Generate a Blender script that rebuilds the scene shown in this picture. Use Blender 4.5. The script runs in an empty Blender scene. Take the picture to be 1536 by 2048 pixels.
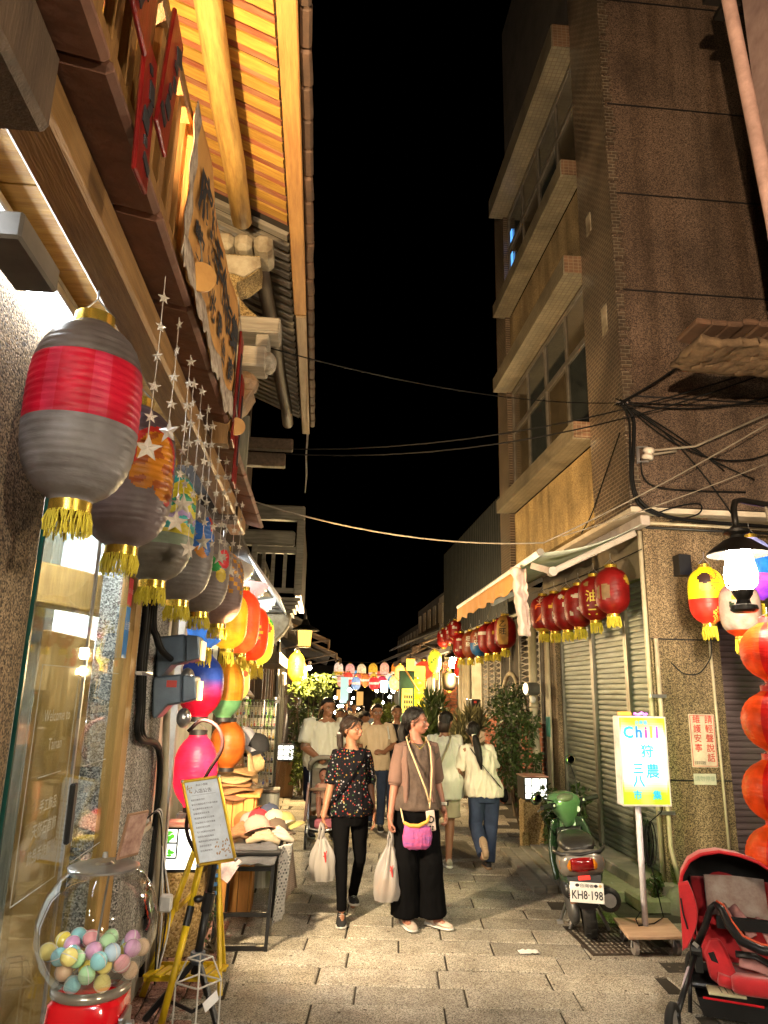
import bpy, bmesh, math, random
import numpy as np
from mathutils import Vector, Matrix, noise, Euler
random.seed(7); RAD = math.radians; PI = math.pi
SC = bpy.context.scene; COL = SC.collection
# ------------------------------------------------------------------ camera
F, PITCH, YAW, ROLL, CAMH = 1421.0, RAD(14.2), RAD(4.95), RAD(1.24), 1.72
fw = Vector((math.sin(YAW)*math.cos(PITCH), math.cos(YAW)*math.cos(PITCH), math.sin(PITCH)))
r0 = Vector((math.cos(YAW), -math.sin(YAW), 0)); u0 = r0.cross(fw)
rr = r0*math.cos(ROLL) + u0*math.sin(ROLL); uu = u0*math.cos(ROLL) - r0*math.sin(ROLL)
cd = bpy.data.cameras.new('camera'); cam = bpy.data.objects.new('camera', cd); COL.objects.link(cam)
cd.sensor_fit = 'VERTICAL'; cd.sensor_height = 24.0; cd.lens = F/2048*24.0
cd.clip_start = 0.05; cd.clip_end = 500
cam.matrix_world = Matrix(((rr.x, uu.x, -fw.x, 0), (rr.y, uu.y, -fw.y, 0), (rr.z, uu.z, -fw.z, CAMH), (0, 0, 0, 1)))
SC.camera = cam
# ------------------------------------------------------------------ world: night sky
W = bpy.data.worlds.new('World'); SC.world = W; W.use_nodes = True
nt = W.node_tree; bg = nt.nodes['Background']
sk = nt.nodes.new('ShaderNodeTexSky'); sk.sky_type = 'NISHITA'; sk.sun_disc = False
sk.sun_elevation = RAD(-9); sk.sun_rotation = RAD(200)
nt.links.new(sk.outputs[0], bg.inputs[0]); bg.inputs[1].default_value = 0.02
SC.view_settings.view_transform = 'Standard'; SC.view_settings.look = 'None'
SC.view_settings.exposure = 2.1; SC.view_settings.gamma = 1.0; SC.view_settings.use_curve_mapping = False
SC.cycles.use_denoising = True; SC.cycles.max_bounces = 6; SC.cycles.transparent_max_bounces = 12
SC.cycles.diffuse_bounces = 3; SC.cycles.glossy_bounces = 3; SC.cycles.sample_clamp_indirect = 4.0
SC.cycles.caustics_reflective = False; SC.cycles.caustics_refractive = False
try: SC.cycles.use_light_tree = True
except Exception: pass
# ------------------------------------------------------------------ materials
MATS = {}
def _new(name):
    m = bpy.data.materials.new(name); m.use_nodes = True
    n = m.node_tree.nodes; return m, n, m.node_tree.links, n['Principled BSDF']
def ramp(n, l, src, stops):
    r = n.new('ShaderNodeValToRGB'); e = r.color_ramp.elements
    while len(e) < len(stops): e.new(0.5)
    for el, (p, c) in zip(e, stops): el.position = p; el.color = (*c, 1)
    l.new(src, r.inputs[0]); return r
def M(name, col, rough=.6, metal=0, col2=None, ns=6, stretch=(1, 1, 1), bump=0, bs=80, spec=.4, emit=0, ecol=None,
      attr=False, var=.25, alpha=1, trans=0, sheen=0, coat=0, rnd=0):
    """plain procedural surface: colour broken up by noise, fine bump; attr = printed colours per face"""
    if name in MATS: return MATS[name]
    m, n, l, p = _new(name); MATS[name] = m
    tc = n.new('ShaderNodeTexCoord'); mp = n.new('ShaderNodeMapping'); mp.inputs['Scale'].default_value = stretch
    l.new(tc.outputs['Object'], mp.inputs[0])
    if rnd:
        o2 = n.new('ShaderNodeObjectInfo'); vm = n.new('ShaderNodeVectorMath'); vm.operation = 'SCALE'; vm.inputs[0].default_value = (31, 17, 23); l.new(o2.outputs['Random'], vm.inputs['Scale']); l.new(vm.outputs[0], mp.inputs['Location'])
    nz = n.new('ShaderNodeTexNoise'); nz.inputs['Scale'].default_value = ns; nz.inputs['Detail'].default_value = 6
    nz.inputs['Roughness'].default_value = .65; l.new(mp.outputs[0], nz.inputs[0])
    c2 = col2 if col2 else tuple(max(0, c*(1-var*1.6)) for c in col)
    rp = ramp(n, l, nz.outputs[0], [(.32, c2), (.66, col)])
    out = rp.outputs[0]
    if rnd:
        oi = n.new('ShaderNodeObjectInfo'); hs = n.new('ShaderNodeHueSaturation')
        ma = n.new('ShaderNodeMapRange'); ma.inputs[3].default_value = 1-rnd; ma.inputs[4].default_value = 1+rnd
        l.new(oi.outputs['Random'], ma.inputs[0]); l.new(ma.outputs[0], hs.inputs['Value']); l.new(out, hs.inputs['Color']); out = hs.outputs[0]
    if attr:
        at = n.new('ShaderNodeAttribute'); at.attribute_name = 'Col'
        mx = n.new('ShaderNodeMix'); mx.data_type = 'RGBA'; mx.blend_type = 'MULTIPLY'; mx.inputs[0].default_value = 1
        l.new(at.outputs[0], mx.inputs[6]); l.new(out, mx.inputs[7]); out = mx.outputs[2]
    l.new(out, p.inputs['Base Color'])
    p.inputs['Roughness'].default_value = rough; p.inputs['Metallic'].default_value = metal
    p.inputs['Specular IOR Level'].default_value = spec; p.inputs['Alpha'].default_value = alpha
    p.inputs['Transmission Weight'].default_value = trans; p.inputs['Sheen Weight'].default_value = sheen; p.inputs['Coat Weight'].default_value = coat
    if emit:
        if ecol: p.inputs['Emission Color'].default_value = (*ecol, 1)
        else: l.new(out, p.inputs['Emission Color'])
        p.inputs['Emission Strength'].default_value = emit
    if bump:
        b = n.new('ShaderNodeBump'); b.inputs['Strength'].default_value = bump; b.inputs['Distance'].default_value = .01
        nb = n.new('ShaderNodeTexNoise'); nb.inputs['Scale'].default_value = bs; nb.inputs['Detail'].default_value = 4
        l.new(mp.outputs[0], nb.inputs[0]); l.new(nb.outputs[0], b.inputs['Height']); l.new(b.outputs[0], p.inputs['Normal'])
    return m
def pebble(name, dark, mid, light, scale=130, stain=.5, rnd=0):
    """washed pebble finish: small stones in mortar, with big soft stains"""
    m, n, l, p = _new(name); MATS[name] = m
    tc = n.new('ShaderNodeTexCoord')
    geo = n.new('ShaderNodeNewGeometry')
    v = n.new('ShaderNodeTexVoronoi'); v.inputs['Scale'].default_value = scale; l.new(geo.outputs['Position'], v.inputs[0])
    sx = n.new('ShaderNodeSeparateColor'); l.new(v.outputs['Color'], sx.inputs[0])
    rp = ramp(n, l, sx.outputs[0], [(.1, dark), (.45, mid), (.9, light)])
    nz = n.new('ShaderNodeTexNoise'); nz.inputs['Scale'].default_value = 1.3; nz.inputs['Detail'].default_value = 8; l.new(geo.outputs['Position'], nz.inputs[0])
    r2 = ramp(n, l, nz.outputs[0], [(.33, (1-stain,)*3), (.62, (1, 1, 1))])
    mx = n.new('ShaderNodeMix'); mx.data_type = 'RGBA'; mx.blend_type = 'MULTIPLY'; mx.inputs[0].default_value = 1
    l.new(rp.outputs[0], mx.inputs[6]); l.new(r2.outputs[0], mx.inputs[7]); out = mx.outputs[2]
    ms = n.new('ShaderNodeMapping'); ms.inputs['Scale'].default_value = (5, 5, .35 if not rnd else 5); l.new(geo.outputs['Position'], ms.inputs[0])
    n3 = n.new('ShaderNodeTexNoise'); n3.inputs['Scale'].default_value = 1.0; n3.inputs['Detail'].default_value = 7; l.new(ms.outputs[0], n3.inputs[0])
    r3 = ramp(n, l, n3.outputs[0], [(.36, (.58, .55, .5)), (.55, (1, 1, 1))]); m3 = n.new('ShaderNodeMix'); m3.data_type = 'RGBA'; m3.blend_type = 'MULTIPLY'; m3.inputs[0].default_value = .85 if not rnd else .5
    l.new(out, m3.inputs[6]); l.new(r3.outputs[0], m3.inputs[7]); out = m3.outputs[2]
    if rnd:
        oi = n.new('ShaderNodeObjectInfo'); hs = n.new('ShaderNodeHueSaturation')
        ma = n.new('ShaderNodeMapRange'); ma.inputs[3].default_value = 1-rnd; ma.inputs[4].default_value = 1+rnd
        l.new(oi.outputs['Random'], ma.inputs[0]); l.new(ma.outputs[0], hs.inputs['Value']); l.new(out, hs.inputs['Color']); out = hs.outputs[0]
    l.new(out, p.inputs['Base Color']); p.inputs['Roughness'].default_value = .75; p.inputs['Specular IOR Level'].default_value = .3
    b = n.new('ShaderNodeBump'); b.inputs['Strength'].default_value = .5; b.inputs['Distance'].default_value = .006
    l.new(v.outputs['Distance'], b.inputs['Height']); b.invert = True; l.new(b.outputs[0], p.inputs['Normal'])
    return m
def tiles(name, col, col2, mortar, w, h, axes='yz', msize=.004, rough=.35, off=0.5):
    """tiny facade tiles too small to pick apart"""
    m, n, l, p = _new(name); MATS[name] = m
    tc = n.new('ShaderNodeTexCoord'); sp = n.new('ShaderNodeSeparateXYZ'); l.new(tc.outputs['Object'], sp.inputs[0])
    cb = n.new('ShaderNodeCombineXYZ')
    for k, a in enumerate(axes): l.new(sp.outputs['xyz'.index(a)], cb.inputs[k])
    br = n.new('ShaderNodeTexBrick'); br.offset = off; br.inputs['Scale'].default_value = 1
    br.inputs['Brick Width'].default_value = w; br.inputs['Row Height'].default_value = h; br.inputs['Mortar Size'].default_value = msize
    br.inputs['Color1'].default_value = (*col, 1); br.inputs['Color2'].default_value = (*col2, 1); br.inputs['Mortar'].default_value = (*mortar, 1)
    l.new(cb.outputs[0], br.inputs[0])
    nz = n.new('ShaderNodeTexNoise'); nz.inputs['Scale'].default_value = 2; nz.inputs['Detail'].default_value = 8; l.new(tc.outputs['Object'], nz.inputs[0])
    r2 = ramp(n, l, nz.outputs[0], [(.3, (.5, .5, .5)), (.65, (1, 1, 1))])
    mx = n.new('ShaderNodeMix'); mx.data_type = 'RGBA'; mx.blend_type = 'MULTIPLY'; mx.inputs[0].default_value = 1
    l.new(br.outputs[0], mx.inputs[6]); l.new(r2.outputs[0], mx.inputs[7]); l.new(mx.outputs[2], p.inputs['Base Color'])
    p.inputs['Roughness'].default_value = rough
    b = n.new('ShaderNodeBump'); b.inputs['Strength'].default_value = .6; b.inputs['Distance'].default_value = .005; b.invert = True
    l.new(br.outputs['Fac'], b.inputs['Height']); l.new(b.outputs[0], p.inputs['Normal'])
    return m
def glass(name, tint=(.92, .97, .95), refl=.12, rough=.02, fk=.6):
    m, n, l, p = _new(name); MATS[name] = m
    tr = n.new('ShaderNodeBsdfTransparent'); tr.inputs[0].default_value = (*tint, 1)
    gl = n.new('ShaderNodeBsdfGlossy'); gl.inputs['Roughness'].default_value = rough
    fr = n.new('ShaderNodeFresnel'); fr.inputs[0].default_value = 1.45
    ad = n.new('ShaderNodeMath'); ad.operation = 'MULTIPLY_ADD'; ad.inputs[1].default_value = fk; ad.inputs[2].default_value = max(0, refl-.04*fk); l.new(fr.outputs[0], ad.inputs[0])
    mx = n.new('ShaderNodeMixShader'); l.new(ad.outputs[0], mx.inputs[0]); l.new(tr.outputs[0], mx.inputs[1]); l.new(gl.outputs[0], mx.inputs[2])
    l.new(mx.outputs[0], n['Material Output'].inputs[0]); return m
def glow(name, col, s):
    if name in MATS: return MATS[name]
    m, n, l, p = _new(name); MATS[name] = m
    p.inputs['Base Color'].default_value = (*col, 1); p.inputs['Emission Color'].default_value = (*col, 1); p.inputs['Emission Strength'].default_value = s
    return m
# ------------------------------------------------------------------ mesh building
class MB:
    def __init__(s): s.v = []; s.f = []; s.m = []; s.c = []; s.mi = 0; s.col = (1, 1, 1)
    def add(s, vs, fs, mi=None, col=None):
        o = len(s.v); s.v.extend(tuple(v) for v in vs); s.f.extend(tuple(i+o for i in f) for f in fs)
        s.m.extend([s.mi if mi is None else mi]*len(fs))
        if callable(col): s.c.extend(col(k) for k in range(len(fs)))
        else: s.c.extend([s.col if col is None else col]*len(fs))
        return s
    def box(s, x0, x1, y0, y1, z0, z1, **k):
        return s.add([(x, y, z) for x in (x0, x1) for y in (y0, y1) for z in (z0, z1)], [(0, 1, 3, 2), (4, 6, 7, 5), (0, 4, 5, 1), (2, 3, 7, 6), (0, 2, 6, 4), (1, 5, 7, 3)], **k)
    def obox(s, c, sz, rot=None, **k):
        Rm = rot if isinstance(rot, Matrix) else Euler(rot or (0, 0, 0)).to_matrix(); c = Vector(c)
        vs = [c + Rm @ Vector((x*sz[0]/2, y*sz[1]/2, z*sz[2]/2)) for x in (-1, 1) for y in (-1, 1) for z in (-1, 1)]
        return s.add(vs, [(0, 1, 3, 2), (4, 6, 7, 5), (0, 4, 5, 1), (2, 3, 7, 6), (0, 2, 6, 4), (1, 5, 7, 3)], **k)
    def bar(s, a, b, w, h, up=(0, 0, 1), **k):
        a, b = Vector(a), Vector(b); d = (b-a).normalized(); up = Vector(up)
        if abs(d.dot(up)) > .98: up = Vector((0, 1, 0))
        x = d.cross(up).normalized(); z = x.cross(d)
        vs = [p + x*sx*w/2 + z*sz*h/2 for p in (a, b) for sx in (-1, 1) for sz in (-1, 1)]
        return s.add(vs, [(0, 1, 3, 2), (4, 6, 7, 5), (0, 4, 5, 1), (2, 3, 7, 6), (0, 2, 6, 4), (1, 5, 7, 3)], **k)
    def tube(s, pts, r, n=8, **k):
        pts = [Vector(p) for p in pts]; N = len(pts); rs = r if isinstance(r, (list, tuple)) else [r]*N
        t0 = (pts[1]-pts[0]).normalized(); x = t0.orthogonal().normalized(); vs = []; fs = []
        for i, p in enumerate(pts):
            t = (pts[min(i+1, N-1)]-pts[max(i-1, 0)]).normalized()
            x = (x - t*x.dot(t)); x = x.normalized() if x.length > 1e-6 else t.orthogonal().normalized(); y = t.cross(x)
            for j in range(n):
                a = 2*PI*j/n; rj = rs[i]
                if isinstance(rj, tuple): vs.append(p + x*math.cos(a)*rj[0] + y*math.sin(a)*rj[1])
                else: vs.append(p + (x*math.cos(a)+y*math.sin(a))*rj)
        for i in range(N-1):
            for j in range(n): fs.append((i*n+j, i*n+(j+1) % n, (i+1)*n+(j+1) % n, (i+1)*n+j))
        fs.append(tuple(range(n))[::-1]); fs.append(tuple((N-1)*n+j for j in range(n)))
        return s.add(vs, fs, **k)
    def loft(s, rings, **k):
        """rings: lists of equal-length points; closed with caps"""
        n = len(rings[0]); vs = [p for r_ in rings for p in r_]; fs = []
        for i in range(len(rings)-1):
            for j in range(n): fs.append((i*n+j, i*n+(j+1) % n, (i+1)*n+(j+1) % n, (i+1)*n+j))
        fs.append(tuple(range(n))[::-1]); fs.append(tuple((len(rings)-1)*n+j for j in range(n)))
        return s.add(vs, fs, **k)
    def ell(s, stations, n=16, pw=2.0, **k):
        """stations: (x,y,z,rx,ry) horizontal super-ellipse rings"""
        rings = []
        for (x, y, z, rx, ry) in stations:
            rg = []
            for j in range(n):
                a = 2*PI*j/n; c, q = math.cos(a), math.sin(a)
                rg.append(Vector((x+rx*math.copysign(abs(c)**(2/pw), c), y+ry*math.copysign(abs(q)**(2/pw), q), z)))
            rings.append(rg)
        return s.loft(rings, **k)
    def lathe(s, prof, n=24, c=(0, 0, 0), colf=None, rot=None, **k):
        vs = []; fs = []; cs = []; c = Vector(c)
        for (r, z) in prof:
            for j in range(n):
                a = 2*PI*j/n; v = Vector((r*math.cos(a), r*math.sin(a), z)); vs.append(c + (rot @ v if rot else v))
        for i in range(len(prof)-1):
            for j in range(n):
                fs.append((i*n+j, i*n+(j+1) % n, (i+1)*n+(j+1) % n, (i+1)*n+j))
                if colf: cs.append(colf((j+.5)/n, (i+.5)/(len(prof)-1)))
        if colf: return s.add(vs, fs, col=lambda q: cs[q], **k)
        return s.add(vs, fs, **k)
    def ball(s, c, r, nu=16, nv=10, rot=None, **k):
        r = (r, r, r) if not isinstance(r, (tuple, list)) else r; c = Vector(c); vs = []; fs = []
        Rm = rot if isinstance(rot, Matrix) else (Euler(rot).to_matrix() if rot else None)
        def P(v): v = Vector(v); return c + (Rm @ v if Rm else v)
        vs.append(P((0, 0, r[2])))
        for i in range(1, nv):
            t = PI*i/nv
            for j in range(nu): a = 2*PI*j/nu; vs.append(P((r[0]*math.sin(t)*math.cos(a), r[1]*math.sin(t)*math.sin(a), r[2]*math.cos(t))))
        vs.append(P((0, 0, -r[2]))); L = len(vs)-1
        for j in range(nu): fs.append((0, 1+j, 1+(j+1) % nu)); fs.append((L, 1+(nv-2)*nu+(j+1) % nu, 1+(nv-2)*nu+j))
        for i in range(nv-2):
            for j in range(nu): fs.append((1+i*nu+j, 1+(i+1)*nu+j, 1+(i+1)*nu+(j+1) % nu, 1+i*nu+(j+1) % nu))
        return s.add(vs, fs, **k)
    def prism(s, poly, o, au, av, d, **k):
        o, au, av = Vector(o), Vector(au), Vector(av); nn = au.cross(av).normalized()*d; n = len(poly)
        vs = [o+au*a+av*b for a, b in poly] + [o+au*a+av*b+nn for a, b in poly]
        fs = [tuple(range(n))[::-1], tuple(range(n, 2*n))] + [(i, (i+1) % n, n+(i+1) % n, n+i) for i in range(n)]
        return s.add(vs, fs, **k)
    def grid(s, fn, nu, nv, th=0, colf=None, **k):
        vs = [Vector(fn(i/nu, j/nv)) for j in range(nv+1) for i in range(nu+1)]; w = nu+1
        fs = [(j*w+i, j*w+i+1, (j+1)*w+i+1, (j+1)*w+i) for j in range(nv) for i in range(nu)]
        cs = [colf((i+.5)/nu, (j+.5)/nv) for j in range(nv) for i in range(nu)] if colf else None
        if th:
            N = []
            for j in range(nv+1):
                for i in range(nu+1):
                    a = vs[j*w+min(i+1, nu)]-vs[j*w+max(i-1, 0)]; b = vs[min(j+1, nv)*w+i]-vs[max(j-1, 0)*w+i]
                    q = a.cross(b); N.append(q.normalized() if q.length > 1e-9 else Vector((0, 0, 1)))
            L = len(vs); vs = vs + [p-q*th for p, q in zip(vs, N)]
            f2 = [tuple(i+L for i in f[::-1]) for f in fs]; rim = [j*w for j in range(nv+1)]
            bd = list(range(w)) + [j*w+nu for j in range(1, nv+1)] + [nv*w+i for i in range(nu-1, -1, -1)] + [j*w for j in range(nv-1, 0, -1)]
            f3 = [(bd[(q+1) % len(bd)], bd[q], bd[q]+L, bd[(q+1) % len(bd)]+L) for q in range(len(bd))]
            if cs: cs = cs + cs + [cs[0]]*len(f3)
            fs = fs+f2+f3
        if cs: return s.add(vs, fs, col=lambda q: cs[q], **k)
        return s.add(vs, fs, **k)
    def text(s, body, size, o, au, av, d=.002, align='CENTER', bold=0, warp=None, squeeze=1, **k):
        """flat lettering as real faces, on the plane o + au*x + av*y, d proud of it"""
        vs, ps = glyphs(body, size, align, bold); o, au, av = Vector(o), Vector(au).normalized(), Vector(av).normalized(); nn = au.cross(av)
        if warp: return s.add([warp(x*squeeze, y) for x, y in vs], ps, **k)
        return s.add([o+au*x*squeeze+av*y+nn*d for x, y in vs], ps, **k)
    def build(s, name, mats=None, parent=None, world=True, smooth=False, bevel=0, loc=None, keep=False, kind=None, label=None, sm_angle=None):
        me = bpy.data.meshes.new(name); off = Vector((0, 0, 0))
        if parent is not None and world:
            q = parent
            while q is not None: off += q.location; q = q.parent
        base = off.copy()
        if loc is not None: off = Vector(loc)
        A = np.array(s.v, dtype=np.float64) - np.array(off) if (off.length or loc is not None) else s.v
        me.from_pydata([tuple(v) for v in A], [], s.f)
        ml = mats if isinstance(mats, (list, tuple)) else [mats]
        for m in ml:
            if m is not None: me.materials.append(m)
        if len(ml) > 1: me.polygons.foreach_set('material_index', s.m)
        if smooth: me.polygons.foreach_set('use_smooth', [True]*len(s.f))
        if any(c != (1, 1, 1) for c in s.c):
            at = me.color_attributes.new('Col', 'FLOAT_COLOR', 'CORNER'); buf = []
            for f, c in zip(s.f, s.c): buf.extend((c[0], c[1], c[2], 1.0)*len(f))
            at.data.foreach_set('color', buf)
        me.update(); o = bpy.data.objects.new(name, me); COL.objects.link(o)
        if loc is not None: o.location = Vector(loc) - base
        if parent is not None: o.parent = parent
        if smooth and sm_angle:
            try: me.set_sharp_from_angle(angle=RAD(sm_angle))
            except Exception: pass
        if bevel:
            b = o.modifiers.new('bevel', 'BEVEL'); b.width = bevel; b.segments = 1; b.limit_method = 'ANGLE'; b.angle_limit = RAD(40)
        if kind: o['kind'] = kind
        if label: o['label'] = label
        return o
_GL = {}
def glyphs(body, size, align='CENTER', bold=0):
    key = (body, align, bold)
    if key not in _GL:
        c = bpy.data.curves.new('lettering', 'FONT'); c.body = body; c.resolution_u = 2; c.align_x = align; c.align_y = 'CENTER'; c.offset = bold
        c.space_line = 1.0
        o = bpy.data.objects.new('lettering', c); COL.objects.link(o); dg = bpy.context.evaluated_depsgraph_get()
        ev = o.evaluated_get(dg); me = ev.to_mesh()
        _GL[key] = ([(v.co.x, v.co.y) for v in me.vertices], [tuple(p.vertices) for p in me.polygons]); ev.to_mesh_clear()
        bpy.data.objects.remove(o); bpy.data.curves.remove(c)
    vs, ps = _GL[key]
    return [(x*size, y*size) for x, y in vs], ps
def thing(name, label, cat, loc=(0, 0, 0), group=None, rotz=0):
    o = bpy.data.objects.new(name, None); COL.objects.link(o); o.location = loc; o.rotation_euler = (0, 0, rotz)
    o.empty_display_size = .1; return tag(o, label, cat, group)
def tag(o, label, cat, group=None):
    o['label'] = label; o['category'] = cat
    if group: o['group'] = group
    return o
def sub(name, parent, mb, mats, **k): return mb.build(name, mats, parent, **k)
def copy_tree(o, parent=None):
    c = o.copy(); COL.objects.link(c)
    if parent is not None: c.parent = parent
    for ch in list(o.children): copy_tree(ch, c)
    return c
def sag(a, b, s, n=14):
    a, b = Vector(a), Vector(b); return [a.lerp(b, i/n) - Vector((0, 0, s*4*(i/n)*(1-i/n))) for i in range(n+1)]
def curve(pts, k=6):
    """smooth curve through the points"""
    P = [Vector(p) for p in pts]; P = [P[0]*2-P[1]]+P+[P[-1]*2-P[-2]]; out = []
    for i in range(1, len(P)-2):
        for j in range(k):
            t = j/k; a, b, c, d = P[i-1:i+3]; out.append(.5*((2*b)+(c-a)*t+(2*a-5*b+4*c-d)*t*t+(3*b-a-3*c+d)*t**3))
    return out+[P[-2]]
def clone(o, parent, mat=None, loc=None):
    c = o.copy(); COL.objects.link(c); c.parent = parent
    if loc is not None: c.location = loc
    return c
# ================================================================== materials of the place
granite = pebble('granite paving', (.13, .115, .09), (.33, .295, .24), (.53, .49, .41), 190, .34, rnd=.22)
m_bed = M('joint sand', (.05, .042, .03), .95, bump=.5, bs=150)
peb_wall = pebble('washed pebble wall', (.05, .034, .02), (.175, .12, .068), (.38, .275, .165), 150, .4)
peb_dark = pebble('dark washed pebble wall', (.026, .017, .012), (.092, .060, .044), (.19, .13, .09), 140, .42)
peb_gold = pebble('mustard washed wall', (.16, .10, .035), (.40, .27, .10), (.56, .42, .2), 150, .55)
peb_grey = pebble('grey washed pillar', (.05, .05, .048), (.26, .25, .23), (.62, .6, .56), 140, .3)
tile_dk = tiles('dark mosaic tile', (.05, .035, .024), (.10, .065, .04), (.34, .28, .2), .085, .042, 'yz')
tile_dkx = tiles('dark mosaic tile south', (.055, .04, .028), (.10, .07, .045), (.20, .165, .12), .085, .042, 'xz')
tile_y = tiles('cream mosaic tile', (.235, .205, .145), (.18, .155, .11), (.13, .1, .06), .06, .06, 'yz', off=0)
tile_yb = tiles('cream mosaic soffit tile', (.25, .22, .15), (.19, .165, .115), (.13, .1, .06), .06, .06, 'yx', off=0)
tile_r = tiles('russet mosaic tile', (.20, .11, .065), (.14, .08, .05), (.26, .2, .13), .06, .045, 'xz', off=0)
tile_ry = tiles('russet mosaic tile side', (.16, .09, .05), (.11, .065, .04), (.22, .17, .11), .06, .045, 'yz', off=0)
m_alu = M('window aluminium', (.22, .2, .17), .4, .6, bump=.1)
m_dkglass = M('dark window glass', (.03, .035, .035), .08, spec=.8)
m_dkglass2 = M('warm reflecting window glass', (.07, .055, .035), .15, spec=.8)
m_iron = M('black iron', (.012, .011, .01), .45, .3, bump=.2)
m_black = M('black plastic', (.012, .012, .013), .4)
m_rubber = M('black rubber', (.014, .013, .012), .75)
m_steel = M('brushed steel', (.55, .55, .56), .3, .9)
m_white = M('white paint', (.72, .71, .68), .5, bump=.1)
m_cream = M('cream plastic pipe', (.46, .40, .28), .45, col2=(.33, .28, .19), ns=4, bump=.15, bs=25)
m_slat = M('grey shutter slat', (.175, .20, .18), .42, .35, col2=(.085, .09, .075), ns=3, stretch=(6, 1, 8), bump=.15, rnd=.12)
m_slat2 = M('purple grey shutter slat', (.17, .125, .125), .45, .3, col2=(.11, .08, .08), ns=3, stretch=(1, 6, 8), bump=.15, rnd=.12)
m_conc = M('mossy concrete', (.25, .23, .17), .9, col2=(.09, .12, .045), ns=2.5, bump=.6, bs=30)
m_conc2 = M('worn concrete', (.30, .27, .22), .9, col2=(.17, .15, .12), ns=3, bump=.5, bs=40)
m_plank = M('weathered plank', (.26, .235, .19), .8, col2=(.15, .14, .11), ns=4, stretch=(1, 8, 8), bump=.5, bs=30, rnd=.15)
def wood(name, c, c2, st, **k): return M(name, c, k.pop('rough', .55), col2=c2, ns=k.pop('ns', 3), stretch=st, bump=k.pop('bump', .35), bs=k.pop('bs', 14), **k)
w_ceil = wood('yellow pine ceiling', (.60, .37, .11), (.38, .2, .05), (1.2, 14, 14), rnd=.12, rough=.4)
w_beam = wood('brown varnished beam', (.34, .19, .07), (.16, .08, .03), (12, 1, 12), rough=.4)
w_bat = wood('yellow batten', (.62, .36, .07), (.40, .2, .04), (1.5, 16, 16), rnd=.18)
w_red = wood('red stained board', (.32, .07, .03), (.42, .22, .12), (1.2, 14, 14), rnd=.2)
w_log = wood('golden peeled log', (.62, .38, .10), (.34, .18, .05), (9, 1, 9), ns=4, bump=.6)
w_grey = wood('grey weathered wood', (.34, .3, .24), (.18, .15, .11), (1.2, 12, 12), rnd=.15)
w_greyy = wood('grey weathered post', (.30, .28, .22), (.15, .14, .1), (12, 12, 1.2), rnd=.15)
w_dark = wood('dark old timber', (.085, .055, .035), (.04, .026, .017), (10, 10, 1), rnd=.2)
w_darky = wood('dark old timber along', (.10, .065, .04), (.045, .03, .02), (10, 1, 10), rnd=.2)
w_rail = wood('honey picket', (.26, .13, .035), (.14, .065, .02), (12, 12, 1), rnd=.15)
w_slip = wood('red painted slip', (.24, .010, .008), (.10, .005, .005), (8, 8, 1), rough=.3, bump=.15)
m_clay = M('clay edge tile', (.20, .085, .05), .7, col2=(.10, .045, .03), ns=5, bump=.6, bs=25, rnd=.25)
m_plaster = M('flaking plaster', (.40, .35, .25), .9, col2=(.15, .11, .065), ns=6, bump=.8, bs=22)
m_brick = M('red brick', (.30, .10, .055), .85, col2=(.2, .06, .035), ns=8, bump=.5, bs=60, rnd=.25)
m_mortar = M('brick mortar', (.26, .22, .18), .9, bump=.4)
m_wallin = M('white shop wall', (.75, .77, .78), .7, bump=.1)
m_darkwall = M('dark facade', (.06, .05, .04), .9, col2=(.03, .025, .02), ns=2, bump=.5, bs=12)  # plain dark tone, slightly varied by noise
m_cable = M('black cable', (.006, .006, .006), .6, spec=.15)
m_cablew = M('pale cable', (.26, .225, .175), .6, spec=.2)
m_glass = glass('shop glass', (.92, .96, .94), .05, .02, .28)
m_glassedge = M('green glass edge', (.005, .06, .05), .2)
# ================================================================== ground, paving
ground = MB().box(-60, 60, -25, 150, -.3, -.03).build('ground', m_bed, kind='structure')
BEND = lambda y: .062*max(0, y-14)
pav = bpy.data.objects.new('pavement', None); COL.objects.link(pav); pav['kind'] = 'structure'
bed = MB().box(-1.2, 4.6, -6, 60, -.028, -.014).build('joint_bed', m_bed, pav)
ca, sa = math.cos(RAD(-6.3)), math.sin(RAD(-6.3))
stone_meshes = []
def stone_src(w, d):
    mb = MB(); mb.box(-w/2, w/2, -d/2, d/2, -.05, 0); o = mb.build('paving_stone', granite, pav, world=False, bevel=.006); return o
rows = []; y = 3.05
while y < 15.5: rows.append(y); y += .28
srcs = [stone_src(w, .268) for w in (.68, .64, .74, .60)]; used = set(); nst = 0
def put_stone(k, x, y, zz):
    global nst
    if k in used: o = clone(srcs[k], pav)
    else: o = srcs[k]; used.add(k)
    o.location = (x*ca - (y-5)*0*sa, y + x*sa*1.0, zz); o.rotation_euler = (random.gauss(0, .004), random.gauss(0, .004), RAD(-6.3)); nst += 1
for i, yy in enumerate(rows):
    x = -.36 - (.33 if i % 2 else 0) + random.uniform(-.06, .06)
    xend = 2.15 if yy < 7 else 2.6
    while x < xend:
        k = random.choice([0, 0, 1, 2]); w = (.68, .64, .74, .60)[k]
        cx = x + w/2 + .006
        if cx - w/2 < xend - .1 and nst < 298 and cx > -.55 and (yy < 11 or i % 1 == 0):
            put_stone(k, cx, yy + .03, random.uniform(-.005, .003))
        x += w + .012
# beyond the stones one can pick apart, and towards the camera
far_pav = tiles('far paving', (.25, .215, .165), (.19, .165, .125), (.05, .043, .035), .68, .28, 'xy', .012, .75)
fp = MB().box(-.4, 3.1, 15.4, 60, -.012, -.002); fp.box(-1.1, 3.2, -6, 2.9, -.012, -.003)
fp.build('far_paving', far_pav, pav)
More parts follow.
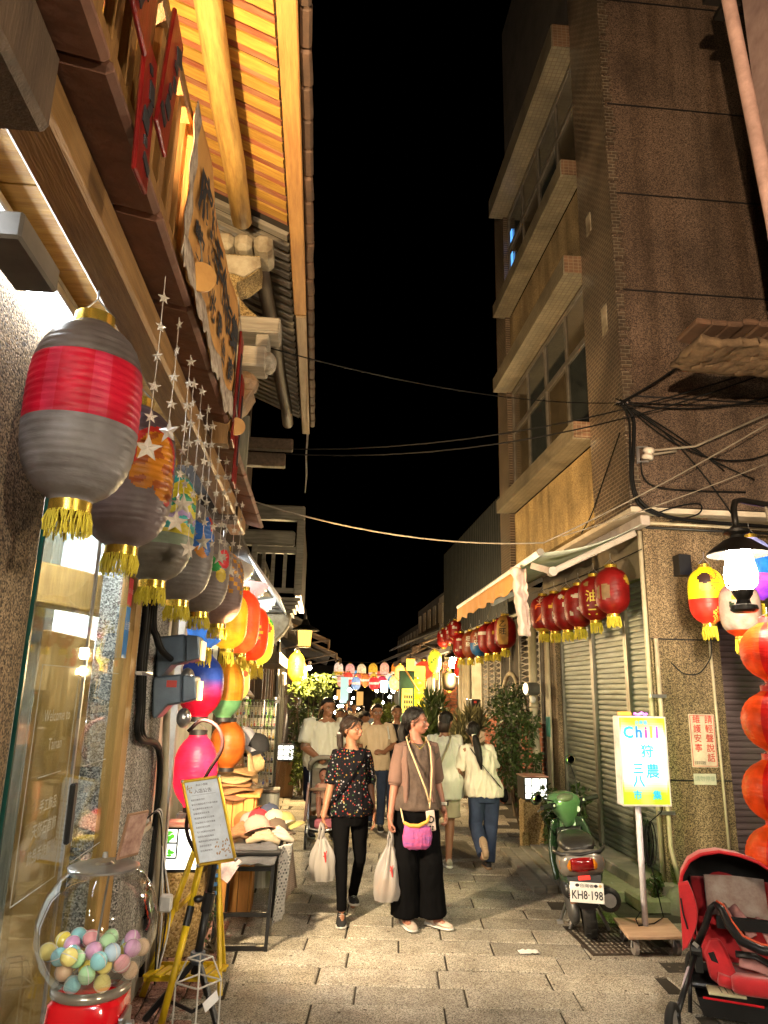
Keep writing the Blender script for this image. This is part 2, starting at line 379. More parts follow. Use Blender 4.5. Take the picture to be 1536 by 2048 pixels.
# right apron strip of stones beside the steps and left kerb setts
mb = MB(); rk = random.Random(3)
for yy in np.arange(3.0, 15, .42):
    for xx in (-.40, -.53):
        mb.box(xx-.055, xx+.055, yy+.006, yy+.41, -.05, rk.uniform(-.006, .004))
kb = mb.build('kerb_setts', granite, pav, bevel=.006); kb['kind'] = 'stuff'
sett = pebble('pink sett', (.16, .07, .05), (.33, .17, .13), (.45, .27, .21), 160, .3, rnd=.3)
mb = MB().box(-.05, .05, -.05, .05, -.04, 0); s0 = mb.build('sett', sett, pav, world=False, bevel=.008); first = True
for i in range(5):
    for j in range(24):
        x, y = -1.06+i*.107, 3.6+j*.107+rk.uniform(-.004, .004)
        if first: o = s0; first = False
        else: o = clone(s0, pav)
        o.location = (x, y, rk.uniform(-.006, .003)); o.rotation_euler = (rk.gauss(0, .02), rk.gauss(0, .02), rk.gauss(0, .03))
MB().box(-1.12, -.6, 6.25, 15.4, -.012, -.004).build('side_paving', tiles('side paving', (.26, .19, .14), (.2, .14, .1), (.06, .05, .04), .11, .11, 'xy', .01, .8), pav)
lt_ = MB(); rk = random.Random(41)
for i in range(240):
    x, y = rk.uniform(-.5, 2.6), rk.uniform(3.6, 12); s_ = rk.uniform(.004, .016); a = rk.uniform(0, 6.3)
    lt_.add([(x+s_*math.cos(a+k*1.257)*rk.uniform(.6, 1.2), y+s_*math.sin(a+k*1.257)*rk.uniform(.6, 1.2), .0045+.0005*(i % 3)) for k in range(5)], [(0, 1, 2, 3, 4)])
o = lt_.build('grit', M('dark grit and gum', (.05, .04, .03), .8, col2=(.14, .11, .08), ns=3), pav); o['kind'] = 'stuff'
# right hand margin: slabs near the corner, reddish slab behind the dolly
sl = [(2.3, 2.9, 4.0, 4.5), (2.92, 3.6, 4.0, 4.5), (2.3, 2.85, 4.52, 5.0), (2.87, 3.6, 4.52, 5.0), (2.55, 3.15, 5.02, 5.45), (3.17, 3.9, 5.02, 5.6), (2.62, 3.2, 5.47, 6.0), (3.22, 3.9, 5.62, 6.2), (2.3, 3, 3.4, 3.98), (3.02, 3.7, 3.4, 3.98)]
for q in sl: MB().box(q[0], q[1], q[2], q[3], -.05, -.004).build('paving_stone', granite, pav, bevel=.006)
# cast iron tree grate under the scooter
gr = thing('tree_grate', 'rusty cast iron grating set flush in the paving under the scooter rear wheel', 'grate', (2.22, 5.6, 0))
mb = MB(); gx0, gx1, gy0, gy1 = 1.96, 2.5, 5.3, 5.92
mb.box(gx0, gx1, gy0, gy0+.03, -.03, .006); mb.box(gx0, gx1, gy1-.03, gy1, -.03, .006); mb.box(gx0, gx0+.03, gy0+.03, gy1-.03, -.03, .006); mb.box(gx1-.03, gx1, gy0+.03, gy1-.03, -.03, .006)
sub('frame', gr, mb, M('rusty iron', (.10, .085, .07), .6, .6, col2=(.05, .03, .02), ns=12, bump=.3))
mb = MB()
for i in range(1, 13): x = gx0+.03+i*(gx1-gx0-.06)/13; mb.box(x-.008, x+.008, gy0+.03, gy1-.03, -.03, .003)
for i in range(1, 9): y = gy0+.03+i*(gy1-gy0-.06)/9; mb.box(gx0+.03, gx1-.03, y-.008, y+.008, -.028, .0)
sub('grating_bars', gr, mb, MATS['rusty iron'])
dc = thing('drain_cover', 'square iron drain cover in the paving behind the two women', 'drain cover', (1.55, 8.6, 0)); sub('plate', dc, MB().box(1.25, 1.86, 8.2, 9.1, -.02, .003), M('iron plate', (.13, .115, .09), .6, .5, bump=.4), bevel=.003); mb = MB()
for i in range(14): mb.box(1.29+.04*i, 1.305+.04*i, 8.25, 9.05, .003, .007)
sub('tread_rib', dc, mb, MATS['iron plate'])
# mossy steps / stone ramp along the shutters
st = bpy.data.objects.new('plinth', None); COL.objects.link(st); st['kind'] = 'structure'
MB().box(2.92, 3.4, 6.45, 9.7, -.02, .16).build('sill_step', m_conc2, st, bevel=.01)
MB().box(2.55, 2.91, 6.6, 8.3, -.02, .075).build('lower_step', m_conc, st, bevel=.012)
MB().box(2.75, 3.02, 6.25, 6.62, -.02, .10).build('drain_block', m_conc, st, bevel=.02)
for i in range(5):
    x0 = 2.02+i*.115
    MB().add([(x0+.0, 6.85, -.01), (x0+.108, 6.85, -.01), (x0+.108+.1, 8.5, -.01), (x0+.1, 8.5, -.01), (x0, 6.85, .05+.012*i), (x0+.108, 6.85, .05+.012*i), (x0+.208, 8.5, .05+.012*i), (x0+.1, 8.5, .05+.012*i)],
             [(0, 1, 2, 3)[::-1], (4, 5, 6, 7), (0, 1, 5, 4), (1, 2, 6, 5), (2, 3, 7, 6), (3, 0, 4, 7)]).build('ramp_plank', m_plank, st, bevel=.006)
MB().ball((3.13, 6.3, .03), (.16, .13, .17), 12, 8).build('pipe_footing', m_conc2, st, smooth=True)
# ================================================================== right corner building
rb = thing('corner_building', 'four storey corner building with mosaic pilaster and speckled pebble side wall', 'building', (3.5, 8, 0))
sub('side_wall', rb, MB().box(2.96, 9, 6.4, 6.62, 3.52, 14), peb_dark)
mb = MB()
for z in (4.66, 5.86, 7.04, 8.21, 9.70, 11.1): mb.box(2.98, 9, 6.392, 6.399, z-.008, z+.008)
sub('wall_joint', rb, mb, m_black)
mb = MB(); rk = random.Random(5)  # ragged edge tiles of the pilaster, on the corner
for i in range(236):
    z = 3.54+i*.042
    if rk.random() < .88: mb.box(2.935, 2.965+rk.choice((.05, .075, .05, .09)), 6.385, 6.398, z, z+.037)
et = sub('edge_tile', rb, mb, tile_dkx); et['kind'] = 'stuff'
sub('pilaster', rb, MB().box(2.94, 3.2, 6.412, 7.3, 3.5, 14).box(2.94, 3.2, 10.75, 11.35, 3.5, 10.6), tile_dk)
for (yy, zz, h) in ((7.0, 6.95, .24), (6.72, 5.52, .32)): sub('bare_patch', rb, MB().box(2.93, 2.938, yy-.07, yy+.07, zz, zz+h), m_plaster)
sub('front_wall', rb, MB().box(3.02, 3.2, 7.3, 10.75, 3.6, 4.5), peb_gold); sub('front_wall', rb, MB().box(3.02, 3.2, 7.3, 10.75, 6.88, 7.95), pebble('tan washed wall', (.10, .07, .035), (.25, .18, .09), (.38, .29, .16), 150, .55))
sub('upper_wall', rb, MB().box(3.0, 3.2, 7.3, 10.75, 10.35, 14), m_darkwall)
def ledge(z0, z1, xo):
    e = sub('ledge', rb, MB().box(xo, 3.02, 7.3, 10.8, z0+.012, z1), tile_y)
    sub('ledge_end', e, MB().box(xo+.01, 3.02, 7.285, 7.298, z0+.012, z1), tile_r); sub('ledge_soffit', e, MB().box(xo, 3.02, 7.3, 10.8, z0, z0+.01), tile_yb)
ledge(4.52, 4.72, 2.74); ledge(6.6, 6.84, 2.72); ledge(7.98, 8.2, 2.74); ledge(9.95, 10.3, 2.70)
def windowbay(z0, z1, seed):
    rk = random.Random(seed); n = 4; zm = z0+(z1-z0)*.62; ys = [7.32+i*(10.73-7.32)/n for i in range(n+1)]
    w = MB(); x0, x1 = 3.02, 3.07
    for y in ys: w.box(x0, x1, y-.025, y+.025, z0, z1)
    w.box(x0-.004, x1, 7.32, 10.73, z0, z0+.05); w.box(x0-.004, x1, 7.32, 10.73, z1-.05, z1); w.box(x0-.006, x1, 7.32, 10.73, zm-.03, zm+.03)
    wf = sub('window', rb, w, m_alu)
    for i in range(n):
        for (a, b) in ((z0+.05, zm-.03), (zm+.03, z1-.05)):
            sub('pane', wf, MB().box(3.04+.006*(i % 2), 3.05+.006*(i % 2), ys[i]+.025, ys[i+1]-.025, a, b), m_dkglass if rk.random() < .6 else m_dkglass2)
windowbay(4.72, 6.58, 1); windowbay(8.2, 9.93, 2)
sub('lit_pane', rb, MB().box(3.024, 3.034, 10.5, 10.6, 8.75, 9.1).box(3.024, 3.034, 10.5, 10.6, 9.25, 9.55), glow('blue screen light behind window', (.08, .3, .75), .5))
sub('soffit', rb, MB().box(2.95, 9, 6.41, 6.75, 3.46, 3.51).box(2.95, 3.4, 6.75, 11.3, 3.46, 3.51), M('pale soffit paint', (.55, .48, .38), .8, col2=(.4, .34, .26), bump=.3))
sub('corner_pillar', rb, MB().box(3.12, 3.80, 6.55, 6.66, 0, 3.46).box(3.80, 5.6, 6.72, 6.9, 2.9, 3.46), peb_wall)
mb = MB()
for z in (1.0, 2.26): mb.box(3.122, 3.80, 6.544, 6.549, z-.006, z+.006)
sub('pillar_joint', rb, mb, m_black)
sub('lintel', rb, MB().box(3.12, 3.3, 6.665, 9.75, 2.86, 3.46), M('stained render', (.2, .16, .1), .9, col2=(.1, .085, .06), ns=2, bump=.4))
sub('jamb', rb, MB().box(3.1, 3.3, 9.25, 9.75, 0, 2.86), peb_wall)
# street shutters: three curtains in guides, slats one by one
def shutter(y0, y1, z0, z1, n, x, mat, south=False, x0=0, x1=0):
    if not south: sh = sub('shutter', rb, MB().box(x-.012, x+.05, y0-.035, y0, z0, z1).box(x-.012, x+.05, y1, y1+.035, z0, z1), m_alu)
    else: sh = sub('shutter', rb, MB().box(x0-.035, x0, x-.01, x+.05, z0, z1), m_alu)
    h = (z1-z0)/n; pr = [(0, 0), (.010, .2*h), (.012, .5*h), (.010, .82*h), (0, .86*h), (0, h)]
    mb = MB()
    if not south: vs = [(x+.03-p, yy, q) for yy in (y0, y1) for p, q in pr]
    else: vs = [(xx, x+.03-p, q) for xx in (x0, x1) for p, q in pr]
    k = len(pr); fs = [(i, i+1, k+i+1, k+i) if south else (i+1, i, k+i, k+i+1) for i in range(k-1)]
    o = None
    for i in range(n):
        if o is None:
            mb.add(vs, fs); o = mb.build('slat', mat, sh, world=False); b = sh
            off = Vector((0, 0, 0)); q = sh
            while q: off += q.location; q = q.parent
            o.location = Vector((0, 0, z0)) - off; src = o
        else: o = clone(src, sh); o.location = src.location + Vector((random.uniform(-.0015, .0015), 0, i*h))
    return sh
shutter(6.72, 7.18, .17, 2.86, 48, 3.17, m_slat); shutter(7.26, 8.12, .17, 2.86, 48, 3.17, m_slat); shutter(8.2, 9.2, .17, 2.86, 48, 3.17, m_slat)
shutter(0, 0, .1, 2.9, 50, 6.75, m_slat2, True, 3.84, 5.6)
# pipes and conduits on the corner
def pipe(name, pts, r, mat, parent, n=10): return sub(name, parent, MB().tube(pts, r, n), mat, smooth=True)
pipe('drain_pipe', [(3.09, 6.56, 3.3), (3.09, 6.56, 2.2), (3.09, 6.56, .08)], .022, m_cream, rb)
pipe('drain_pipe', [(3.15, 6.5, 2.26), (3.15, 6.5, 1.0), (3.15, 6.5, .45), (3.2, 6.45, .1)], .020, m_cream, rb)
pipe('conduit', [(3.13, 6.52, 3.38), (4.2, 6.52, 3.37), (5.2, 6.52, 3.36)], .016, m_cream, rb)
pipe('conduit', [(3.13, 6.5, 3.33), (4.2, 6.5, 3.32), (5.2, 6.5, 3.3)], .014, m_black, rb)
pipe('conduit', [(3.70, 6.54, 2.25), (3.71, 6.54, .1)], .012, m_cream, rb)
sub('pipe_clip', rb, MB().box(3.05, 3.2, 6.47, 6.5, .72, .75).box(3.05, 3.2, 6.47, 6.5, 1.72, 1.75), m_steel)
sub('vent_hood', rb, MB().box(3.40, 3.52, 6.42, 6.54, 2.86, 3.06), m_black)
# ================================================================== neighbour at the right frame edge: eave, pipe
nb = thing('side_house', 'weathered tiled eave and pink drainpipe of the house at the upper right', 'house', (4.2, 5, 0))
rk = random.Random(8); mb = MB()
for i in range(9):
    x = 2.9+i*.13; mb.obox((x, 4.95, 4.60+rk.uniform(-.015, .015)), (.128, .34, .05), (0, RAD(rk.uniform(-4, 4)), 0))
sub('eave_tile', nb, mb, M('dark eave tile', (.085, .045, .025), .75, col2=(.045, .025, .015), ns=5, bump=.6, bs=25, rnd=.3), bevel=.012)
sub('eave_board', nb, MB().grid(lambda u, v: (2.86+1.25*u+.05*noise.noise((u*9, v*3, 1)), 4.78+.5*v, 4.47+.022*noise.noise((u*17, v*9, 5))+.03*noise.noise((u*4, v*2, 9))-.05*u), 60, 14, .06), M('dirty eave plaster', (.15, .10, .055), .9, col2=(.07, .045, .025), ns=7, bump=.8, bs=25), smooth=True)
sub('wall', nb, MB().box(4.02, 6, 2, 5.4, 4.3, 11), M('pink stained wall', (.42, .30, .28), .8, col2=(.3, .2, .19), bump=.3))
pipe('drain_pipe', [(3.28, 4.62, 7.95), (3.30, 4.6, 7.6), (3.46, 4.62, 5.4), (3.5, 4.65, 4.8)], .055, M('pink pipe paint', (.55, .36, .32), .45, bump=.2), nb, 16)
sub('pipe_bracket', nb, MB().obox((3.27, 4.7, 7.75), (.2, .14, .05)).obox((3.4, 4.78, 7.7), (.16, .16, .05)), m_iron)
sub('wall_lower', nb, MB().box(4.3, 6, -6, 3.6, 0, 4.3), m_darkwall)
# ================================================================== awning
aw = thing('awning', 'folding arm awning with torn pinkish valance over the grey shutters', 'awning', (2.6, 8, 3))
fab = M('sun bleached awning cloth', (.40, .42, .36), .8, col2=(.28, .31, .26), bump=.2)
val = M('ochre striped valance cloth', (.60, .30, .08), .8, col2=(.50, .22, .06), ns=5, stretch=(1, 9, 1), bump=.3)
sub('fabric', aw, MB().grid(lambda u, v: (3.1-1.1*u, 6.37+3.75*v, 3.36-.36*u-.07*math.sin(PI*u)-.06*v*u), 10, 16, .006), fab, smooth=True)
sub('front_bar', aw, MB().tube([(2.0, 6.3, 3.0), (2.0, 8, 2.97), (2.0, 10.2, 2.93)], .03, 10), MATS['white paint'], smooth=True)
sub('bar_cap', aw, MB().tube([(2.0, 6.28, 3.0), (2.0, 6.298, 3.0)], .034, 12), m_alu)
m_awn = M('pinkish awning metal', (.40, .34, .30), .5, bump=.1)
sub('roller_box', aw, MB().box(3.02, 3.115, 6.36, 9.7, 3.32, 3.42), m_awn, bevel=.01)
a_ = sub('arm', aw, MB().bar((3.02, 6.5, 3.27), (2.16, 6.45, 2.85), .05, .06), m_awn, bevel=.012)
sub('arm_joint', a_, MB().bar((2.16, 6.44, 2.85), (2.02, 6.62, 2.93), .045, .06).tube([(2.16, 6.42, 2.85), (2.16, 6.49, 2.85)], .045, 10), m_awn)
sub('arm', aw, MB().bar((3.02, 9.5, 3.27), (2.2, 9.0, 2.85), .05, .06), m_white)
vs = lambda u, v: (1.985+.012*math.sin(u*55)*v, 6.9+3.3*u, 2.96-.03*u-(.19+.02*math.sin(u*40)+.015*noise.noise((u*20, 0, 0)))*v)
sub('valance', aw, MB().grid(vs, 70, 4, .003), val, smooth=True)
rag = M('dirty pink torn plastic', (.62, .46, .42), .6, col2=(.45, .33, .3), ns=12, bump=.6, bs=20)
sub('torn_strip', aw, MB().grid(lambda u, v: (1.93+.16*(u-.5)*(1-.3*v)+.03*noise.noise((u*3, v*9, 2))+.05*v, 6.78-.05*math.sin(u*6)+.04*noise.noise((u*4, v*7, 7)), 2.93-.66*v+.03*noise.noise((u*8, v*3, 4))), 8, 22, .004), rag, smooth=True)
# ================================================================== left timber house with the shop
lh = thing('timber_shophouse', 'old two storey timber shophouse with golden batten eaves and glass shop front', 'house', (-1.5, 3, 0))
rk = random.Random(11)
def par(o):
    off = Vector((0, 0, 0))
    while o is not None: off += o.location; o = o.parent
    return off
sub('near_pillar', lh, MB().box(-1.6, -1.0, .6, 2.56, 0, 3.0), peb_wall)
sub('far_pillar', lh, MB().box(-1.2, -.99, 4.02, 4.86, 0, 3.0), peb_grey)
sub('pillar_base', lh, MB().box(-1.2, -.95, 3.95, 4.95, 0, .42), m_conc2, bevel=.02)
sub('door_post', lh, MB().box(-1.06, -.975, 3.9, 4.015, .3, 2.9), wood('golden door post', (.42, .25, .08), (.25, .14, .04), (12, 12, 1)))
sub('door_lintel', lh, MB().box(-1.06, -.98, 2.57, 3.89, 2.5, 2.62), MATS['golden door post'])
sub('upper_panel', lh, MB().box(-1.06, -1.02, 2.57, 4.19, 2.63, 3.0), m_wallin)
# ceiling boards under the porch
src = MB().box(-1.15, 1.15, -.205, .205, 0, .02).build('ceiling_board', w_ceil, lh, world=False); first = True
for i in range(16):
    o = src if first else clone(src, lh); first = False
    o.location = Vector((-1.92, -2.2+i*.414, 3.03+rk.uniform(0, .004))) - par(lh)
sub('ceiling_cover', lh, MB().box(-3.2, -.75, -3, 12, 3.06, 3.1), m_darkwall)
bm_ = sub('eave_beam', lh, MB().box(-.74, -.62, -3, 5.6, 2.9, 3.02), w_beam, bevel=.012)
sub('cross_beam', lh, MB().box(-2.4, -.60, .98, 1.30, 2.82, 3.02), w_dark, bevel=.015)
sub('cross_beam', lh, MB().box(-2.4, -.62, 4.9, 5.05, 2.86, 3.02), w_dark, bevel=.01)
src = None
for i in range(14):   # reddish clay drip boards over the beam
    y = -1.2+i*.5
    mb = MB().add([(-.64, y, 3.03), (-.50, y, 3.0), (-.50, y+.49, 3.0), (-.64, y+.49, 3.03), (-.64, y, 3.12), (-.49, y, 3.03), (-.49, y+.49, 3.03), (-.64, y+.49, 3.12)], [(0, 1, 2, 3)[::-1], (4, 5, 6, 7), (0, 1, 5, 4), (1, 2, 6, 5), (2, 3, 7, 6), (3, 0, 4, 7)])
    mb.build('drip_tile', m_clay, lh, bevel=.012)
# balcony railing with honey pickets
sub('bottom_rail', lh, MB().box(-.565, -.515, -1, 3.4, 3.06, 3.11), w_rail); sub('top_rail', lh, MB().box(-.575, -.505, -1, 3.4, 3.58, 3.63), w_rail, bevel=.008)
src = MB().box(-.014, .014, -.022, .022, 0, .47).build('picket', w_rail, lh, world=False); first = True
for i in range(36):
    o = src if first else clone(src, lh); first = False
    o.location = Vector((-.54, -.9+i*.12, 3.11)) - par(lh); o.rotation_euler = (rk.gauss(0, .01), 0, 0)
sub('rail_post', lh, MB().box(-.575, -.495, 3.4, 3.48, 2.9, 3.62).ball((-.535, 3.44, 3.63), (.045, .045, .03), 10, 6), w_rail, smooth=True, sm_angle=40)
sub('upper_wall', lh, MB().box(-1.55, -1.45, -3, 4.1, 3.1, 5.2), w_dark); sub('balcony_floor', lh, MB().box(-1.5, -.6, -3, 4.1, 3.11, 3.13), w_darky)
# roof: battens, boards, purlin log, eave plank, tiles
rf = sub('roof', lh, MB().add([(-1.6, -2, 5.20), (-.16, -2, 4.56), (-.16, 7.4, 4.56), (-1.6, 7.4, 5.20), (-1.6, -2, 5.26), (-.16, -2, 4.62), (-.16, 7.4, 4.62), (-1.6, 7.4, 5.26)], [(0, 1, 2, 3)[::-1], (4, 5, 6, 7), (0, 1, 5, 4), (1, 2, 6, 5), (2, 3, 7, 6), (3, 0, 4, 7)]), m_darkwall)
sl = math.atan2(.64, 1.44); L = 1.36
def batten(name, mat, w, dp, n, y0, dy, lift):
    src = MB().box(-L/2, L/2, -w/2, w/2, -dp, 0).build(name, mat, rf, world=False)
    for i in range(n):
        o = src if i == 0 else clone(src, rf)
        o.location = Vector((-.93, y0+i*dy, 4.895+lift)) - par(rf); o.rotation_euler = (0, sl, rk.gauss(0, .006))
batten('batten', w_bat, .066, .016, 38, -.5, .12, 0); batten('soffit_board', w_red, .034, .012, 38, -.44, .12, -.001)
batten('grey_batten', w_grey, .06, .03, 28, 4.13, .117, 0)
def log(name, pts, r, mat, parent): return sub(name, parent, MB().tube([(p[0]+rk.uniform(-.008, .008), p[1], p[2]+rk.uniform(-.006, .006)) for p in pts], [r*rk.uniform(.93, 1.05) for _ in pts], 14), mat, smooth=True)
log('purlin', [(-.6, -1+i*.5, 4.60) for i in range(11)], .062, w_log, rf)
log('purlin', [(-.52+.01*i, 4.3+i*.4, 4.60) for i in range(9)], .062, w_darky, rf)
sub('eave_plank', rf, MB().box(-.29, -.20, -1.5, 4.9, 4.47, 4.51), wood('orange eave plank', (.48, .25, .07), (.3, .14, .04), (10, 1, 10)), bevel=.006)
sub('eave_plank', rf, MB().box(-.28, -.20, 4.91, 7.45, 4.46, 4.50), wood('pale eave plank', (.36, .25, .14), (.22, .14, .07), (10, 1, 10)), bevel=.006)
src = MB().box(-.03, .022, -.1, .1, -.03, .025).build('eave_tile', M('dark eave tile', (.085, .045, .025), .75, col2=(.045, .025, .015), ns=5, bump=.6, bs=25, rnd=.3), rf, world=False, bevel=.012)
for i in range(42):
    o = src if i == 0 else clone(src, rf)
    o.location = Vector((-.165, -1.2+i*.206, 4.53+rk.uniform(-.006, .006))) - par(rf); o.rotation_euler = (0, rk.gauss(0, .05), rk.gauss(0, .03))
sub('split_batten', rf, MB().tube([(-.22, 7.46, 4.48), (-.225, 7.47, 4.2), (-.21, 7.47, 4.0), (-.215, 7.47, 3.8)], [.012, .009, .011, .004], 6), w_grey)
# party wall end: rounded plaster blocks, plaster panel with a curved cut, beam ends
pw = sub('party_wall', lh, MB().prism([(-1.45, 3.93), (-.62, 3.93), (-.46, 3.94), (-.52, 3.99), (-.58, 4.06), (-.605, 4.13), (-.60, 4.17), (-.54, 4.2), (-.47, 4.27), (-.47, 4.36), (-1.45, 4.36)], (0, 4.0, 0), (1, 0, 0), (0, 0, 1), -.22), peb_gold)
sub('plaster_patch', pw, MB().prism([(-1.2, 4.26), (-.8, 4.24), (-.62, 4.22), (-.56, 4.2), (-.46, 4.28), (-.47, 4.345), (-1.2, 4.345)], (0, 3.985, 0), (1, 0, 0), (0, 0, 1), -.012), m_plaster)
for (x0, x1) in ((-1.02, -.81), (-.8, -.635), (-.63, -.52), (-.51, -.395)): sub('plaster_block', pw, MB().box(x0, x1, 3.93, 4.2, 4.365, 4.485), m_plaster, bevel=.03)
sub('beam_end', pw, MB().box(-1.4, -.315, 3.96, 4.16, 3.82, 3.925), w_grey, bevel=.012); sub('beam_block', pw, MB().box(-.46, -.38, 3.98, 4.14, 3.735, 3.818), w_grey, bevel=.008)
sub('beam_end', pw, MB().box(-1.4, -.39, 3.97, 4.17, 3.60, 3.732).ball((-.39, 4.07, 3.666), (.06, .1, .066), 12, 8), w_grey, bevel=.01)
sub('corbel', pw, MB().ball((-.52, 4.07, 3.52), (.09, .1, .075), 12, 8).prism([(-.66, 3.46), (-.45, 3.46), (-.5, 3.36), (-.58, 3.3), (-.66, 3.3)], (0, 4.0, 0), (1, 0, 0), (0, 0, 1), -.18), M('brown glazed corbel', (.32, .2, .11), .5, col2=(.12, .07, .04), ns=9, bump=.5), bevel=.01)
# ------------------------------------------------------------------ glass shop front
gd = thing('glass_door', 'frameless glass shop door with white lettering beside the pebble pillar', 'glass door', (-1.0, 3.3, 0))
sub('pane', gd, MB().box(-1.006, -.996, 2.60, 3.265, .02, 2.48), m_glass); sub('pane_edge', gd, MB().box(-1.008, -.994, 2.585, 2.599, .02, 2.48), m_glassedge)
sub('side_pane', gd, MB().box(-1.016, -1.008, 3.30, 3.89, .1, 2.48), m_glass); sub('side_pane_edge', gd, MB().box(-1.017, -1.006, 3.272, 3.29, .02, 2.48), M('lilac metal strip', (.5, .44, .47), .3, .6))
sub('pull_handle', gd, MB().box(-.985, -.962, 3.18, 3.225, 1.10, 1.33), m_black, bevel=.006)
m_let = M('white vinyl lettering', (.40, .38, .32), .6)
for body, sz, y, z, bd in (('Welcome to', .062, 2.96, 1.605, 0), ('Tainan', .062, 2.97, 1.50, 0), ('手工飾品', .05, 2.98, 1.28, .01), ('天然石首飾', .055, 2.97, 1.20, .01), ('飾品手作體驗', .052, 2.97, 1.115, .01)):
    sub('lettering', gd, MB().text(body, sz, (-.994, y, z), (0, 1, 0), (0, 0, 1), bold=bd, squeeze=.9), m_let)
for body, sz, y, z in (('Handmade', .07, 3.52, 1.62), ('Life', .07, 3.52, 1.53), ('Natural Stone', .034, 3.53, 1.46), ('Made of love', .04, 3.53, 1.27), ('Souvenir', .045, 3.53, 1.19)):
    sub('lettering', gd, MB().text(body, sz, (-1.004, y, z), (0, 1, 0), (0, 0, 1), squeeze=.8), m_let)
mb = MB()
for a, b in (((2.74, 1.79), (3.16, 1.79)), ((2.74, .99), (3.16, .99)), ((2.84, 1.39), (3.08, 1.39)), ((3.36, 1.38), (3.7, 1.38)), ((3.34, 1.0), (3.76, 1.0)), ((3.34, 1.78), (3.76, 1.78))):
    mb.bar((-.994, a[0], a[1]), (-.994, b[0], b[1]), .002, .003)
for y in (2.74, 3.16): mb.bar((-.994, y, .99), (-.994, y, 1.79), .002, .003)
sub('printed_border', gd, mb, m_let)
stk = sub('sticker_strip', gd, MB().box(-.994, -.992, 3.78, 3.86, 1.86, 2.12), M('blue sticker', (.02, .22, .62), .4))
sub('sticker', stk, MB().box(-.994, -.992, 3.78, 3.86, 2.13, 2.27), M('red sticker', (.62, .05, .06), .4)); sub('sticker', stk, MB().box(-.994, -.992, 3.74, 3.85, 2.3, 2.44), M('teal sticker', (.02, .4, .5), .4))
sub('lettering', stk, MB().text('安心店', .03, (-.991, 3.82, 2.2), (0, 1, 0), (0, 0, 1)).text('台南', .05, (-.991, 3.82, 2.02), (0, 1, 0), (0, 0, 1)), m_white)
# brown kraft board standing behind the door glass and room beyond
sub('kraft_board', lh, MB().box(-1.19, -1.16, 3.22, 3.88, .1, 1.95), M('kraft board', (.44, .26, .08), .5, col2=(.32, .18, .05), ns=2), bevel=.006)
rm = sub('shop_room', lh, MB().box(-4.5, -1.17, 6.2, 6.3, 0, 3.0).box(-4.6, -4.5, .6, 6.3, 0, 3.0), m_wallin)
sub('room_floor', lh, MB().box(-4.5, -1.03, .6, 6.2, .0, .03), m_conc2)
sub('room_beam', lh, MB().bar((-2.6, 2.6, 2.35), (-1.1, 4.4, 2.2), .14, .22), MATS['golden door post'], bevel=.01)
sub('room_post', lh, MB().box(-1.75, -1.55, 4.2, 4.35, 0, 2.6), w_greyy, bevel=.008)
shf = thing('display_shelf', 'white display shelves of small jewellery cards inside the glass shop', 'shelf', (-2.3, 5.0, 0))
for k, z in enumerate((.55, .78, .98, 1.16, 1.32, 1.47)):
    b_ = sub('board', shf, MB().box(-3.3, -1.3, 4.8, 5.2, z, z+.02), m_white)
sub('cabinet', shf, MB().box(-3.3, -1.3, 4.82, 5.2, .03, .52), M('grey cabinet', (.35, .34, .32), .6))
sub('back_panel', shf, MB().box(-3.3, -1.3, 5.2, 5.22, .5, 1.9), M('mauve back panel', (.26, .2, .19), .8))
src = MB().box(-.04, .04, -.005, .005, 0, .1).build('jewellery_card', M('white card', (.78, .75, .7), .7, col2=(.45, .32, .2), ns=25, rnd=.2), shf, world=False)
q = 0
for k, z in enumerate((.57, .8, 1.0, 1.18, 1.34)):
    for i in range(16):
        o = src if q == 0 else clone(src, shf); q += 1
        o.location = Vector((-3.2+i*.12+rk.uniform(-.01, .01), 4.86+.05*(i % 3), z)) - shf.location; o.rotation_euler = (RAD(-15), 0, rk.gauss(0, .1))
pic = thing('cat_painting', 'bright little painting of a white cat on the shop back wall', 'painting', (-2.3, 5.18, 1.7))
sub('canvas', pic, MB().box(-2.46, -2.14, 5.17, 5.195, 1.52, 1.88), M('orange paint', (.72, .36, .05), .6)); sub('sky_patch', pic, MB().prism([(-2.46, 1.7), (-2.14, 1.74), (-2.14, 1.88), (-2.46, 1.88)], (0, 5.165, 0), (1, 0, 0), (0, 0, 1), -.004), M('blue paint', (.05, .25, .6), .6))
sub('cat_shape', pic, MB().ball((-2.24, 5.16, 1.63), (.05, .008, .09), 12, 8).ball((-2.24, 5.16, 1.75), (.045, .008, .04), 12, 8), M('white paint daub', (.8, .78, .72), .6))
# ------------------------------------------------------------------ cables, conduits, floodlights on the far pillar
cdt = thing('conduit_bundle', 'bundle of black flexible conduits clipped down the grey pebble pillar', 'conduits', (-.97, 4.5, 1.8))
for i in range(5):
    y = 4.36+.055*i; x = -.965
    y -= .3
    pts = [(x, y, 2.9), (x, y, 2.0-.02*i), (x, y, 1.85), (x+.005, y+.03*(5-i)*.4, 1.62), (x+.01, y+.1, 1.45), (x+.02, 4.72+.012*i, 1.3), (x+.02, 4.74+.012*i, .6), (x+.02, 4.74+.012*i, .1)] if i < 3 else [(x, y, 2.9), (x, y, 2.15), (x+.03, y+.02, 2.0), (x+.06, y+.08, 1.92), (-.88, 4.62, 1.87)]
    sub('conduit', cdt, MB().tube(curve(pts), .017, 8), m_cable, smooth=True)
sub('clip', cdt, MB().box(-.99, -.945, 4.03, 4.3, 1.78, 1.8), m_steel)
sub('downpipe', lh, MB().tube([(-.95, 4.85, 2.6), (-.95, 4.85, 1.5), (-.93, 4.86, 1.2), (-.9, 4.86, .1)], .022, 10), m_cream, smooth=True)
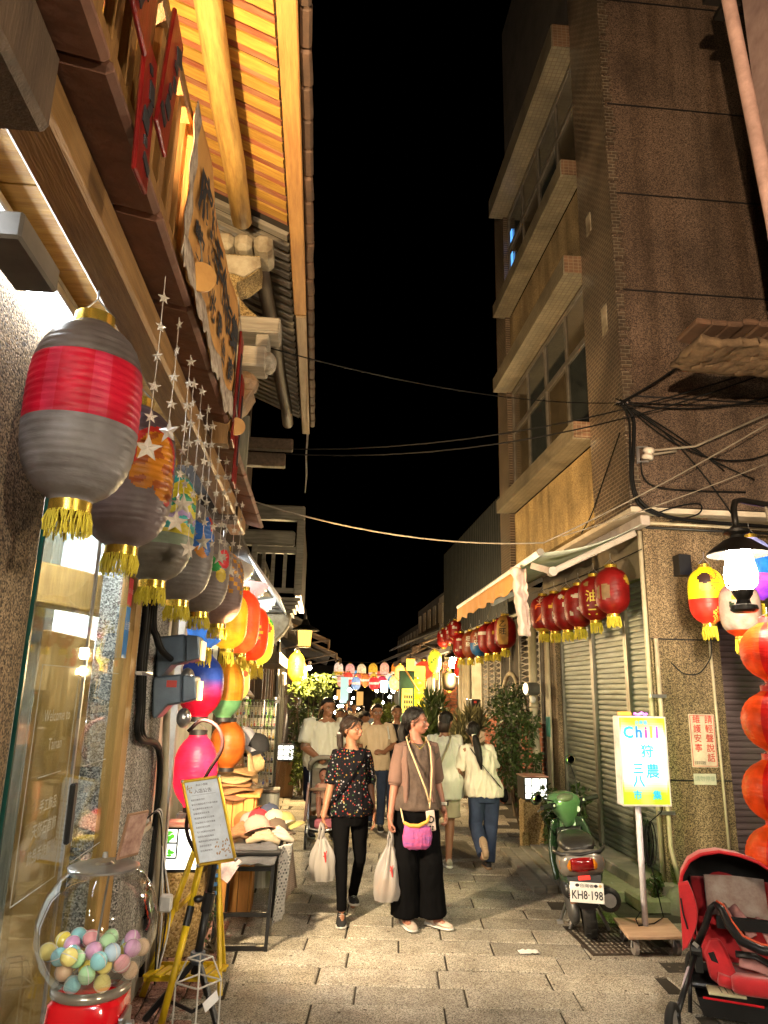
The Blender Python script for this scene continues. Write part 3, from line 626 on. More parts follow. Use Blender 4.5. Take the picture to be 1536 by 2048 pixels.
sub('white_post', lh, MB().box(-.985, -.925, 5.06, 5.12, 0, 2.9), M('white peeling post', (.55, .52, .45), .7, col2=(.35, .3, .24), ns=5))
m_flood = M('blue grey metal', (.13, .17, .22), .45, .4, col2=(.09, .12, .16), bump=.1)
def floodlight(z, dz, lab, k):
    f = thing('floodlight', lab, 'floodlight', (-.85, 4.6, z), 'floodlights on the pillar')
    rot = Matrix.Rotation(RAD(-4), 3, 'Y'); c = Vector((-.86, 4.6, z))
    P = lambda x, y, q: c + rot @ Vector((x, y, q))
    pr = [(-.12, .085), (.03, .095), (.05, .095), (.05, -.075), (-.03, -.085), (-.10, -.16), (-.12, -.15)]
    sub('housing', f, MB().prism([(a, b) for a, b in pr], P(0, .10, 0), rot @ Vector((1, 0, 0)), rot @ Vector((0, 0, 1)), .2), m_flood, bevel=.012)
    sub('visor', f, MB().prism([(.055, .09), (.13, .08), (.14, -.055), (.055, -.075)], P(0, .105, 0), rot @ Vector((1, 0, 0)), rot @ Vector((0, 0, 1)), .21), m_flood, bevel=.008)
    sub('lens', f, MB().box(-.72, -.712, 4.52, 4.68, z-.055, z+.06), glow('warm lens', (1, .6, .2), .5))
    sub('knuckle', f, MB().ball((-.80, 4.6, z-.16), (.045, .05, .06), 10, 8), m_steel, smooth=True)
    if k: sub('maker_plate', f, MB().box(-.9, -.84, 4.494, 4.497, z+.02, z+.06), M('red maker plate', (.55, .06, .05), .5))
    return f
floodlight(1.94, 0, 'upper of two blue grey floodlights on the pillar, lens aimed across the street', 0)
floodlight(1.70, 0, 'lower blue grey floodlight, the one with a small red plate, on the pillar', 1)
ps = thing('power_strip', 'dusty power strip with white plugs lying on the pillar base', 'power strip', (-.96, 4.55, .95))
sub('shelf_stone', lh, MB().box(-1.03, -.95, 4.03, 4.85, .42, .9), peb_grey)
sub('strip', ps, MB().box(-1.0, -.94, 4.35, 4.65, .905, .945), m_cream, bevel=.006); sub('plug', ps, MB().box(-.98, -.95, 4.5, 4.54, .946, .985), m_white, bevel=.004); sub('plug', ps, MB().box(-.98, -.95, 4.58, 4.62, .946, .985), m_white, bevel=.004)
for k in range(4): sub('cord', ps, MB().tube(curve([(-.96, 4.5+.03*k, .97), (-.9, 4.6+.03*k, 1.0), (-.88, 4.7, .8), (-.87+.02*k, 4.72+.02*k, .4), (-.86, 4.75, .05)]), .005, 6), m_white if k % 2 else m_black, smooth=True)
adp = sub('adapter', ps, MB().box(-.86, -.79, 4.66, 4.72, .45, .54), m_white, bevel=.01)
hose = tag(MB().tube(curve([(-.80, 4.8, 1.45), (-.72, 4.8, 1.52), (-.62, 4.8, 1.48), (-.58, 4.8, 1.36), (-.66, 4.8, 1.2), (-.74, 4.8, 1.02), (-.76, 4.8, .88), (-.7, 4.8, .76), (-.62, 4.8, .74), (-.57, 4.8, .82), (-.6, 4.8, .98), (-.64, 4.8, 1.1)]), .012, 8).build('looped_hose', M('dark red cable', (.02, .006, .006), .6, spec=.2), None, smooth=True), 'dark looped cable hanging in front of the pink lantern', 'cable')
# ================================================================== lamps
def tube_light(x, y0, y1, z, lab, s):
    t = thing('ceiling_tube', lab, 'ceiling light', (x, (y0+y1)/2, z), 'white tube lights under the porch')
    sub('tray', t, MB().box(x-.06, x+.06, y0, y1, z+.03, z+.06), m_white, bevel=.006)
    sub('tube', t, MB().tube([(x, y0+.02, z), (x, y1-.02, z)], .02, 10), glow('tube glow %g' % s, (.88, .95, 1.0), s), smooth=True)
tube_light(-.96, 1.3, 2.5, 2.945, 'long white tube light on the porch ceiling above the largest lantern', 9)
tube_light(-1.05, -1.6, -.3, 2.93, 'unseen white tube light added on the porch ceiling behind the viewer', 90)  # unseen tube added to light the foreground and the faces
tube_light(-1.08, 2.75, 3.85, 2.75, 'tube light inside the glass shop just behind the door head', 70)
tube_light(-2.3, 4.3, 5.6, 2.85, 'tube light inside the glass shop over the jewellery shelves', 380)
sub('equipment_box', lh, MB().box(-.92, -.80, 1.66, 1.93, 2.82, 2.90), M('taupe metal box', (.11, .095, .08), .5), bevel=.008)
sub('white_panel', lh, MB().box(-1.14, -.9, 2.0, 2.6, 3.005, 3.02), m_wallin)
# ================================================================== lamps that light the lane
def lamp_spot(name, loc, tgt, e, col, ang, blend=.4, rad=.05):
    d = bpy.data.lights.new(name, 'SPOT'); d.energy = e; d.color = col; d.spot_size = RAD(ang); d.spot_blend = blend; d.shadow_soft_size = rad
    o = bpy.data.objects.new(name, d); COL.objects.link(o); o.location = loc
    o.rotation_euler = (Vector(tgt)-Vector(loc)).to_track_quat('-Z', 'Y').to_euler(); return o
lamp_spot('upper_flood_beam', (-.69, 4.6, 1.95), (3.0, 9.2, 5.0), 430, (1, .62, .27), 47, .9)
lamp_spot('lower_flood_beam', (-.69, 4.6, 1.71), (1.6, 7.5, .3), 190, (1, .76, .46), 120, .8)
bf = floodlight(2.3, 0, 'unseen floodlight added behind the viewer to brighten the corner building', 0)
bf.location = (-.6, -1.2, 2.6); del bf['group']
lamp_spot('added_rear_beam', (-.43, -1.2, 2.62), (4.2, 6.4, 6.6), 950, (1, .70, .42), 62, .8)  # unseen floodlight and beam added to brighten the building's side wall
fl = thing('eave_uplighter', 'warm uplighter standing behind the honey pickets below the golden battens', 'uplighter', (-.95, 2.0, 3.13))
sub('base', fl, MB().lathe([(0, 3.13), (.07, 3.13), (.07, 3.15), (.02, 3.16), (.02, 3.2), (0, 3.2)], 12, (-.95, 2.0, 0)), m_iron)
sub('shade', fl, MB().lathe([(.03, 3.2), (.07, 3.3), (.066, 3.3), (.026, 3.205)], 14, (-.95, 2.0, 0)), m_iron)
sub('bulb', fl, MB().ball((-.95, 2.0, 3.28), .035), glow('warm bulb', (1, .66, .3), 90))
lamp_spot('uplight_beam', (-.95, 2.0, 3.33), (-.62, 2.3, 4.6), 85, (1, .70, .36), 160, .5, .04)
def oil_lamp(loc, s, lab, em, arm=None, group=None, cold=True):
    t = thing('street_lamp', lab, 'street lamp', loc, group); x, y, z = loc; c = loc
    P = lambda pr: [(r*s, q*s) for r, q in pr]
    sub('hat', t, MB().lathe(P([(.035, .36), (.05, .345), (.085, .335), (.085, .315), (.045, .30), (.05, .28), (.09, .265), (.19, .19), (.21, .165), (.205, .16), (.18, .18), (.06, .25), (0, .26)]), 28, c), m_iron, smooth=True, sm_angle=35)
    sub('globe', t, MB().lathe(P([(.055, .25), (.065, .18), (.085, .08), (.092, .02), (.085, -.03), (.06, -.07), (.03, -.08)]), 24, c), glow('lamp globe %s %g' % (cold, em), (1, .84, .60) if cold else (1, .74, .36), em), smooth=True)
    sub('burner', t, MB().lathe(P([(.06, -.075), (.07, -.09), (.06, -.12), (.04, -.15), (.05, -.18), (.085, -.19), (.09, -.22), (.07, -.235), (0, -.24)]), 20, c), m_iron)
    mb = MB()
    for k in range(4):
        a = PI/4+k*PI/2; f_ = lambda r, q: (x+r*s*math.cos(a), y+r*s*math.sin(a), z+q*s)
        mb.tube([f_(.075, .25), f_(.085, .15), f_(.11, .03), f_(.10, -.05), f_(.065, -.085)], .004*s, 6)
    sub('cage_wire', t, mb, m_steel)
    if arm: sub('arm', t, MB().tube([Vector(c)+Vector(p) for p in arm], .022*s, 10), m_iron, smooth=True)
    return t
ARMR = [(0, 0, .35), (0, 0, .42), (.01, .02, .50), (.05, .06, .56), (.12, .1, .585), (.3, .12, .57), (1.45, .2, .5)]
oil_lamp((2.87, 4.6, 2.53), 1.0, 'black oil lantern street lamp with white globe at the right edge by the speckled pillar', 150, ARMR, 'oil lamp style street lamps')
oil_lamp((2.9, -1.4, 2.6), 1.0, 'unseen black oil lantern lamp added for light behind the viewer', 300, ARMR, 'oil lamp style street lamps')  # unseen lamp added to light paving and people from the front
oil_lamp((-.3, -2.6, 2.7), 1.0, 'unseen black oil lantern lamp added for light behind the viewer on the shop side', 280, None, 'oil lamp style street lamps')  # second unseen lamp, added to brighten the near paving
# swan neck post lamp on the left, square glass
pl = thing('post_lamp', 'tall swan neck post lamp with square yellow glass on the left of the lane', 'street lamp', (-.66, 12.3, 0))
sub('post', pl, MB().tube([(-.66, 12.3, 0), (-.66, 12.3, 1.2), (-.67, 12.3, 2.5)], [.05, .04, .03], 10).tube([(-.67, 12.3, 2.4), (-.68, 12.3, 2.75), (-.62, 12.3, 3.0), (-.5, 12.3, 3.15), (-.36, 12.3, 3.17), (-.26, 12.3, 3.06), (-.24, 12.3, 2.86)], .024, 10), m_iron, smooth=True)
sub('collar', pl, MB().tube([(-.66, 12.3, 1.25), (-.665, 12.3, 1.95)], .048, 10), m_black)
sub('glass', pl, MB().lathe([(0, 2.44), (.10, 2.44), (.12, 2.7), (0, 2.7)], 4, (-.24, 12.3, 0)), glow('yellow lamp glass', (1, .58, .07), .9))
sub('cap', pl, MB().lathe([(.24, 2.70), (.22, 2.73), (.08, 2.80), (.05, 2.88), (.02, 2.9), (0, 2.9)], 12, (-.24, 12.3, 0)), m_iron)
sub('cage', pl, MB().lathe([(.12, 2.42), (.125, 2.43), (.125, 2.44), (0, 2.44)], 4, (-.24, 12.3, 0)), m_iron)
sub('sticker', pl, MB().box(-.70, -.63, 12.25, 12.252, 1.5, 1.6).box(-.70, -.63, 12.25, 12.252, 1.3, 1.42), m_white); sub('speaker', pl, MB().box(-.6, -.52, 12.28, 12.4, 1.78, 2.0), m_white, bevel=.02)
def lamp_point(loc, e, col, r=.08):
    d = bpy.data.lights.new('lamp_light', 'POINT'); d.energy = e; d.color = col; d.shadow_soft_size = r; o = bpy.data.objects.new('lamp_light', d); COL.objects.link(o); o.location = loc
lamp_point((-.24, 12.3, 2.33), 190, (1, .70, .32))
oil_lamp((3.06, 16.3, 2.35), .95, 'oil lantern street lamp by the red brick column on the right', 130, [(0, 0, .35), (-.02, 0, .6), (.02, .0, .75), (.1, .05, .82), (.35, .1, .8)], 'oil lamp style street lamps', False)
oil_lamp((2.62, 20.5, 2.25), .95, 'farthest oil lantern street lamp beside the red ball lantern', 130, [(0, 0, .35), (0, 0, .7), (.1, 0, .8), (.8, .1, .8)], 'oil lamp style street lamps', False)
lamp_point((3.06, 16.3, 2.02), 150, (1, .72, .36)); lamp_point((2.62, 20.5, 1.93), 150, (1, .72, .36)); lamp_point((-.2, 13.5, 2.0), 60, (1, .8, .55))
hb_ = thing('bulb', 'bare glowing bulb beside the pink lantern over the straw hats', 'bulb', (-.735, 5.62, 1.02)); sub('globe', hb_, MB().ball((-.735, 5.62, 1.02), .035, 14, 10), glow('hat stall bulb', (1, .78, .45), 60), smooth=True); sub('socket', hb_, MB().tube([(-.735, 5.62, 1.05), (-.735, 5.62, 1.12), (-.80, 5.66, 1.35)], .012, 8), m_black)
# ================================================================== paper lanterns
def paper(name, e, tl=.35):
    m, n, l, p = _new(name); MATS[name] = m
    at = n.new('ShaderNodeAttribute'); at.attribute_name = 'Col'
    tc = n.new('ShaderNodeTexCoord'); nz = n.new('ShaderNodeTexNoise'); nz.inputs['Scale'].default_value = 11; nz.inputs['Detail'].default_value = 7
    l.new(tc.outputs['Object'], nz.inputs[0]); rp = ramp(n, l, nz.outputs[0], [(.3, (.6, .57, .54)), (.6, (1, 1, 1))])
    mx = n.new('ShaderNodeMix'); mx.data_type = 'RGBA'; mx.blend_type = 'MULTIPLY'; mx.inputs[0].default_value = 1
    l.new(at.outputs[0], mx.inputs[6]); l.new(rp.outputs[0], mx.inputs[7])
    l.new(mx.outputs[2], p.inputs['Base Color']); p.inputs['Roughness'].default_value = .42; p.inputs['Specular IOR Level'].default_value = .35
    b = n.new('ShaderNodeBump'); b.inputs['Strength'].default_value = .55; b.inputs['Distance'].default_value = .012
    n2 = n.new('ShaderNodeTexNoise'); n2.inputs['Scale'].default_value = 9; n2.inputs['Detail'].default_value = 5; m2 = n.new('ShaderNodeMapping'); m2.inputs['Scale'].default_value = (1.2, 1.2, 5); l.new(tc.outputs['Object'], m2.inputs[0]); l.new(m2.outputs[0], n2.inputs[0]); l.new(n2.outputs[0], b.inputs['Height']); l.new(b.outputs[0], p.inputs['Normal'])
    if e: l.new(mx.outputs[2], p.inputs['Emission Color']); p.inputs['Emission Strength'].default_value = e
    tr = n.new('ShaderNodeBsdfTranslucent'); l.new(mx.outputs[2], tr.inputs[0])
    ms = n.new('ShaderNodeMixShader'); ms.inputs[0].default_value = tl; l.new(p.outputs[0], ms.inputs[1]); l.new(tr.outputs[0], ms.inputs[2])
    l.new(ms.outputs[0], n['Material Output'].inputs[0]); return m
PAP = {0: paper('unlit lantern paper', 0), 1: paper('softly lit lantern paper', .06), 2: paper('lit lantern paper', .20, .1), 3: paper('bright lantern paper', .36, .1)}
m_gold = M('gold foil ring', (.75, .50, .08), .25, .85, ns=20)
m_tas = M('yellow tassel thread', (.62, .50, .04), .7, col2=(.45, .36, .02), ns=40)
m_blackring = M('black lantern ring', (.015, .012, .012), .5)
def bulge(t, shape):
    a = abs(2*t-1)
    if shape == 'barrel': return max(.36, (1-a**3.4)**.5) if a < 1 else .36
    if shape == 'ball': return max(.30, (1-a**2.05)**.5) if a < 1 else .30
    if shape == 'jar': return max(.42, (1-(a**2.6)*.83)**.75)
    return 1
NL = 0
def lantern(loc, Rr, H, pat, lit, label, group, shape='barrel', nu=40, ribs=20, k=2, tassel=True, ring=None, tl=.11, deco=None, hook=.06, cat='lantern', bulb=0):
    """pat(u, v) -> colour: u round the lantern (0 = street right, .75 = towards -y), v from bottom to top"""
    t = thing('paper_lantern', label, cat, loc, group); x, y, z = loc; n = ribs*k; rs = Rr/.16
    rad = lambda v: Rr*bulge(v, shape)
    prof = []
    for i in range(n+1):
        v = i/n; ph = (i % k)/k; prof.append((rad(v)*(1+.013*math.sin(PI*ph)) if ph else rad(v)*.996, z-H/2+H*v))
    sub('paper_shade', t, MB().lathe(prof, nu, (x, y, 0), colf=pat), PAP[lit], smooth=True)
    rm = ring or m_gold; re = rad(0)*.98
    sub('top_ring', t, MB().lathe([(re*.9, z+H/2-.004), (re*1.03, z+H/2-.004), (re*1.03, z+H/2+.03*rs), (re*.9, z+H/2+.03*rs), (re*.9, z+H/2-.004)], 32, (x, y, 0)), rm, smooth=True, sm_angle=35)
    if hook: sub('hook', t, MB().tube([(x-re, y, z+H/2+.03*rs), (x, y, z+H/2+.03*rs+hook), (x+re, y, z+H/2+.03*rs)], .003, 5).tube([(x, y, z+H/2+.03*rs+hook), (x, y, z+H/2+.05*rs+hook*1.6)], .003, 5), m_steel)
    zb = z-H/2
    sub('bottom_ring', t, MB().lathe([(re*.9, zb+.004), (re*1.03, zb+.004), (re*1.03, zb-.03*rs), (re*.9, zb-.03*rs), (re*.9, zb+.004)], 32, (x, y, 0)), rm, smooth=True, sm_angle=35)
    if tassel:
        mb = MB(); q = random.Random(int(abs(y)*1000)); ns = 96 if nu > 60 else (44 if nu > 30 else 18)
        for i in range(ns):
            a = 2*PI*i/ns+q.uniform(-.05, .05); px, py = x+re*math.cos(a), y+re*math.sin(a); ln = tl*q.uniform(.75, 1.08); dx, dy = q.gauss(0, .007), q.gauss(0, .007); w = .0024 if nu > 60 else (.0042 if nu > 30 else .008)
            mb.tube([(px, py, zb-.026*rs), (px+dx, py+dy, zb-.03*rs-ln*.5), (px+dx*.6+q.gauss(0, .004), py+dy*1.5, zb-.03*rs-ln)], w, 4)
        sub('tassel', t, mb, m_tas)
    if deco: deco(t, x, y, z, Rr, H, rad)
    return t
def wraptext(t, x, y, z, H, rad, body, size, u, v, mat, vert=False):
    """lettering laid round the paper at angle u, height v"""
    for i, ch in enumerate(body if vert else [body]):
        zc = z-H/2+H*v-(i*size*1.08 if vert else 0)
        def wp(px, py):
            vv = min(.98, max(.02, (zc+py-z+H/2)/H)); r = rad(vv)*1.03+.001; a = 2*PI*u+px/rad(.5); return (x+r*math.cos(a), y+r*math.sin(a), zc+py)
        sub('lettering', t, MB().text(ch, size, (0, 0, 0), (1, 0, 0), (0, 0, 1), warp=wp, bold=.012), mat)
def flat(c): return lambda u, v: c
def dist(u, v, u0, v0, a=1.9): du = (u-u0+.5) % 1-.5; return math.hypot(du*a, v-v0)
def rays(u, v, u0, v0, n, r0, r1):
    du = ((u-u0+.5) % 1-.5)*1.9; dv = v-v0; rr_ = math.hypot(du, dv); a = math.atan2(dv, du); return rr_ < r0+(r1-r0)*(.5+.5*math.cos(n*a))
G = 'painted lanterns hung under the shop beam'
def p1(u, v):
    if .40 < v < .735: return (.60, .005, .03) if int(u*22) % 3 else (.66, .03, .08)
    return (.235, .22, .222) if v < .4 else (.15, .125, .115)
def p2(u, v):
    if dist(u, v, .89, .60) < .16 or dist(u, v, .84, .45) < .10 or dist(u, v, .94, .42) < .12: return (.72, .25, .01) if noise.noise((u*22, v*16, 0)) > -.15 else (.45, .10, .01)
    if dist(u, v, .96, .33) < .05 or abs(dist(u, v, .89, .60)-.18) < .02: return (.65, .03, .02)
    if .52 < v < .68 and .55 < u: return (.10, .08, .30)
    return (.215, .17, .175) if v < .75 else (.13, .085, .095)
def p3(u, v):
    if u > .72 and .38 < v < .86:
        k = int((v+.03*math.sin(u*40))*16) % 6; return [(.75, .6, .03), (.05, .42, .42), (.45, .33, .6), (.72, .62, .05), (.05, .35, .2), (.7, .55, .02)][k]
    return (.25, .31, .22) if v > .28 else (.19, .165, .14)
def p4(u, v):
    if rays(u, v, .90, .62, 5, .10, .20): return (.02, .12, .45)
    if dist(u, v, .89, .50) < .10: return (.68, .26, .03)
    if dist(u, v, .80, .40) < .05 or dist(u, v, .74, .3) < .04: return (.08, .38, .33)
    if dist(u, v, .95, .75) < .07: return (.6, .05, .02)
    return (.24, .215, .205)
def p5(u, v):
    if dist(u, v, .92, .62) < .11: return (.65, .02, .03)
    if dist(u, v, .85, .55) < .09: return (.03, .35, .07)
    if dist(u, v, .90, .42) < .08 or dist(u, v, .8, .68) < .06: return (.75, .55, .02)
    return (.27, .23, .21)
def p6(u, v): return (.65, .3, .02) if (int(u*30)+int(v*20)) % 3 == 0 and v > .4 else (.27, .19, .175)
LL = [((-.72, 2.03, 2.50), .158, .56, p1, 'largest lantern, grey with a wide glossy red band, nearest of the row under the beam'),
      ((-.72, 2.58, 2.47), .158, .54, p2, 'plum grey lantern with orange shapes, just behind the red banded lantern'),
      ((-.72, 3.10, 2.415), .155, .52, p3, 'grey green lantern with yellow and teal waves under the beam'),
      ((-.71, 3.62, 2.395), .155, .52, p4, 'grey lantern with blue star shape and orange dot under the beam'),
      ((-.70, 4.22, 2.39), .155, .50, p5, 'grey lantern with red and green dots under the beam, above the floodlights'),
      ((-.68, 4.85, 2.38), .155, .50, p6, 'dim pinkish lantern with orange checks, last unlit one under the beam')]
for (loc, r_, h_, pt, lb) in LL: lantern(loc, r_, h_, pt, 0, lb, G, tl=.065, nu=120, ribs=24, k=4)
G2 = 'glowing lanterns at the hat shop'
def grad(c0, c1): return lambda u, v: tuple(a+(b-a)*v for a, b in zip(c0, c1))
def jar(u, v):
    k = min(1, max(0, (v-.30)/.30)); return (.50*(1-k)+.02*k, .004*(1-k)+.06*k, .03*(1-k)+.34*k)
def p_or(u, v): return (.12, .30, .13) if v < .3 else (.55, .20, .012) if int(u*20) % 2 else (.50, .26, .02)
def p_rd(u, v):
    return (.9, .45, .02) if rays(u, v, .8, .5, 6, .06, .15) else (.85, .055, .01)
def p_yl(u, v):
    if dist(u, v, .87, .72) < .09: return (.7, .06, .02)
    return (.05, .4, .03) if dist(u, v, .95, .85) < .08 else (.92, .70, .05)
lantern((-.86, 5.55, 1.74), .165, .46, jar, 1, 'blue over red jar shaped lantern beside the floodlights', G2, 'jar', tassel=False, ring=m_blackring)
lantern((-.74, 6.05, 1.72), .15, .46, p_or, 1, 'orange and green jar shaped lantern behind the blue and red one', G2, 'jar', tassel=False, ring=m_blackring)
lantern((-.85, 5.55, 1.14), .155, .50, lambda u, v: (.8, .02, .09), 1, 'glowing pink jar lantern behind the looped cable', G2, 'jar', tassel=False, ring=m_blackring, hook=.05)
lantern((-.70, 6.15, 1.28), .14, .36, flat((.45, .12, .015)), 0, 'dull orange jar lantern half hidden behind the pink lantern', G2, 'jar', tassel=False, ring=m_blackring)
lantern((-.84, 5.45, 2.22), .14, .42, flat((.05, .2, .62)), 2, 'lit blue lantern peeping out below the unlit row', G2)
lantern((-.74, 5.95, 2.26), .15, .46, flat((.78, .46, .02)), 2, 'amber lantern between the blue and the big red lantern', G2)
lantern((-.70, 6.5, 2.30), .165, .56, grad((.9, .16, .03), (.85, .06, .015)), 2, 'big plain orange red lit lantern under the white scalloped boards', G2)
lantern((-.64, 7.0, 2.24), .155, .52, p_rd, 2, 'red lit lantern with a yellow flower by the scalloped boards', G2)
lantern((-.62, 7.55, 2.22), .155, .52, p_yl, 3, 'yellow and green lit lantern, outermost by the scalloped boards', G2)
lantern((-.76, 7.0, 1.80), .125, .38, lambda u, v: (.6, .1, .03) if dist(u, v, .88, .65) < .08 else (.95, .78, .12), 3, 'bright yellow lantern hanging over the earring rack', G2, tassel=False)
G3 = 'red lanterns on a line under the awning'
RD = (.25, .007, .007)
def q1(u, v):
    if dist(u, v, .60, .45) < .17 and abs((u*60) % 3-1.5) > .3: return (.28, .17, .08)
    if dist(u, v, .88, .72) < .11: return (.62, .42, .05)
    return RD
def q2(u, v):
    if rays(u, v, .80, .62, 4, .015, .08): return (.65, .5, .12)
    if dist(u, v, .6, .8) < .06: return (.30, .22, .08)
    return RD
def q3(u, v):
    if dist(u, v, .68, .62) < .07 or dist(u, v, .74, .6) < .055 or dist(u, v, .62, .82) < .06: return (.62, .6, .55)
    if abs((u-.66)*1.9)+abs(v-.8) < .05 or abs((u-.72)*1.9)+abs(v-.38) < .05: return (.62, .45, .08)
    return RD
def q4(u, v):
    if (dist(u, v, .66, .72, 1.0) < .05 or dist(u, v, .72, .42, .9) < .05 or dist(u, v, .6, .3) < .05): return (.62, .58, .5)
    return RD
def q5(u, v):
    if abs(v-.62) < .04 and abs(u-.68) < .05 or dist(u, v, .68, .67) < .04: return (.68, .47, .05)
    if abs(u-.7) < .03 and .3 < v < .5: return (.62, .6, .55)
    return RD
def q6(u, v):
    if rays(u, v, .66, .86, 8, .02, .12): return (.55, .4, .3)
    return (.6, .42, .05) if v < .08 else RD
d2 = lambda body, sz, u, v, mt, vert=False: (lambda t, x, y, z, Rr, H, rad: wraptext(t, x, y, z, H, rad, body, sz, u, v, mt, vert))
m_or = M('orange brush paint', (.72, .16, .02), .5); m_yp = M('gold brush paint', (.70, .50, .06), .5); m_wp = M('cream brush paint', (.6, .56, .48), .5)
RL = [(6.80, 2.74, q1, 'red lantern with a brown horse shape and gold crescent, nearest under the awning', None), (7.26, 2.72, q2, 'red lantern with gold characters and a small star under the awning', d2('油三', .13, .66, .5, m_yp, True)),
      (7.72, 2.69, q4, 'red lantern with wispy cream clouds under the awning', None), (8.12, 2.69, q3, 'red lantern with white clouds and gold diamonds under the awning', None),
      (8.56, 2.71, q5, 'red lantern with a gold ingot and white tag under the awning', None), (9.02, 2.74, q6, 'red lantern with a big orange numeral and firework strokes, farthest of the six', d2('2', .34, .67, .46, m_or))]
for (y, z, pt, lb, dc) in RL: lantern((2.88, y, z), .165, .46, pt, 0, lb, G3, deco=dc, nu=48, ribs=18, tl=.10)
tag(MB().tube(sag((3.05, 6.45, 3.1), (2.95, 9.7, 3.1), .03), .005, 5).build('lantern_line', m_cable), 'line carrying the red lanterns under the awning', 'wire')
G4 = 'dim lanterns along the lattice front'
def band(c0, c1, a, b): return lambda u, v: c1 if a < v < b else c0
BRN = (.22, .05, .02)
for (y, z, pt, lb, dc) in ((10.95, 2.66, lambda u, v: (.62, .36, .1) if .58 < u < .76 and v > .1 else RD, 'red lantern with a pale gold panel beside the torn awning strip', d2('乙旺', .11, .67, .72, m_iron, True)),
        (11.5, 2.62, q5, 'red lantern with small figure, second from the torn awning strip', None), (12.1, 2.64, band(RD, (.6, .55, .5), .62, .72), 'red lantern with cream swash over the lattice front', None),
        (12.75, 2.62, lambda u, v: (.02, .12, .34) if v < .45 else BRN, 'blue bottomed lantern with pale characters over the lattice front', d2('平安', .12, .67, .7, m_wp, True)), (13.5, 2.62, flat(BRN), 'brown lantern with faint characters over the lattice front', d2('旺來', .1, .67, .7, m_wp, True)),
        (14.4, 2.66, q4, 'dark red lantern at the far end of the lattice front', None)):
    lantern((2.88, y, z), .17, .5, pt, 0, lb, G4, deco=dc, nu=28, ribs=14, tl=.1)
for (y, z, lb) in ((15.4, 3.05, 'small dark red lantern up under the far eave, first of three'), (16.1, 3.0, 'small dark red lantern up under the far eave, middle of three'), (16.9, 2.98, 'small dark red lantern up under the far eave, last of three')):
    lantern((2.95, y, z), .16, .42, q3, 0, lb, G4, nu=20, ribs=10, tassel=False)
lantern((3.05, 15.3, 2.25), .15, .42, lambda u, v: (.3, .4, .05) if dist(u, v, .7, .6) < .15 else (.55, .03, .02), 1, 'red lantern with green patch behind the brass pipes', G4, nu=24, ribs=12)
lantern((3.03, 16.6, 2.0), .17, .45, flat((.02, .015, .012)), 0, 'black unlit lantern beside the brick column', G4, nu=20, ribs=10, tassel=False)
G5 = 'bright lanterns by the right hand pillar'
def s1(u, v):
    if dist(u, v, .66, .78, 1.5) < .10 and v > .68: return (.03, .012, .01)
    if dist(u, v, .66, .63, 1.4) < .085: return (.55, .26, .06)
    if v < .42: return (.75, .42, .05) if dist(u, v, .8, .15) < .16 and int(u*50+v*30) % 2 else (.75, .02, .01)
    return (.9, .62, .01)
def s2(u, v):
    if v < .10: return (.8, .06, .01)
    if dist(u, v, .6, .55) < .05: return (.03, .05, .02)
    if dist(u, v, .62, .68) < .04: return (.75, .4, .03)
    return (.46, .34, .28) if v < .8 else (.45, .25, .25)
def s3(u, v):
    if rays(u, v, .66, .80, 5, .03, .10) or rays(u, v, .73, .68, 5, .015, .05): return (.6, .02, .08)
    return (.38, .40, .75) if v > .7 else (.02, .17, .72) if v > .4 else (.6, .08, .4) if v > .28 else (.3, .05, .75)
lantern((3.42, 6.02, 2.61), .155, .50, s1, 2, 'yellow over red lantern with painted figure on the speckled pillar', G5, deco=d2('狀元', .10, .755, .82, m_or, True), nu=56, ribs=20)
lantern((3.53, 5.72, 2.46), .160, .46, s2, 1, 'cream lantern with red base below the oil lamp', G5, nu=48, ribs=18)
lantern((3.80, 5.9, 2.84), .17, .56, s3, 2, 'blue and violet lantern with red stars behind the oil lamp', G5, nu=56, ribs=20)
for i, (x, z, lb) in enumerate(((3.16, 2.05, 'top orange ball lantern of the string at the right edge'), (3.12, 1.58, 'second orange ball lantern of the string at the right edge'), (3.08, 1.13, 'third orange ball lantern at the right edge, level with the notice'), (3.06, .72, 'lowest orange ball lantern at the right edge above the red stroller'))):
    lantern((x, 4.8, z), .20, .40, lambda u, v: (.6, .01, .006) if abs((u*4) % 1-.5) < .07 else (.72, .07, .008), 1, lb, 'orange ball lanterns', 'ball', nu=40, ribs=12, tassel=False, ring=M('red lantern ring', (.6, .02, .02), .5), hook=.03)
# far end of the lane: strings of lit lanterns across
G6 = 'lit lanterns strung across the far end of the lane'
cl = [(.9, .72, .58), (.85, .45, .38), (.9, .74, .45), (.85, .5, .05), (.9, .5, .35), (.8, .25, .02)]
nm = ['white', 'coral', 'cream', 'yellow', 'rosy', 'orange']
for i in range(6):
    x = .86+i*.475; lantern((x, 30, 2.58-.05*math.sin(i)), .185, .55, band(cl[i], cl[(i+3) % 6], .05, .3), 2, '%s lantern in the upper string across the far lane, number %d from the left wall' % (nm[i], i+1), G6, nu=14, ribs=6, tassel=False, hook=0)
c2 = [('salmon', (.85, .4, .3)), ('red', (.8, .08, .05)), ('blue topped', (.25, .4, .7)), ('coral', (.85, .2, .12)), ('brick orange', (.75, .22, .05)), ('scarlet', (.75, .05, .05)), ('gold', (.85, .55, .08)), ('cherry', (.75, .06, .12)), ('sky blue', (.15, .45, .75)), ('ivory', (.9, .8, .7)), ('dark orange', (.75, .15, .03)), ('peach', (.85, .5, .32)), ('lime', (.55, .6, .12))]
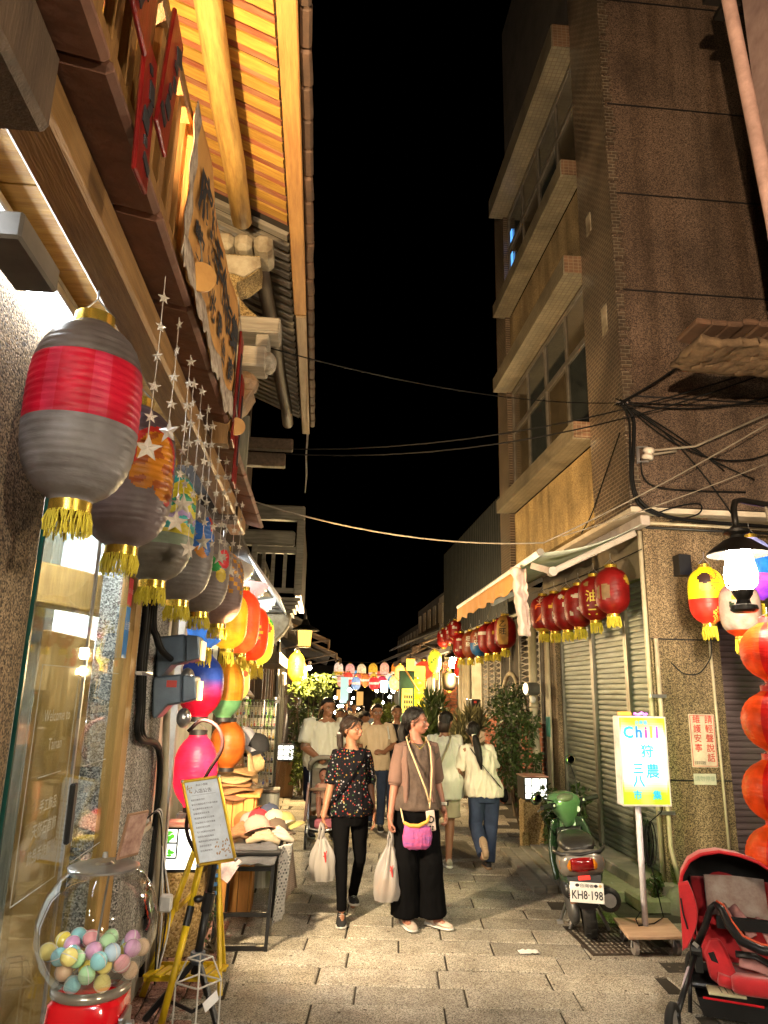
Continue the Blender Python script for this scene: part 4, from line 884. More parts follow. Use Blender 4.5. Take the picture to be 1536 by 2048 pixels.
for i, (n_, c) in enumerate(c2):
    x = .95+i*.215; lantern((x, 29-1.5*(i % 3), 2.10+.11*math.sin(i*2.3)), .155+.02*(i % 2), .46, band(c, (.9, .75, .6), .45, .62), 2, '%s lantern in the lower string across the far lane' % n_, G6, nu=14, ribs=6, tassel=False, hook=0)
for i, (n_, c) in enumerate(c2[::-1]):
    x = .9+i*.24; lantern((x, 36, 2.42+.10*math.sin(i*1.7)), .17, .5, band(c, (.9, .8, .65), .3, .5), 2, '%s lantern in the farthest string across the lane' % n_, G6, nu=12, ribs=5, tassel=False, hook=0)
for y, z in ((30, 2.95), (29, 2.45)): tag(MB().tube(sag((-.2, y, z), (4.0, y, z), .06), .012, 5).build('lantern_wire', m_cable), 'wire across the far lane holding %s string of lanterns' % ('the upper' if y == 30 else 'the lower'), 'wire')
G7 = 'lanterns on the far right fronts'
lantern((2.66, 16.4, 2.42), .15, .50, lambda u, v: (.1, .3, .02) if (int(u*18)*7+int(v*12)*5) % 6 == 0 else (.9, .75, .05), 2, 'green speckled yellow lantern hanging over the crates on the right', G7, nu=28, ribs=10, tassel=True, hook=0)
lantern((2.72, 18.5, 2.28), .26, .44, flat((.85, .07, .03)), 2, 'red ball lantern behind the green speckled yellow one', G7, 'ball', nu=20, ribs=8, tassel=False, hook=0)
for i, (x, y, z, c, n_) in enumerate(((2.62, 20, 2.35, (.9, .7, .7), 'pinkish white'), (2.5, 22, 2.3, (.85, .4, .1), 'orange and white'), (2.45, 23, 2.0, (.9, .8, .3), 'pale yellow'))):
    lantern((x, y, z), .17, .45, flat(c), 2, n_+' lantern beyond the red ball lantern', G7, nu=14, ribs=6, tassel=False, hook=0)
for i in range(4): lantern((2.36, 17.2, 1.93-i*.23), .17, .22, flat((.9, .72, .02)), 3, ['top', 'second', 'third', 'lowest'][i]+' yellow ball lantern in the stack beside the green menu board', 'stacked yellow ball lanterns', 'ball', nu=18, ribs=6, tassel=False, hook=0)
lantern((-.38, 13.0, 2.12), .15, .50, lambda u, v: (.6, .25, .02) if (int(u*16)+int(v*9)) % 4 == 0 else (.9, .62, .03), 2, 'yellow lantern with brown marks below the swan neck lamp', G7, nu=28, ribs=10, tassel=True)
lantern((-.33, 13.6, 2.02), .14, .46, flat((.85, .2, .02)), 2, 'orange lantern half behind the yellow one below the swan neck lamp', G7, nu=20, ribs=8, tassel=False)
# bare bulbs far down the lane
rk = random.Random(21); g_b = glow('bare bulb', (1, .88, .66), 60)
for i, (x, y, z) in enumerate([(-.15, 13.5, 2.12), (-.62, 14, 2.18), (.62, 24, 1.5), (.8, 26, 1.2), (.72, 27, .95), (.95, 28, 1.35), (2.35, 26, 1.35), (2.5, 25, 1.55), (2.2, 28, 1.15), (2.75, 24, 1.7), (1.55, 33, 1.2), (1.75, 35, 1.4), (1.3, 36, 1.0), (1.95, 34, .95)]):
    b = thing('bulb', 'bare glowing bulb %s far down the lane' % ['on the left post', 'near the swan neck post', 'low on the left stalls', 'on the left stall edge', 'at the foot of the left stalls', 'behind the left stalls', 'on the right stall', 'on the upper right stall', 'low by the right stall', 'on the right wall', 'in the middle distance', 'high in the middle distance', 'left of the middle distance', 'right of the middle distance'][i], 'bulb', (x, y, z), 'bare bulbs down the lane')
    sub('globe', b, MB().ball((x, y, z), .05 if y > 20 else .04, 10, 8), g_b, smooth=True); sub('socket', b, MB().tube([(x, y, z+.03), (x, y, z+.12)], .025, 8), m_black)
# ================================================================== objects along the left side
m_card = M('printed card white', (.76, .75, .72), .5, emit=.05)
m_ink = M('black ink', (.02, .02, .025), .6)
# capsule vending machine
gm = thing('capsule_machine', 'red capsule vending machine with a clear globe of pastel balls at the lower left', 'vending machine', (-.67, 2.62, 0))
cx, cy = -.67, 2.62
m_clear = glass('clear globe plastic', (.985, .985, .98), .02, .03, .45)
sub('globe', gm, MB().lathe([(.085, 1.145), (.13, 1.118), (.165, 1.07), (.187, 1.0), (.186, .94), (.165, .875), (.13, .825), (.105, .80)], 40, (cx, cy, 0)), m_clear, smooth=True)
sub('lid', gm, MB().lathe([(0, 1.160), (.02, 1.160), (.03, 1.154), (.06, 1.157), (.08, 1.151), (.10, 1.152), (.112, 1.147), (.112, 1.141), (.09, 1.138)], 36, (cx, cy, 0)), m_steel, smooth=True, sm_angle=30)
sub('lid_knob', gm, MB().lathe([(0, 1.19), (.008, 1.188), (.01, 1.172)], 10, (cx, cy, 0)), m_steel)
sub('centre_rod', gm, MB().tube([(cx+.02, cy, 1.14), (cx-.005, cy, .83)], .004, 6), m_steel)
sub('neck', gm, MB().lathe([(.10, .81), (.118, .808), (.122, .80), (.120, .788), (.108, .782)], 36, (cx, cy, 0)), M('smoked collar', (.35, .31, .26), .2, .6), smooth=True)
m_redp = M('glossy red paint', (.55, .006, .012), .12, coat=.6, var=.1)
sub('body', gm, MB().ell([(cx, cy, .0, .15, .13), (cx, cy, .3, .14, .125), (cx, cy, .70, .118, .11), (cx, cy, .772, .112, .105), (cx, cy, .784, .10, .095)], 28, 4.5), m_redp, smooth=True, sm_angle=40)
sub('coin_dial', gm, MB().tube([(cx+.125, cy-.05, .70), (cx+.15, cy-.05, .70)], .022, 14), m_steel); sub('side_plate', gm, MB().box(cx+.112, cx+.128, cy-.09, cy+.02, .52, .74), m_steel, bevel=.004)
rk = random.Random(4); pts = []; tries = 0
while len(pts) < 40 and tries < 6000:
    tries += 1; z = rk.uniform(.835, .925); rm_ = .15 if z > .88 else .115; a = rk.uniform(0, 2*PI); r = rm_*math.sqrt(rk.random())
    if rk.random() < (z-.93)*14: continue
    p = Vector((cx+r*math.cos(a), cy+r*math.sin(a), z))
    if all((p-q).length > .046 for q in pts): pts.append(p)
pc = [('pink', (.75, .35, .4)), ('yellow', (.78, .66, .12)), ('mint green', (.42, .7, .42)), ('aqua blue', (.28, .62, .7)), ('peach', (.78, .55, .38)), ('lilac', (.62, .34, .58)), ('pale blue', (.45, .6, .75)), ('lemon', (.8, .72, .25))]
for i, p in enumerate(pts):
    n_, c = pc[i % 8]; b = thing('capsule_ball', '%s capsule ball lying in the heap inside the clear globe' % n_, 'capsule', p, 'capsule balls in the globe')
    mb = MB().ball((0, 0, 0), .026, 14, 10); sub('lower_half', b, mb, M('%s capsule' % n_, c, .08, coat=.8, var=.1), smooth=True, world=False)
    sub('seam', b, MB().lathe([(.0262, -.0015), (.027, 0), (.0262, .0015)], 16, (0, 0, 0), rot=Euler((rk.uniform(0, 3), rk.uniform(0, 3), 0)).to_matrix()), m_white, world=False)
fc = thing('framed_card', 'small brown framed card leaning on the vending machine lid', 'card', (-.60, 2.66, 1.17))
sub('frame', fc, MB().obox((-.598, 2.66, 1.235), (.008, .10, .15), (0, RAD(12), RAD(-30))), M('brown frame', (.30, .17, .1), .5), bevel=.003); sub('photo', fc, MB().obox((-.5925, 2.657, 1.236), (.003, .085, .13), (0, RAD(12), RAD(-30))), M('faded print', (.45, .3, .24), .4, col2=(.2, .1, .08), ns=30))
# yellow ladder
m_yel = M('yellow ladder paint', (.72, .50, .015), .35, col2=(.55, .36, .01), bump=.15); m_blue = M('blue tape', (.05, .2, .45), .5)
ld = thing('folding_ladder', 'yellow folding step ladder with blue taped stripes behind the notice stand', 'ladder', (-.7, 4.8, 0))
for a, b in (((-.70, 4.95, .80), (-.92, 4.72, 0)), ((-.66, 4.95, .80), (-.80, 5.05, 0)), ((-.58, 4.95, .78), (-.48, 4.72, 0)), ((-.60, 5.02, .78), (-.50, 5.1, 0))): sub('rail', ld, MB().bar(a, b, .022, .035), m_yel, bevel=.004)
for i in range(7): sub('tread_slat', ld, MB().obox((-.87+.062*i, 4.74, .125), (.04, .17, .014), (0, 0, RAD(-20))), m_yel, bevel=.003)
sub('tread_bar', ld, MB().bar((-.91, 4.68, .11), (-.47, 4.66, .11), .012, .03).bar((-.85, 4.83, .13), (-.5, 4.82, .13), .012, .03), m_yel); sub('top_step', ld, MB().box(-.72, -.57, 4.9, 5.04, .78, .80), m_yel, bevel=.006); sub('cross_strut', ld, MB().bar((-.79, 4.84, .42), (-.72, 5.0, .47), .01, .03), m_yel)
for i in range(6): sub('tape_stripe', ld, MB().bar((-.583+.002*i, 4.935-.016*i, .74-.045*i), (-.581+.002*i, 4.928-.016*i, .72-.045*i), .028, .042), m_blue)
yp = thing('yellow_pole', 'yellow telescopic pole with black joint leaning in front of the ladder', 'pole', (-.66, 4.45, 0))
sub('upper_tube', yp, MB().tube([(-.60, 4.62, .86), (-.655, 4.48, .50)], .014, 10), m_yel, smooth=True); sub('joint', yp, MB().tube([(-.65, 4.49, .53), (-.664, 4.455, .44)], .021, 12), m_black); sub('lower_tube', yp, MB().tube([(-.66, 4.46, .45), (-.735, 4.32, .0)], .019, 10), m_yel, smooth=True)
# notice board on a black tripod
nb_ = thing('notice_stand', 'tilted gold framed notice on a black tripod stand', 'notice board', (-.58, 4.5, 0))
TL, TR, BL, BR = Vector((-.765, 4.56, 1.185)), Vector((-.565, 4.56, 1.215)), Vector((-.625, 4.50, .735)), Vector((-.425, 4.50, .765))
ax = (TR-TL).normalized(); ay = (TL-BL).normalized(); nn = ax.cross(ay).normalized(); cc = (TL+TR+BL+BR)/4; hw, hh = .104, .232
P_ = lambda u, v, d=0: cc+ax*u+ay*v+nn*d
m_goldf = M('gold anodised frame', (.62, .40, .04), .28, .85)
sub('backing', nb_, MB().prism([(-hw, -hh), (hw, -hh), (hw, hh), (-hw, hh)], P_(0, 0, -.012), ax, ay, .010), m_white)
sub('paper', nb_, MB().prism([(-hw+.012, -hh+.012), (hw-.012, -hh+.012), (hw-.012, hh-.012), (-hw+.012, hh-.012)], P_(0, 0, -.001), ax, ay, .002), M('notice paper', (.72, .77, .82), .5, emit=.06))
for a, b in (((-hw, hh), (hw, hh)), ((-hw, -hh), (hw, -hh)), ((-hw, -hh), (-hw, hh)), ((hw, -hh), (hw, hh))): sub('frame_side', nb_, MB().bar(P_(*a), P_(*b), .017, .02, up=nn), m_goldf, bevel=.004)
for a in ((-hw, hh), (hw, hh), (-hw, -hh), (hw, -hh)): sub('frame_corner', nb_, MB().ball(P_(*a), (.014, .012, .014), 8, 6), m_steel, smooth=True)
mb = MB(); lines = [('入店公告', .026, .165), ('本店小提醒', .014, .2)]
for b_, s_, v in lines: mb.text(b_, s_, P_(0, v), ax, ay, .003)
mb.bar(P_(-.07, .145, .003), P_(.07, .145, .003), .001, .0015, up=nn)
txt = ['親愛的顧客您好', '歡迎光臨請留意下列事項謝謝', '請勿攜帶飲料食物入內', '試戴請先告知店員', '商品輕拿輕放小心破損', '孩童請由大人陪同看顧', '拍照前請先詢問', '毛小孩請抱好或推車', '結帳後請當面確認', '離開前請記得隨身物品', '感謝您的配合', '祝您購物愉快']
for i, t_ in enumerate(txt): mb.text(t_, .0115, P_(-.078, .118-.0255*i), ax, ay, .003, align='LEFT')
sub('lettering', nb_, mb, m_ink)
mb = MB()
for i in range(26): u, v = rk.uniform(.0, .085), rk.uniform(-.205, -.11); mb.ball(P_(u+(v+.2)*.1, v, .003), (.004, .002, .006), 6, 4)
for i in range(8): mb.ball(P_(rk.uniform(-.088, -.06), rk.uniform(.16, .21), .003), (.004, .002, .005), 6, 4)
sub('floral_print', nb_, mb, M('tan floral print', (.55, .35, .2), .6))
sub('pole', nb_, MB().tube([(-.52, 4.54, .95), (-.56, 4.5, .55)], .016, 10).tube([(-.56, 4.5, .56), (-.60, 4.47, .2)], .022, 10), m_black, smooth=True)
sub('clamp', nb_, MB().tube([(-.553, 4.5, .6), (-.568, 4.5, .5)], .032, 12).ball((-.61, 4.48, .57), (.03, .025, .02), 10, 6), m_black)
sub('hub', nb_, MB().lathe([(.0, .31), (.04, .31), (.045, .27), (.03, .25), (0, .25)], 12, (-.59, 4.47, 0)), m_flood)
for q in ((-.84, 4.42, 0), (-.45, 4.36, 0), (-.56, 4.75, 0)): sub('leg', nb_, MB().bar((-.59, 4.47, .28), q, .026, .03), m_black, bevel=.004)
for q in ((-.75, 4.435, .1), (-.50, 4.395, .1)): sub('brace', nb_, MB().bar((-.595, 4.465, .02), q, .014, .016), m_black)
# white wire frame stand
ws = thing('wire_stand', 'small white wire display stand in front of the tripod', 'wire stand', (-.55, 4.2, 0))
mb = MB(); b8 = [(-.655, 4.2), (-.53, 4.12), (-.43, 4.24), (-.555, 4.32)]
for i in range(4):
    p, q = b8[i], b8[(i+1) % 4]
    mb.tube([(p[0], p[1], 0), (p[0], p[1], .25)], .0045, 6)
    for z in (.02, .25): mb.tube([(p[0], p[1], z), (q[0], q[1], z)], .0045, 6)
    mb.tube([(p[0], p[1], .25), (-.545+(p[0]+.545)*.55, 4.22+(p[1]-4.22)*.55, .36)], .0045, 6); mb.tube([(-.545+(p[0]+.545)*.55, 4.22+(p[1]-4.22)*.55, .36), (-.545+(q[0]+.545)*.55, 4.22+(q[1]-4.22)*.55, .36)], .0045, 6)
sub('wire_frame', ws, mb, m_white); sub('paper_tag', ws, MB().obox((-.47, 4.19, .17), (.09, .004, .05), (0, RAD(-25), RAD(45))), m_card)
# stone stump with stained glass light box
sp_ = thing('stump_pedestal', 'rough ochre stone stump carrying the leaf pattern light box', 'pedestal', (-.88, 5.5, 0))
sub('block', sp_, MB().grid(lambda u, v: (-.88+(.17+.012*noise.noise((u*6, v*5, 3)))*math.copysign(abs(math.cos(2*PI*u))**.45, math.cos(2*PI*u)), 5.5+.15*math.copysign(abs(math.sin(2*PI*u))**.45, math.sin(2*PI*u)), .50*v), 36, 10), pebble('ochre stone', (.2, .12, .04), (.40, .27, .10), (.55, .4, .2), 90, .4), smooth=True)
sub('top', sp_, MB().box(-1.04, -.72, 5.36, 5.64, .48, .505), MATS['ochre stone'], bevel=.01)
lb = thing('light_box', 'glowing light box with green leaf panes on the stone stump', 'light box', (-.88, 5.45, .51))
def lightbox(t, x0, x1, y0, y1, z0, z1, panes, em, frame=m_black, roof=None):
    sub('body', t, MB().box(x0+.008, x1-.008, y0+.008, y1, z0+.01, z1-.01), glow('light box panel %g' % em, (.95, .97, .90), em))
    mb = MB(); w = .014
    for x in (x0, x1-w): mb.box(x, x+w, y0, y1+.004, z0, z1)
    for z in (z0, z1-w): mb.box(x0+w, x1-w, y0, y1+.004, z, z+w)
    for (ax_, a, b, c) in panes:
        if ax_ == 'v': mb.box(x0+a*(x1-x0)-.005, x0+a*(x1-x0)+.005, y0, y0+.012, z0+b*(z1-z0), z0+c*(z1-z0))
        elif ax_ == 'h': mb.box(x0+b*(x1-x0), x0+c*(x1-x0), y0+.001, y0+.013, z0+a*(z1-z0)-.005, z0+a*(z1-z0)+.005)
        elif ax_ == 'sv': mb.box(x0, x0+.012, y0+a*(y1-y0)-.005, y0+a*(y1-y0)+.005, z0+.005, z1-.005)
        else: mb.box(x0+.001, x0+.013, y0+.005, y1, z0+a*(z1-z0)-.005, z0+a*(z1-z0)+.005)
    sub('frame', t, mb, frame)
    if roof: sub('roof', t, MB().box(x0-.012, x1+.012, y0-.012, y1+.012, z1, z1+.014), roof, bevel=.004)
lightbox(lb, -1.04, -.715, 5.36, 5.60, .51, .79, [('v', .42, .3, 1), ('h', .3, 0, .42), ('h', .64, 0, .42)], .6, roof=M('faded red board', (.36, .14, .12), .6, col2=(.5, .35, .25), ns=8))
mb = MB()
for (z, s_) in ((.73, 5), (.635, 8)):
    for i in range(9): mb.ball((-.975+rk.uniform(-.04, .04), 5.362, z+rk.uniform(-.028, .028)), (rk.uniform(.008, .022), .002, rk.uniform(.008, .02)), 8, 5)
sub('leaf_print', lb, mb, glow('green leaf print', (.10, .55, .03), .2))
# folding table heaped with caps and cloth
tb = thing('folding_table', 'black folding table heaped with caps and grey cloth beside the lane', 'table', (-.42, 5.75, 0))
sub('tabletop', tb, MB().box(-.64, -.20, 5.42, 6.25, .60, .625), m_black, bevel=.006)
for (x, y0, y1) in ((-.61, 5.5, 5.44), (-.25, 5.5, 5.44), (-.61, 6.1, 6.2), (-.25, 6.1, 6.2)): sub('leg', tb, MB().bar((x, y0, .60), (x-.02, y1, 0), .024, .024), m_black)
for z, y in ((.22, 5.46), (.50, 5.49), (.02, 5.44)): sub('crossbar', tb, MB().bar((-.62, y, z), (-.26, y, z), .02, .026), m_black)
def cloth(name, lab, fn, nu, nv, mat, loc): return tag(MB().grid(fn, nu, nv, .006).build(name, mat, None, smooth=True), lab, 'cloth')
m_gcl = M('dark grey knit', (.085, .085, .09), .9, col2=(.05, .05, .055), ns=3, stretch=(1, 40, 1), bump=.4, bs=120)
gingham = tiles('black and white gingham', (.06, .06, .065), (.45, .44, .42), (.4, .39, .37), .02, .02, 'xz', .004, .9, off=.5)
bgr = tiles('brown mesh cloth', (.14, .10, .08), (.18, .13, .1), (.25, .2, .16), .014, .014, 'yz', .002, .9, off=0)
cloth('grey_cloth', 'folded dark grey knit cloth spread on the front of the folding table', lambda u, v: (-.60+.36*u+.02*math.sin(v*5), 5.39+.22*v-.02*(v < .12), .645+.02*noise.noise((u*5, v*5, 0))-.10*max(0, .45-v)*2.0), 20, 16, m_gcl, 0)
cloth('gingham_cloth', 'black and white gingham cloth hanging off the table corner', lambda u, v: (-.225+.09*u-.02*v+.015*math.sin(u*9+v*3), 5.52+.12*u+.02*math.sin(v*7), .64-.52*v+.05*u*v), 12, 24, gingham, 0)
cloth('mesh_cloth', 'brown mesh cloth hanging behind the gingham cloth on the table side', lambda u, v: (-.17+.012*math.sin(u*20)+.07*v*u, 5.75+.32*u, .66-.42*v), 14, 12, bgr, 0)
mg = thing('magazine', 'glossy dark magazine slipping off the table edge', 'magazine', (-.56, 5.36, .54)); sub('cover', mg, MB().obox((-.56, 5.36, .545), (.14, .012, .16), (RAD(-25), RAD(35), 0)), M('magazine cover', (.10, .10, .12), .15, col2=(.5, .35, .35), ns=9))
def cap(loc, col, lab, rz=0, tilt=0, name=None, s=1, pan=None):
    c = thing('cap', lab, 'cap', loc, 'caps heaped on the folding table', rz); c.rotation_euler = (tilt, 0, rz)
    m = M('cap cloth %s' % lab[:14], col, .9, bump=.3, bs=140, var=.2)
    c_ = MB().lathe([(.083*s, 0), (.086*s, .025*s), (.080*s, .06*s), (.060*s, .09*s), (.03*s, .105*s), (.001, .11*s)], 18, (0, 0, 0)); sub('crown', c, c_, m, smooth=True, world=False)
    def br(u, v): a = -PI/2+(u-.5)*2.1; r = .078*s+(.075*s)*v*math.cos((u-.5)*2.1)**.8; return (r*math.cos(a), r*math.sin(a), .006+.012*math.cos((u-.5)*3)-.02*v*v)
    sub('brim', c, MB().grid(br, 14, 4, .005), m, smooth=True, world=False); sub('button', c, MB().ball((0, 0, .11*s), .008, 8, 6), m, world=False)
cap((-.40, 5.85, .66), (.42, .22, .18), 'dusty pink cap, the biggest in front on the folding table', RAD(25), RAD(-24), s=1.25)
cap((-.26, 5.90, .645), (.10, .07, .05), 'dark brown cap beside the pink one', RAD(40), RAD(-10), s=1.1)
cap((-.20, 6.02, .68), (.38, .31, .11), 'yellow khaki cap at the outer edge of the heap', RAD(80), RAD(-14), s=1.05)
cap((-.33, 6.12, .73), (.04, .05, .09), 'navy cap with teal patch on top of the heap', RAD(60), RAD(-5))
cap((-.41, 6.05, .70), (.50, .02, .03), 'red cap peeping from behind the pink one', RAD(10))
cap((-.28, 6.0, .705), (.40, .36, .28), 'cream cap between the brown and the yellow ones', RAD(70), RAD(-12))
cap((-.48, 6.15, .66), (.30, .28, .27), 'grey cap at the back of the heap', 0)
for i, (x, y, c, lb_) in enumerate(((-.34, 5.66, (.34, .27, .18), 'beige scarf lying in folds in front of the pink cap'), (-.24, 5.72, (.40, .34, .27), 'pale scarf lying at the outer front corner of the table'), (-.52, 5.8, (.22, .11, .05), 'brown woven bag heap at the left of the caps'))):
    mb = MB(); q = random.Random(i)
    for k in range(5): mb.tube([(x-.12+.02*k, y+.025*k-.04+q.uniform(-.02, .02), .645+.012*k), (x, y+.03*k-.03, .66+q.uniform(0, .02)+.012*k), (x+.12-.02*k, y+.02*k-.04, .645+.012*k)], (.022 if i < 2 else .03), 8)
    tag(mb.build('scarf' if i < 2 else 'woven_bag', M('scarf cloth %d' % i, c, .9, bump=.5, bs=60), None, smooth=True), lb_, 'scarf' if i < 2 else 'bag')
# stack of straw hats on an orange crate
cr = thing('wooden_crate', 'orange wooden crate under the straw hats', 'crate', (-.60, 6.4, 0))
w_or = wood('orange crate board', (.55, .26, .06), (.4, .17, .04), (10, 10, 1), rnd=.2)
for i in range(3): sub('plank', cr, MB().box(-.72+.085*i, -.64+.085*i, 6.25, 6.27, .0, .86), w_or, bevel=.003)
for i in range(3): sub('plank', cr, MB().box(-.47, -.45, 6.28+.1*i, 6.37+.1*i, 0, .86), w_or, bevel=.003)
sub('top', cr, MB().box(-.78, -.42, 6.22, 6.6, .865, .89), w_or, bevel=.004); sub('inner_box', cr, MB().box(-.72, -.48, 6.28, 6.55, 0, .85), w_dark)
m_straw = [M('straw %d' % i, c, .8, col2=tuple(x*.6 for x in c), ns=30, stretch=(1, 1, 6), bump=.9, bs=90) for i, c in enumerate([(.44, .26, .10), (.52, .36, .17), (.40, .20, .08), (.48, .24, .09), (.36, .15, .07)])]
def strawhat(x, y, z, s, i, lab, crown=True, tilt=(0, 0)):
    h = thing('straw_hat', lab, 'hat', (x, y, z), 'straw hats in a stack'); h.rotation_euler = (tilt[0], tilt[1], 0)
    def hb(u, v): a = 2*PI*u; r = s*(.085+.085*v); return (r*math.cos(a)*1.12, r*math.sin(a), -.035*v*v+.016*v*math.sin(a*3+i*2)+.002*math.sin(v*30))
    sub('brim', h, MB().grid(hb, 40, 8, .005), m_straw[i % 5], smooth=True, world=False)
    pr = [(.092*s, 0)]
    for k in range(1, 11): t = k/10; pr += [(s*(.092-.014*t)*(1-.0*t) if t < .8 else s*(.0808-(t-.8)*.35), .115*s*t-.002), (s*(.0945-.014*t) if t < .8 else s*(.082-(t-.8)*.35), .115*s*t)]
    pr.append((.001, .119*s)); sub('crown', h, MB().lathe(pr, 24, (0, 0, 0)), m_straw[i % 5], smooth=True, world=False)
    if crown:
        mb = MB()
        for k in range(18): a = 2*PI*k/18; mb.tube([(s*.095*math.cos(a+q), s*.095*math.sin(a+q), .022+.008*math.sin(j)) for j, q in enumerate((0, .1, .2))], .004, 5)
        sub('braid_band', h, mb, M('pink braid', (.6, .3, .22), .8), world=False)
hx, hy = -.70, 6.35
for i, (dz, lab, cr_) in enumerate(((.905, 'rust straw hat at the bottom of the stack', False), (.945, 'dark straw hat, second from the bottom of the stack', False), (.985, 'orange brown straw hat in the middle of the stack', False), (1.03, 'pale wavy brimmed straw hat under the topmost one', False), (1.085, 'topmost straw hat with a pink braided band', True))):
    strawhat(hx+.01*math.sin(i*2), hy, dz, [1.12, 1.1, 1.08, 1.12, 1.18][i], [4, 2, 3, 1, 0][i], lab, cr_, (RAD(3*math.sin(i)), RAD(4*math.cos(i*1.7))))
strawhat(-.50, 6.42, 1.10, .8, 1, 'small golden straw hat tipped on its side against the stack', False, (0, RAD(70)))
cap((-.62, 6.6, 1.26), (.36, .35, .38), 'grey bucket cap hung behind the straw hats', 0, RAD(20), s=1.3); cap((-.50, 6.6, 1.2), (.02, .02, .022), 'black cap hung behind the straw hats', RAD(-30), RAD(10), s=1.35)
cap((-.52, 6.3, .66), (.36, .14, .04), 'rust orange cap lying at the crate foot', RAD(60), RAD(-50), s=1.2)
# earring rack
rkk = thing('earring_rack', 'wire rack of dangling earrings under a clear plastic cover', 'rack', (-.58, 7.35, 0))
mb = MB()
for i in range(14): x = -.79+.4*i/13; mb.tube([(x, 7.35, .82), (x, 7.35, 1.60)], .003, 5)
for i in range(20): z = .82+.78*i/19; mb.tube([(-.79, 7.352, z), (-.39, 7.352, z)], .003, 5)
sub('wire_grid', rkk, mb, m_steel); sub('top_bar', rkk, MB().tube([(-.81, 7.33, 1.61), (-.37, 7.33, 1.61)], .012, 8), m_black)
for x in (-.80, -.38): sub('clip', rkk, MB().box(x-.02, x+.02, 7.31, 7.34, 1.585, 1.625), m_black)
for x in (-.81, -.37): sub('post', rkk, MB().tube([(x, 7.36, 0), (x, 7.36, 1.61)], .012, 8), m_black)
ec = [(.6, .4, .05), (.6, .12, .1), (.05, .1, .4), (.7, .68, .6), (.05, .05, .05), (.5, .25, .1), (.65, .4, .4), (.25, .4, .12)]
emats = [M('earring enamel %d' % i, c, .3) for i, c in enumerate(ec)]; q_ = random.Random(9)
cardm = M('cream earring card', (.66, .60, .46), .7); cs_ = None
for r in range(7):
    for i in range(11):
        x, z = -.765+.036*i, 1.52-.105*r
        o = (MB().box(-.014, .014, -.002, .002, -.045, .03).build('earring_card', cardm, rkk, world=False) if cs_ is None else clone(cs_, rkk)); cs_ = cs_ or o
        o.location = Vector((x, 7.335, z))-rkk.location; o.rotation_euler = (0, q_.gauss(0, .06), q_.gauss(0, .2))
es_ = []
for k, m_ in enumerate(emats): es_.append(MB().ball((0, 0, -.02), (.009, .005, .017), 8, 6).ball((0, 0, .008), .006, 6, 5).build('earring', m_, rkk, world=False))
for r in range(7):
    for i in range(11):
        k = q_.randrange(8); o = clone(es_[k], rkk) if (r or i > 7) else es_[i % 8]
        o.location = Vector((-.765+.036*i+q_.uniform(-.006, .006), 7.325, 1.51-.105*r+q_.uniform(-.012, .008)))-rkk.location
m_film = glass('plastic film', (.93, .93, .93), .16, .15)
sub('plastic_cover', rkk, MB().grid(lambda u, v: (-.86+.56*u+.05*math.sin(v*4)*(u-.5)+.05*u*v, 7.29+.03*math.sin(u*17+v*3), 1.63-.85*v+.02*math.sin(u*9)), 24, 16), m_film, smooth=True)
tbs = thing('side_stand', 'small round wooden stand with a ribbed foot under the earring rack', 'stand', (-.38, 7.1, 0))
sub('top', tbs, MB().box(-.52, -.30, 7.0, 7.25, .80, .825), w_dark, bevel=.006); sub('foot', tbs, MB().ell([(-.42, 7.12, 0, .12, .1), (-.42, 7.12, .4, .11, .1), (-.42, 7.12, .79, .12, .1)], 20), M('ribbed tin', (.4, .38, .33), .5, .3, stretch=(20, 20, 1), ns=2))
ct = tag(MB().grid(lambda u, v: (-.80+.18*u, 7.28+.14*v, 1.66+.07*math.sin(PI*u)*math.sin(PI*v)+.01*noise.noise((u*6, v*6, 2))), 14, 12, .02).build('folded_cloth', M('pale pink cloth', (.62, .5, .42), .9, bump=.4, bs=40), None, smooth=True), 'crumpled pale cloth lying on top of the earring rack', 'cloth')
# shop depth behind the hats
hs = thing('hat_shop', 'open hat shop bay with pale wall boards behind the coloured lanterns', 'shop', (-1.6, 7, 0))
for i in range(14): sub('wall_board', hs, MB().box(-1.20, -1.17, 5.1+.25*i, 5.343+.25*i, 0, 2.9), M('pale shop board', (.55, .53, .44), .7, col2=(.42, .4, .3), ns=2, rnd=.15), bevel=.004)
sub('notice', hs, MB().box(-1.165, -1.16, 5.9, 6.15, 1.15, 1.5), m_card); sub('counter', hs, MB().box(-1.15, -.80, 5.75, 7.6, 0, .62), w_darky, bevel=.01)
sub('tray', hs, MB().box(-1.1, -.84, 5.8, 6.4, .63, .66), M('pink tray', (.5, .2, .24), .5)); mb = MB(); q = random.Random(3)
for i in range(30): mb.obox((q.uniform(-1.1, -.84), q.uniform(5.8, 7.4), .68+q.uniform(0, .05)), (.05, .05, .04), (0, 0, q.uniform(0, 3)))
o = sub('trinket', hs, mb, M('mixed trinkets', (.4, .2, .12), .5, col2=(.15, .25, .3), ns=12)); o['kind'] = 'stuff'
tube_light(-1.0, 7.45, 8.7, 3.02, 'white tube light under the sloping white awning', 30)
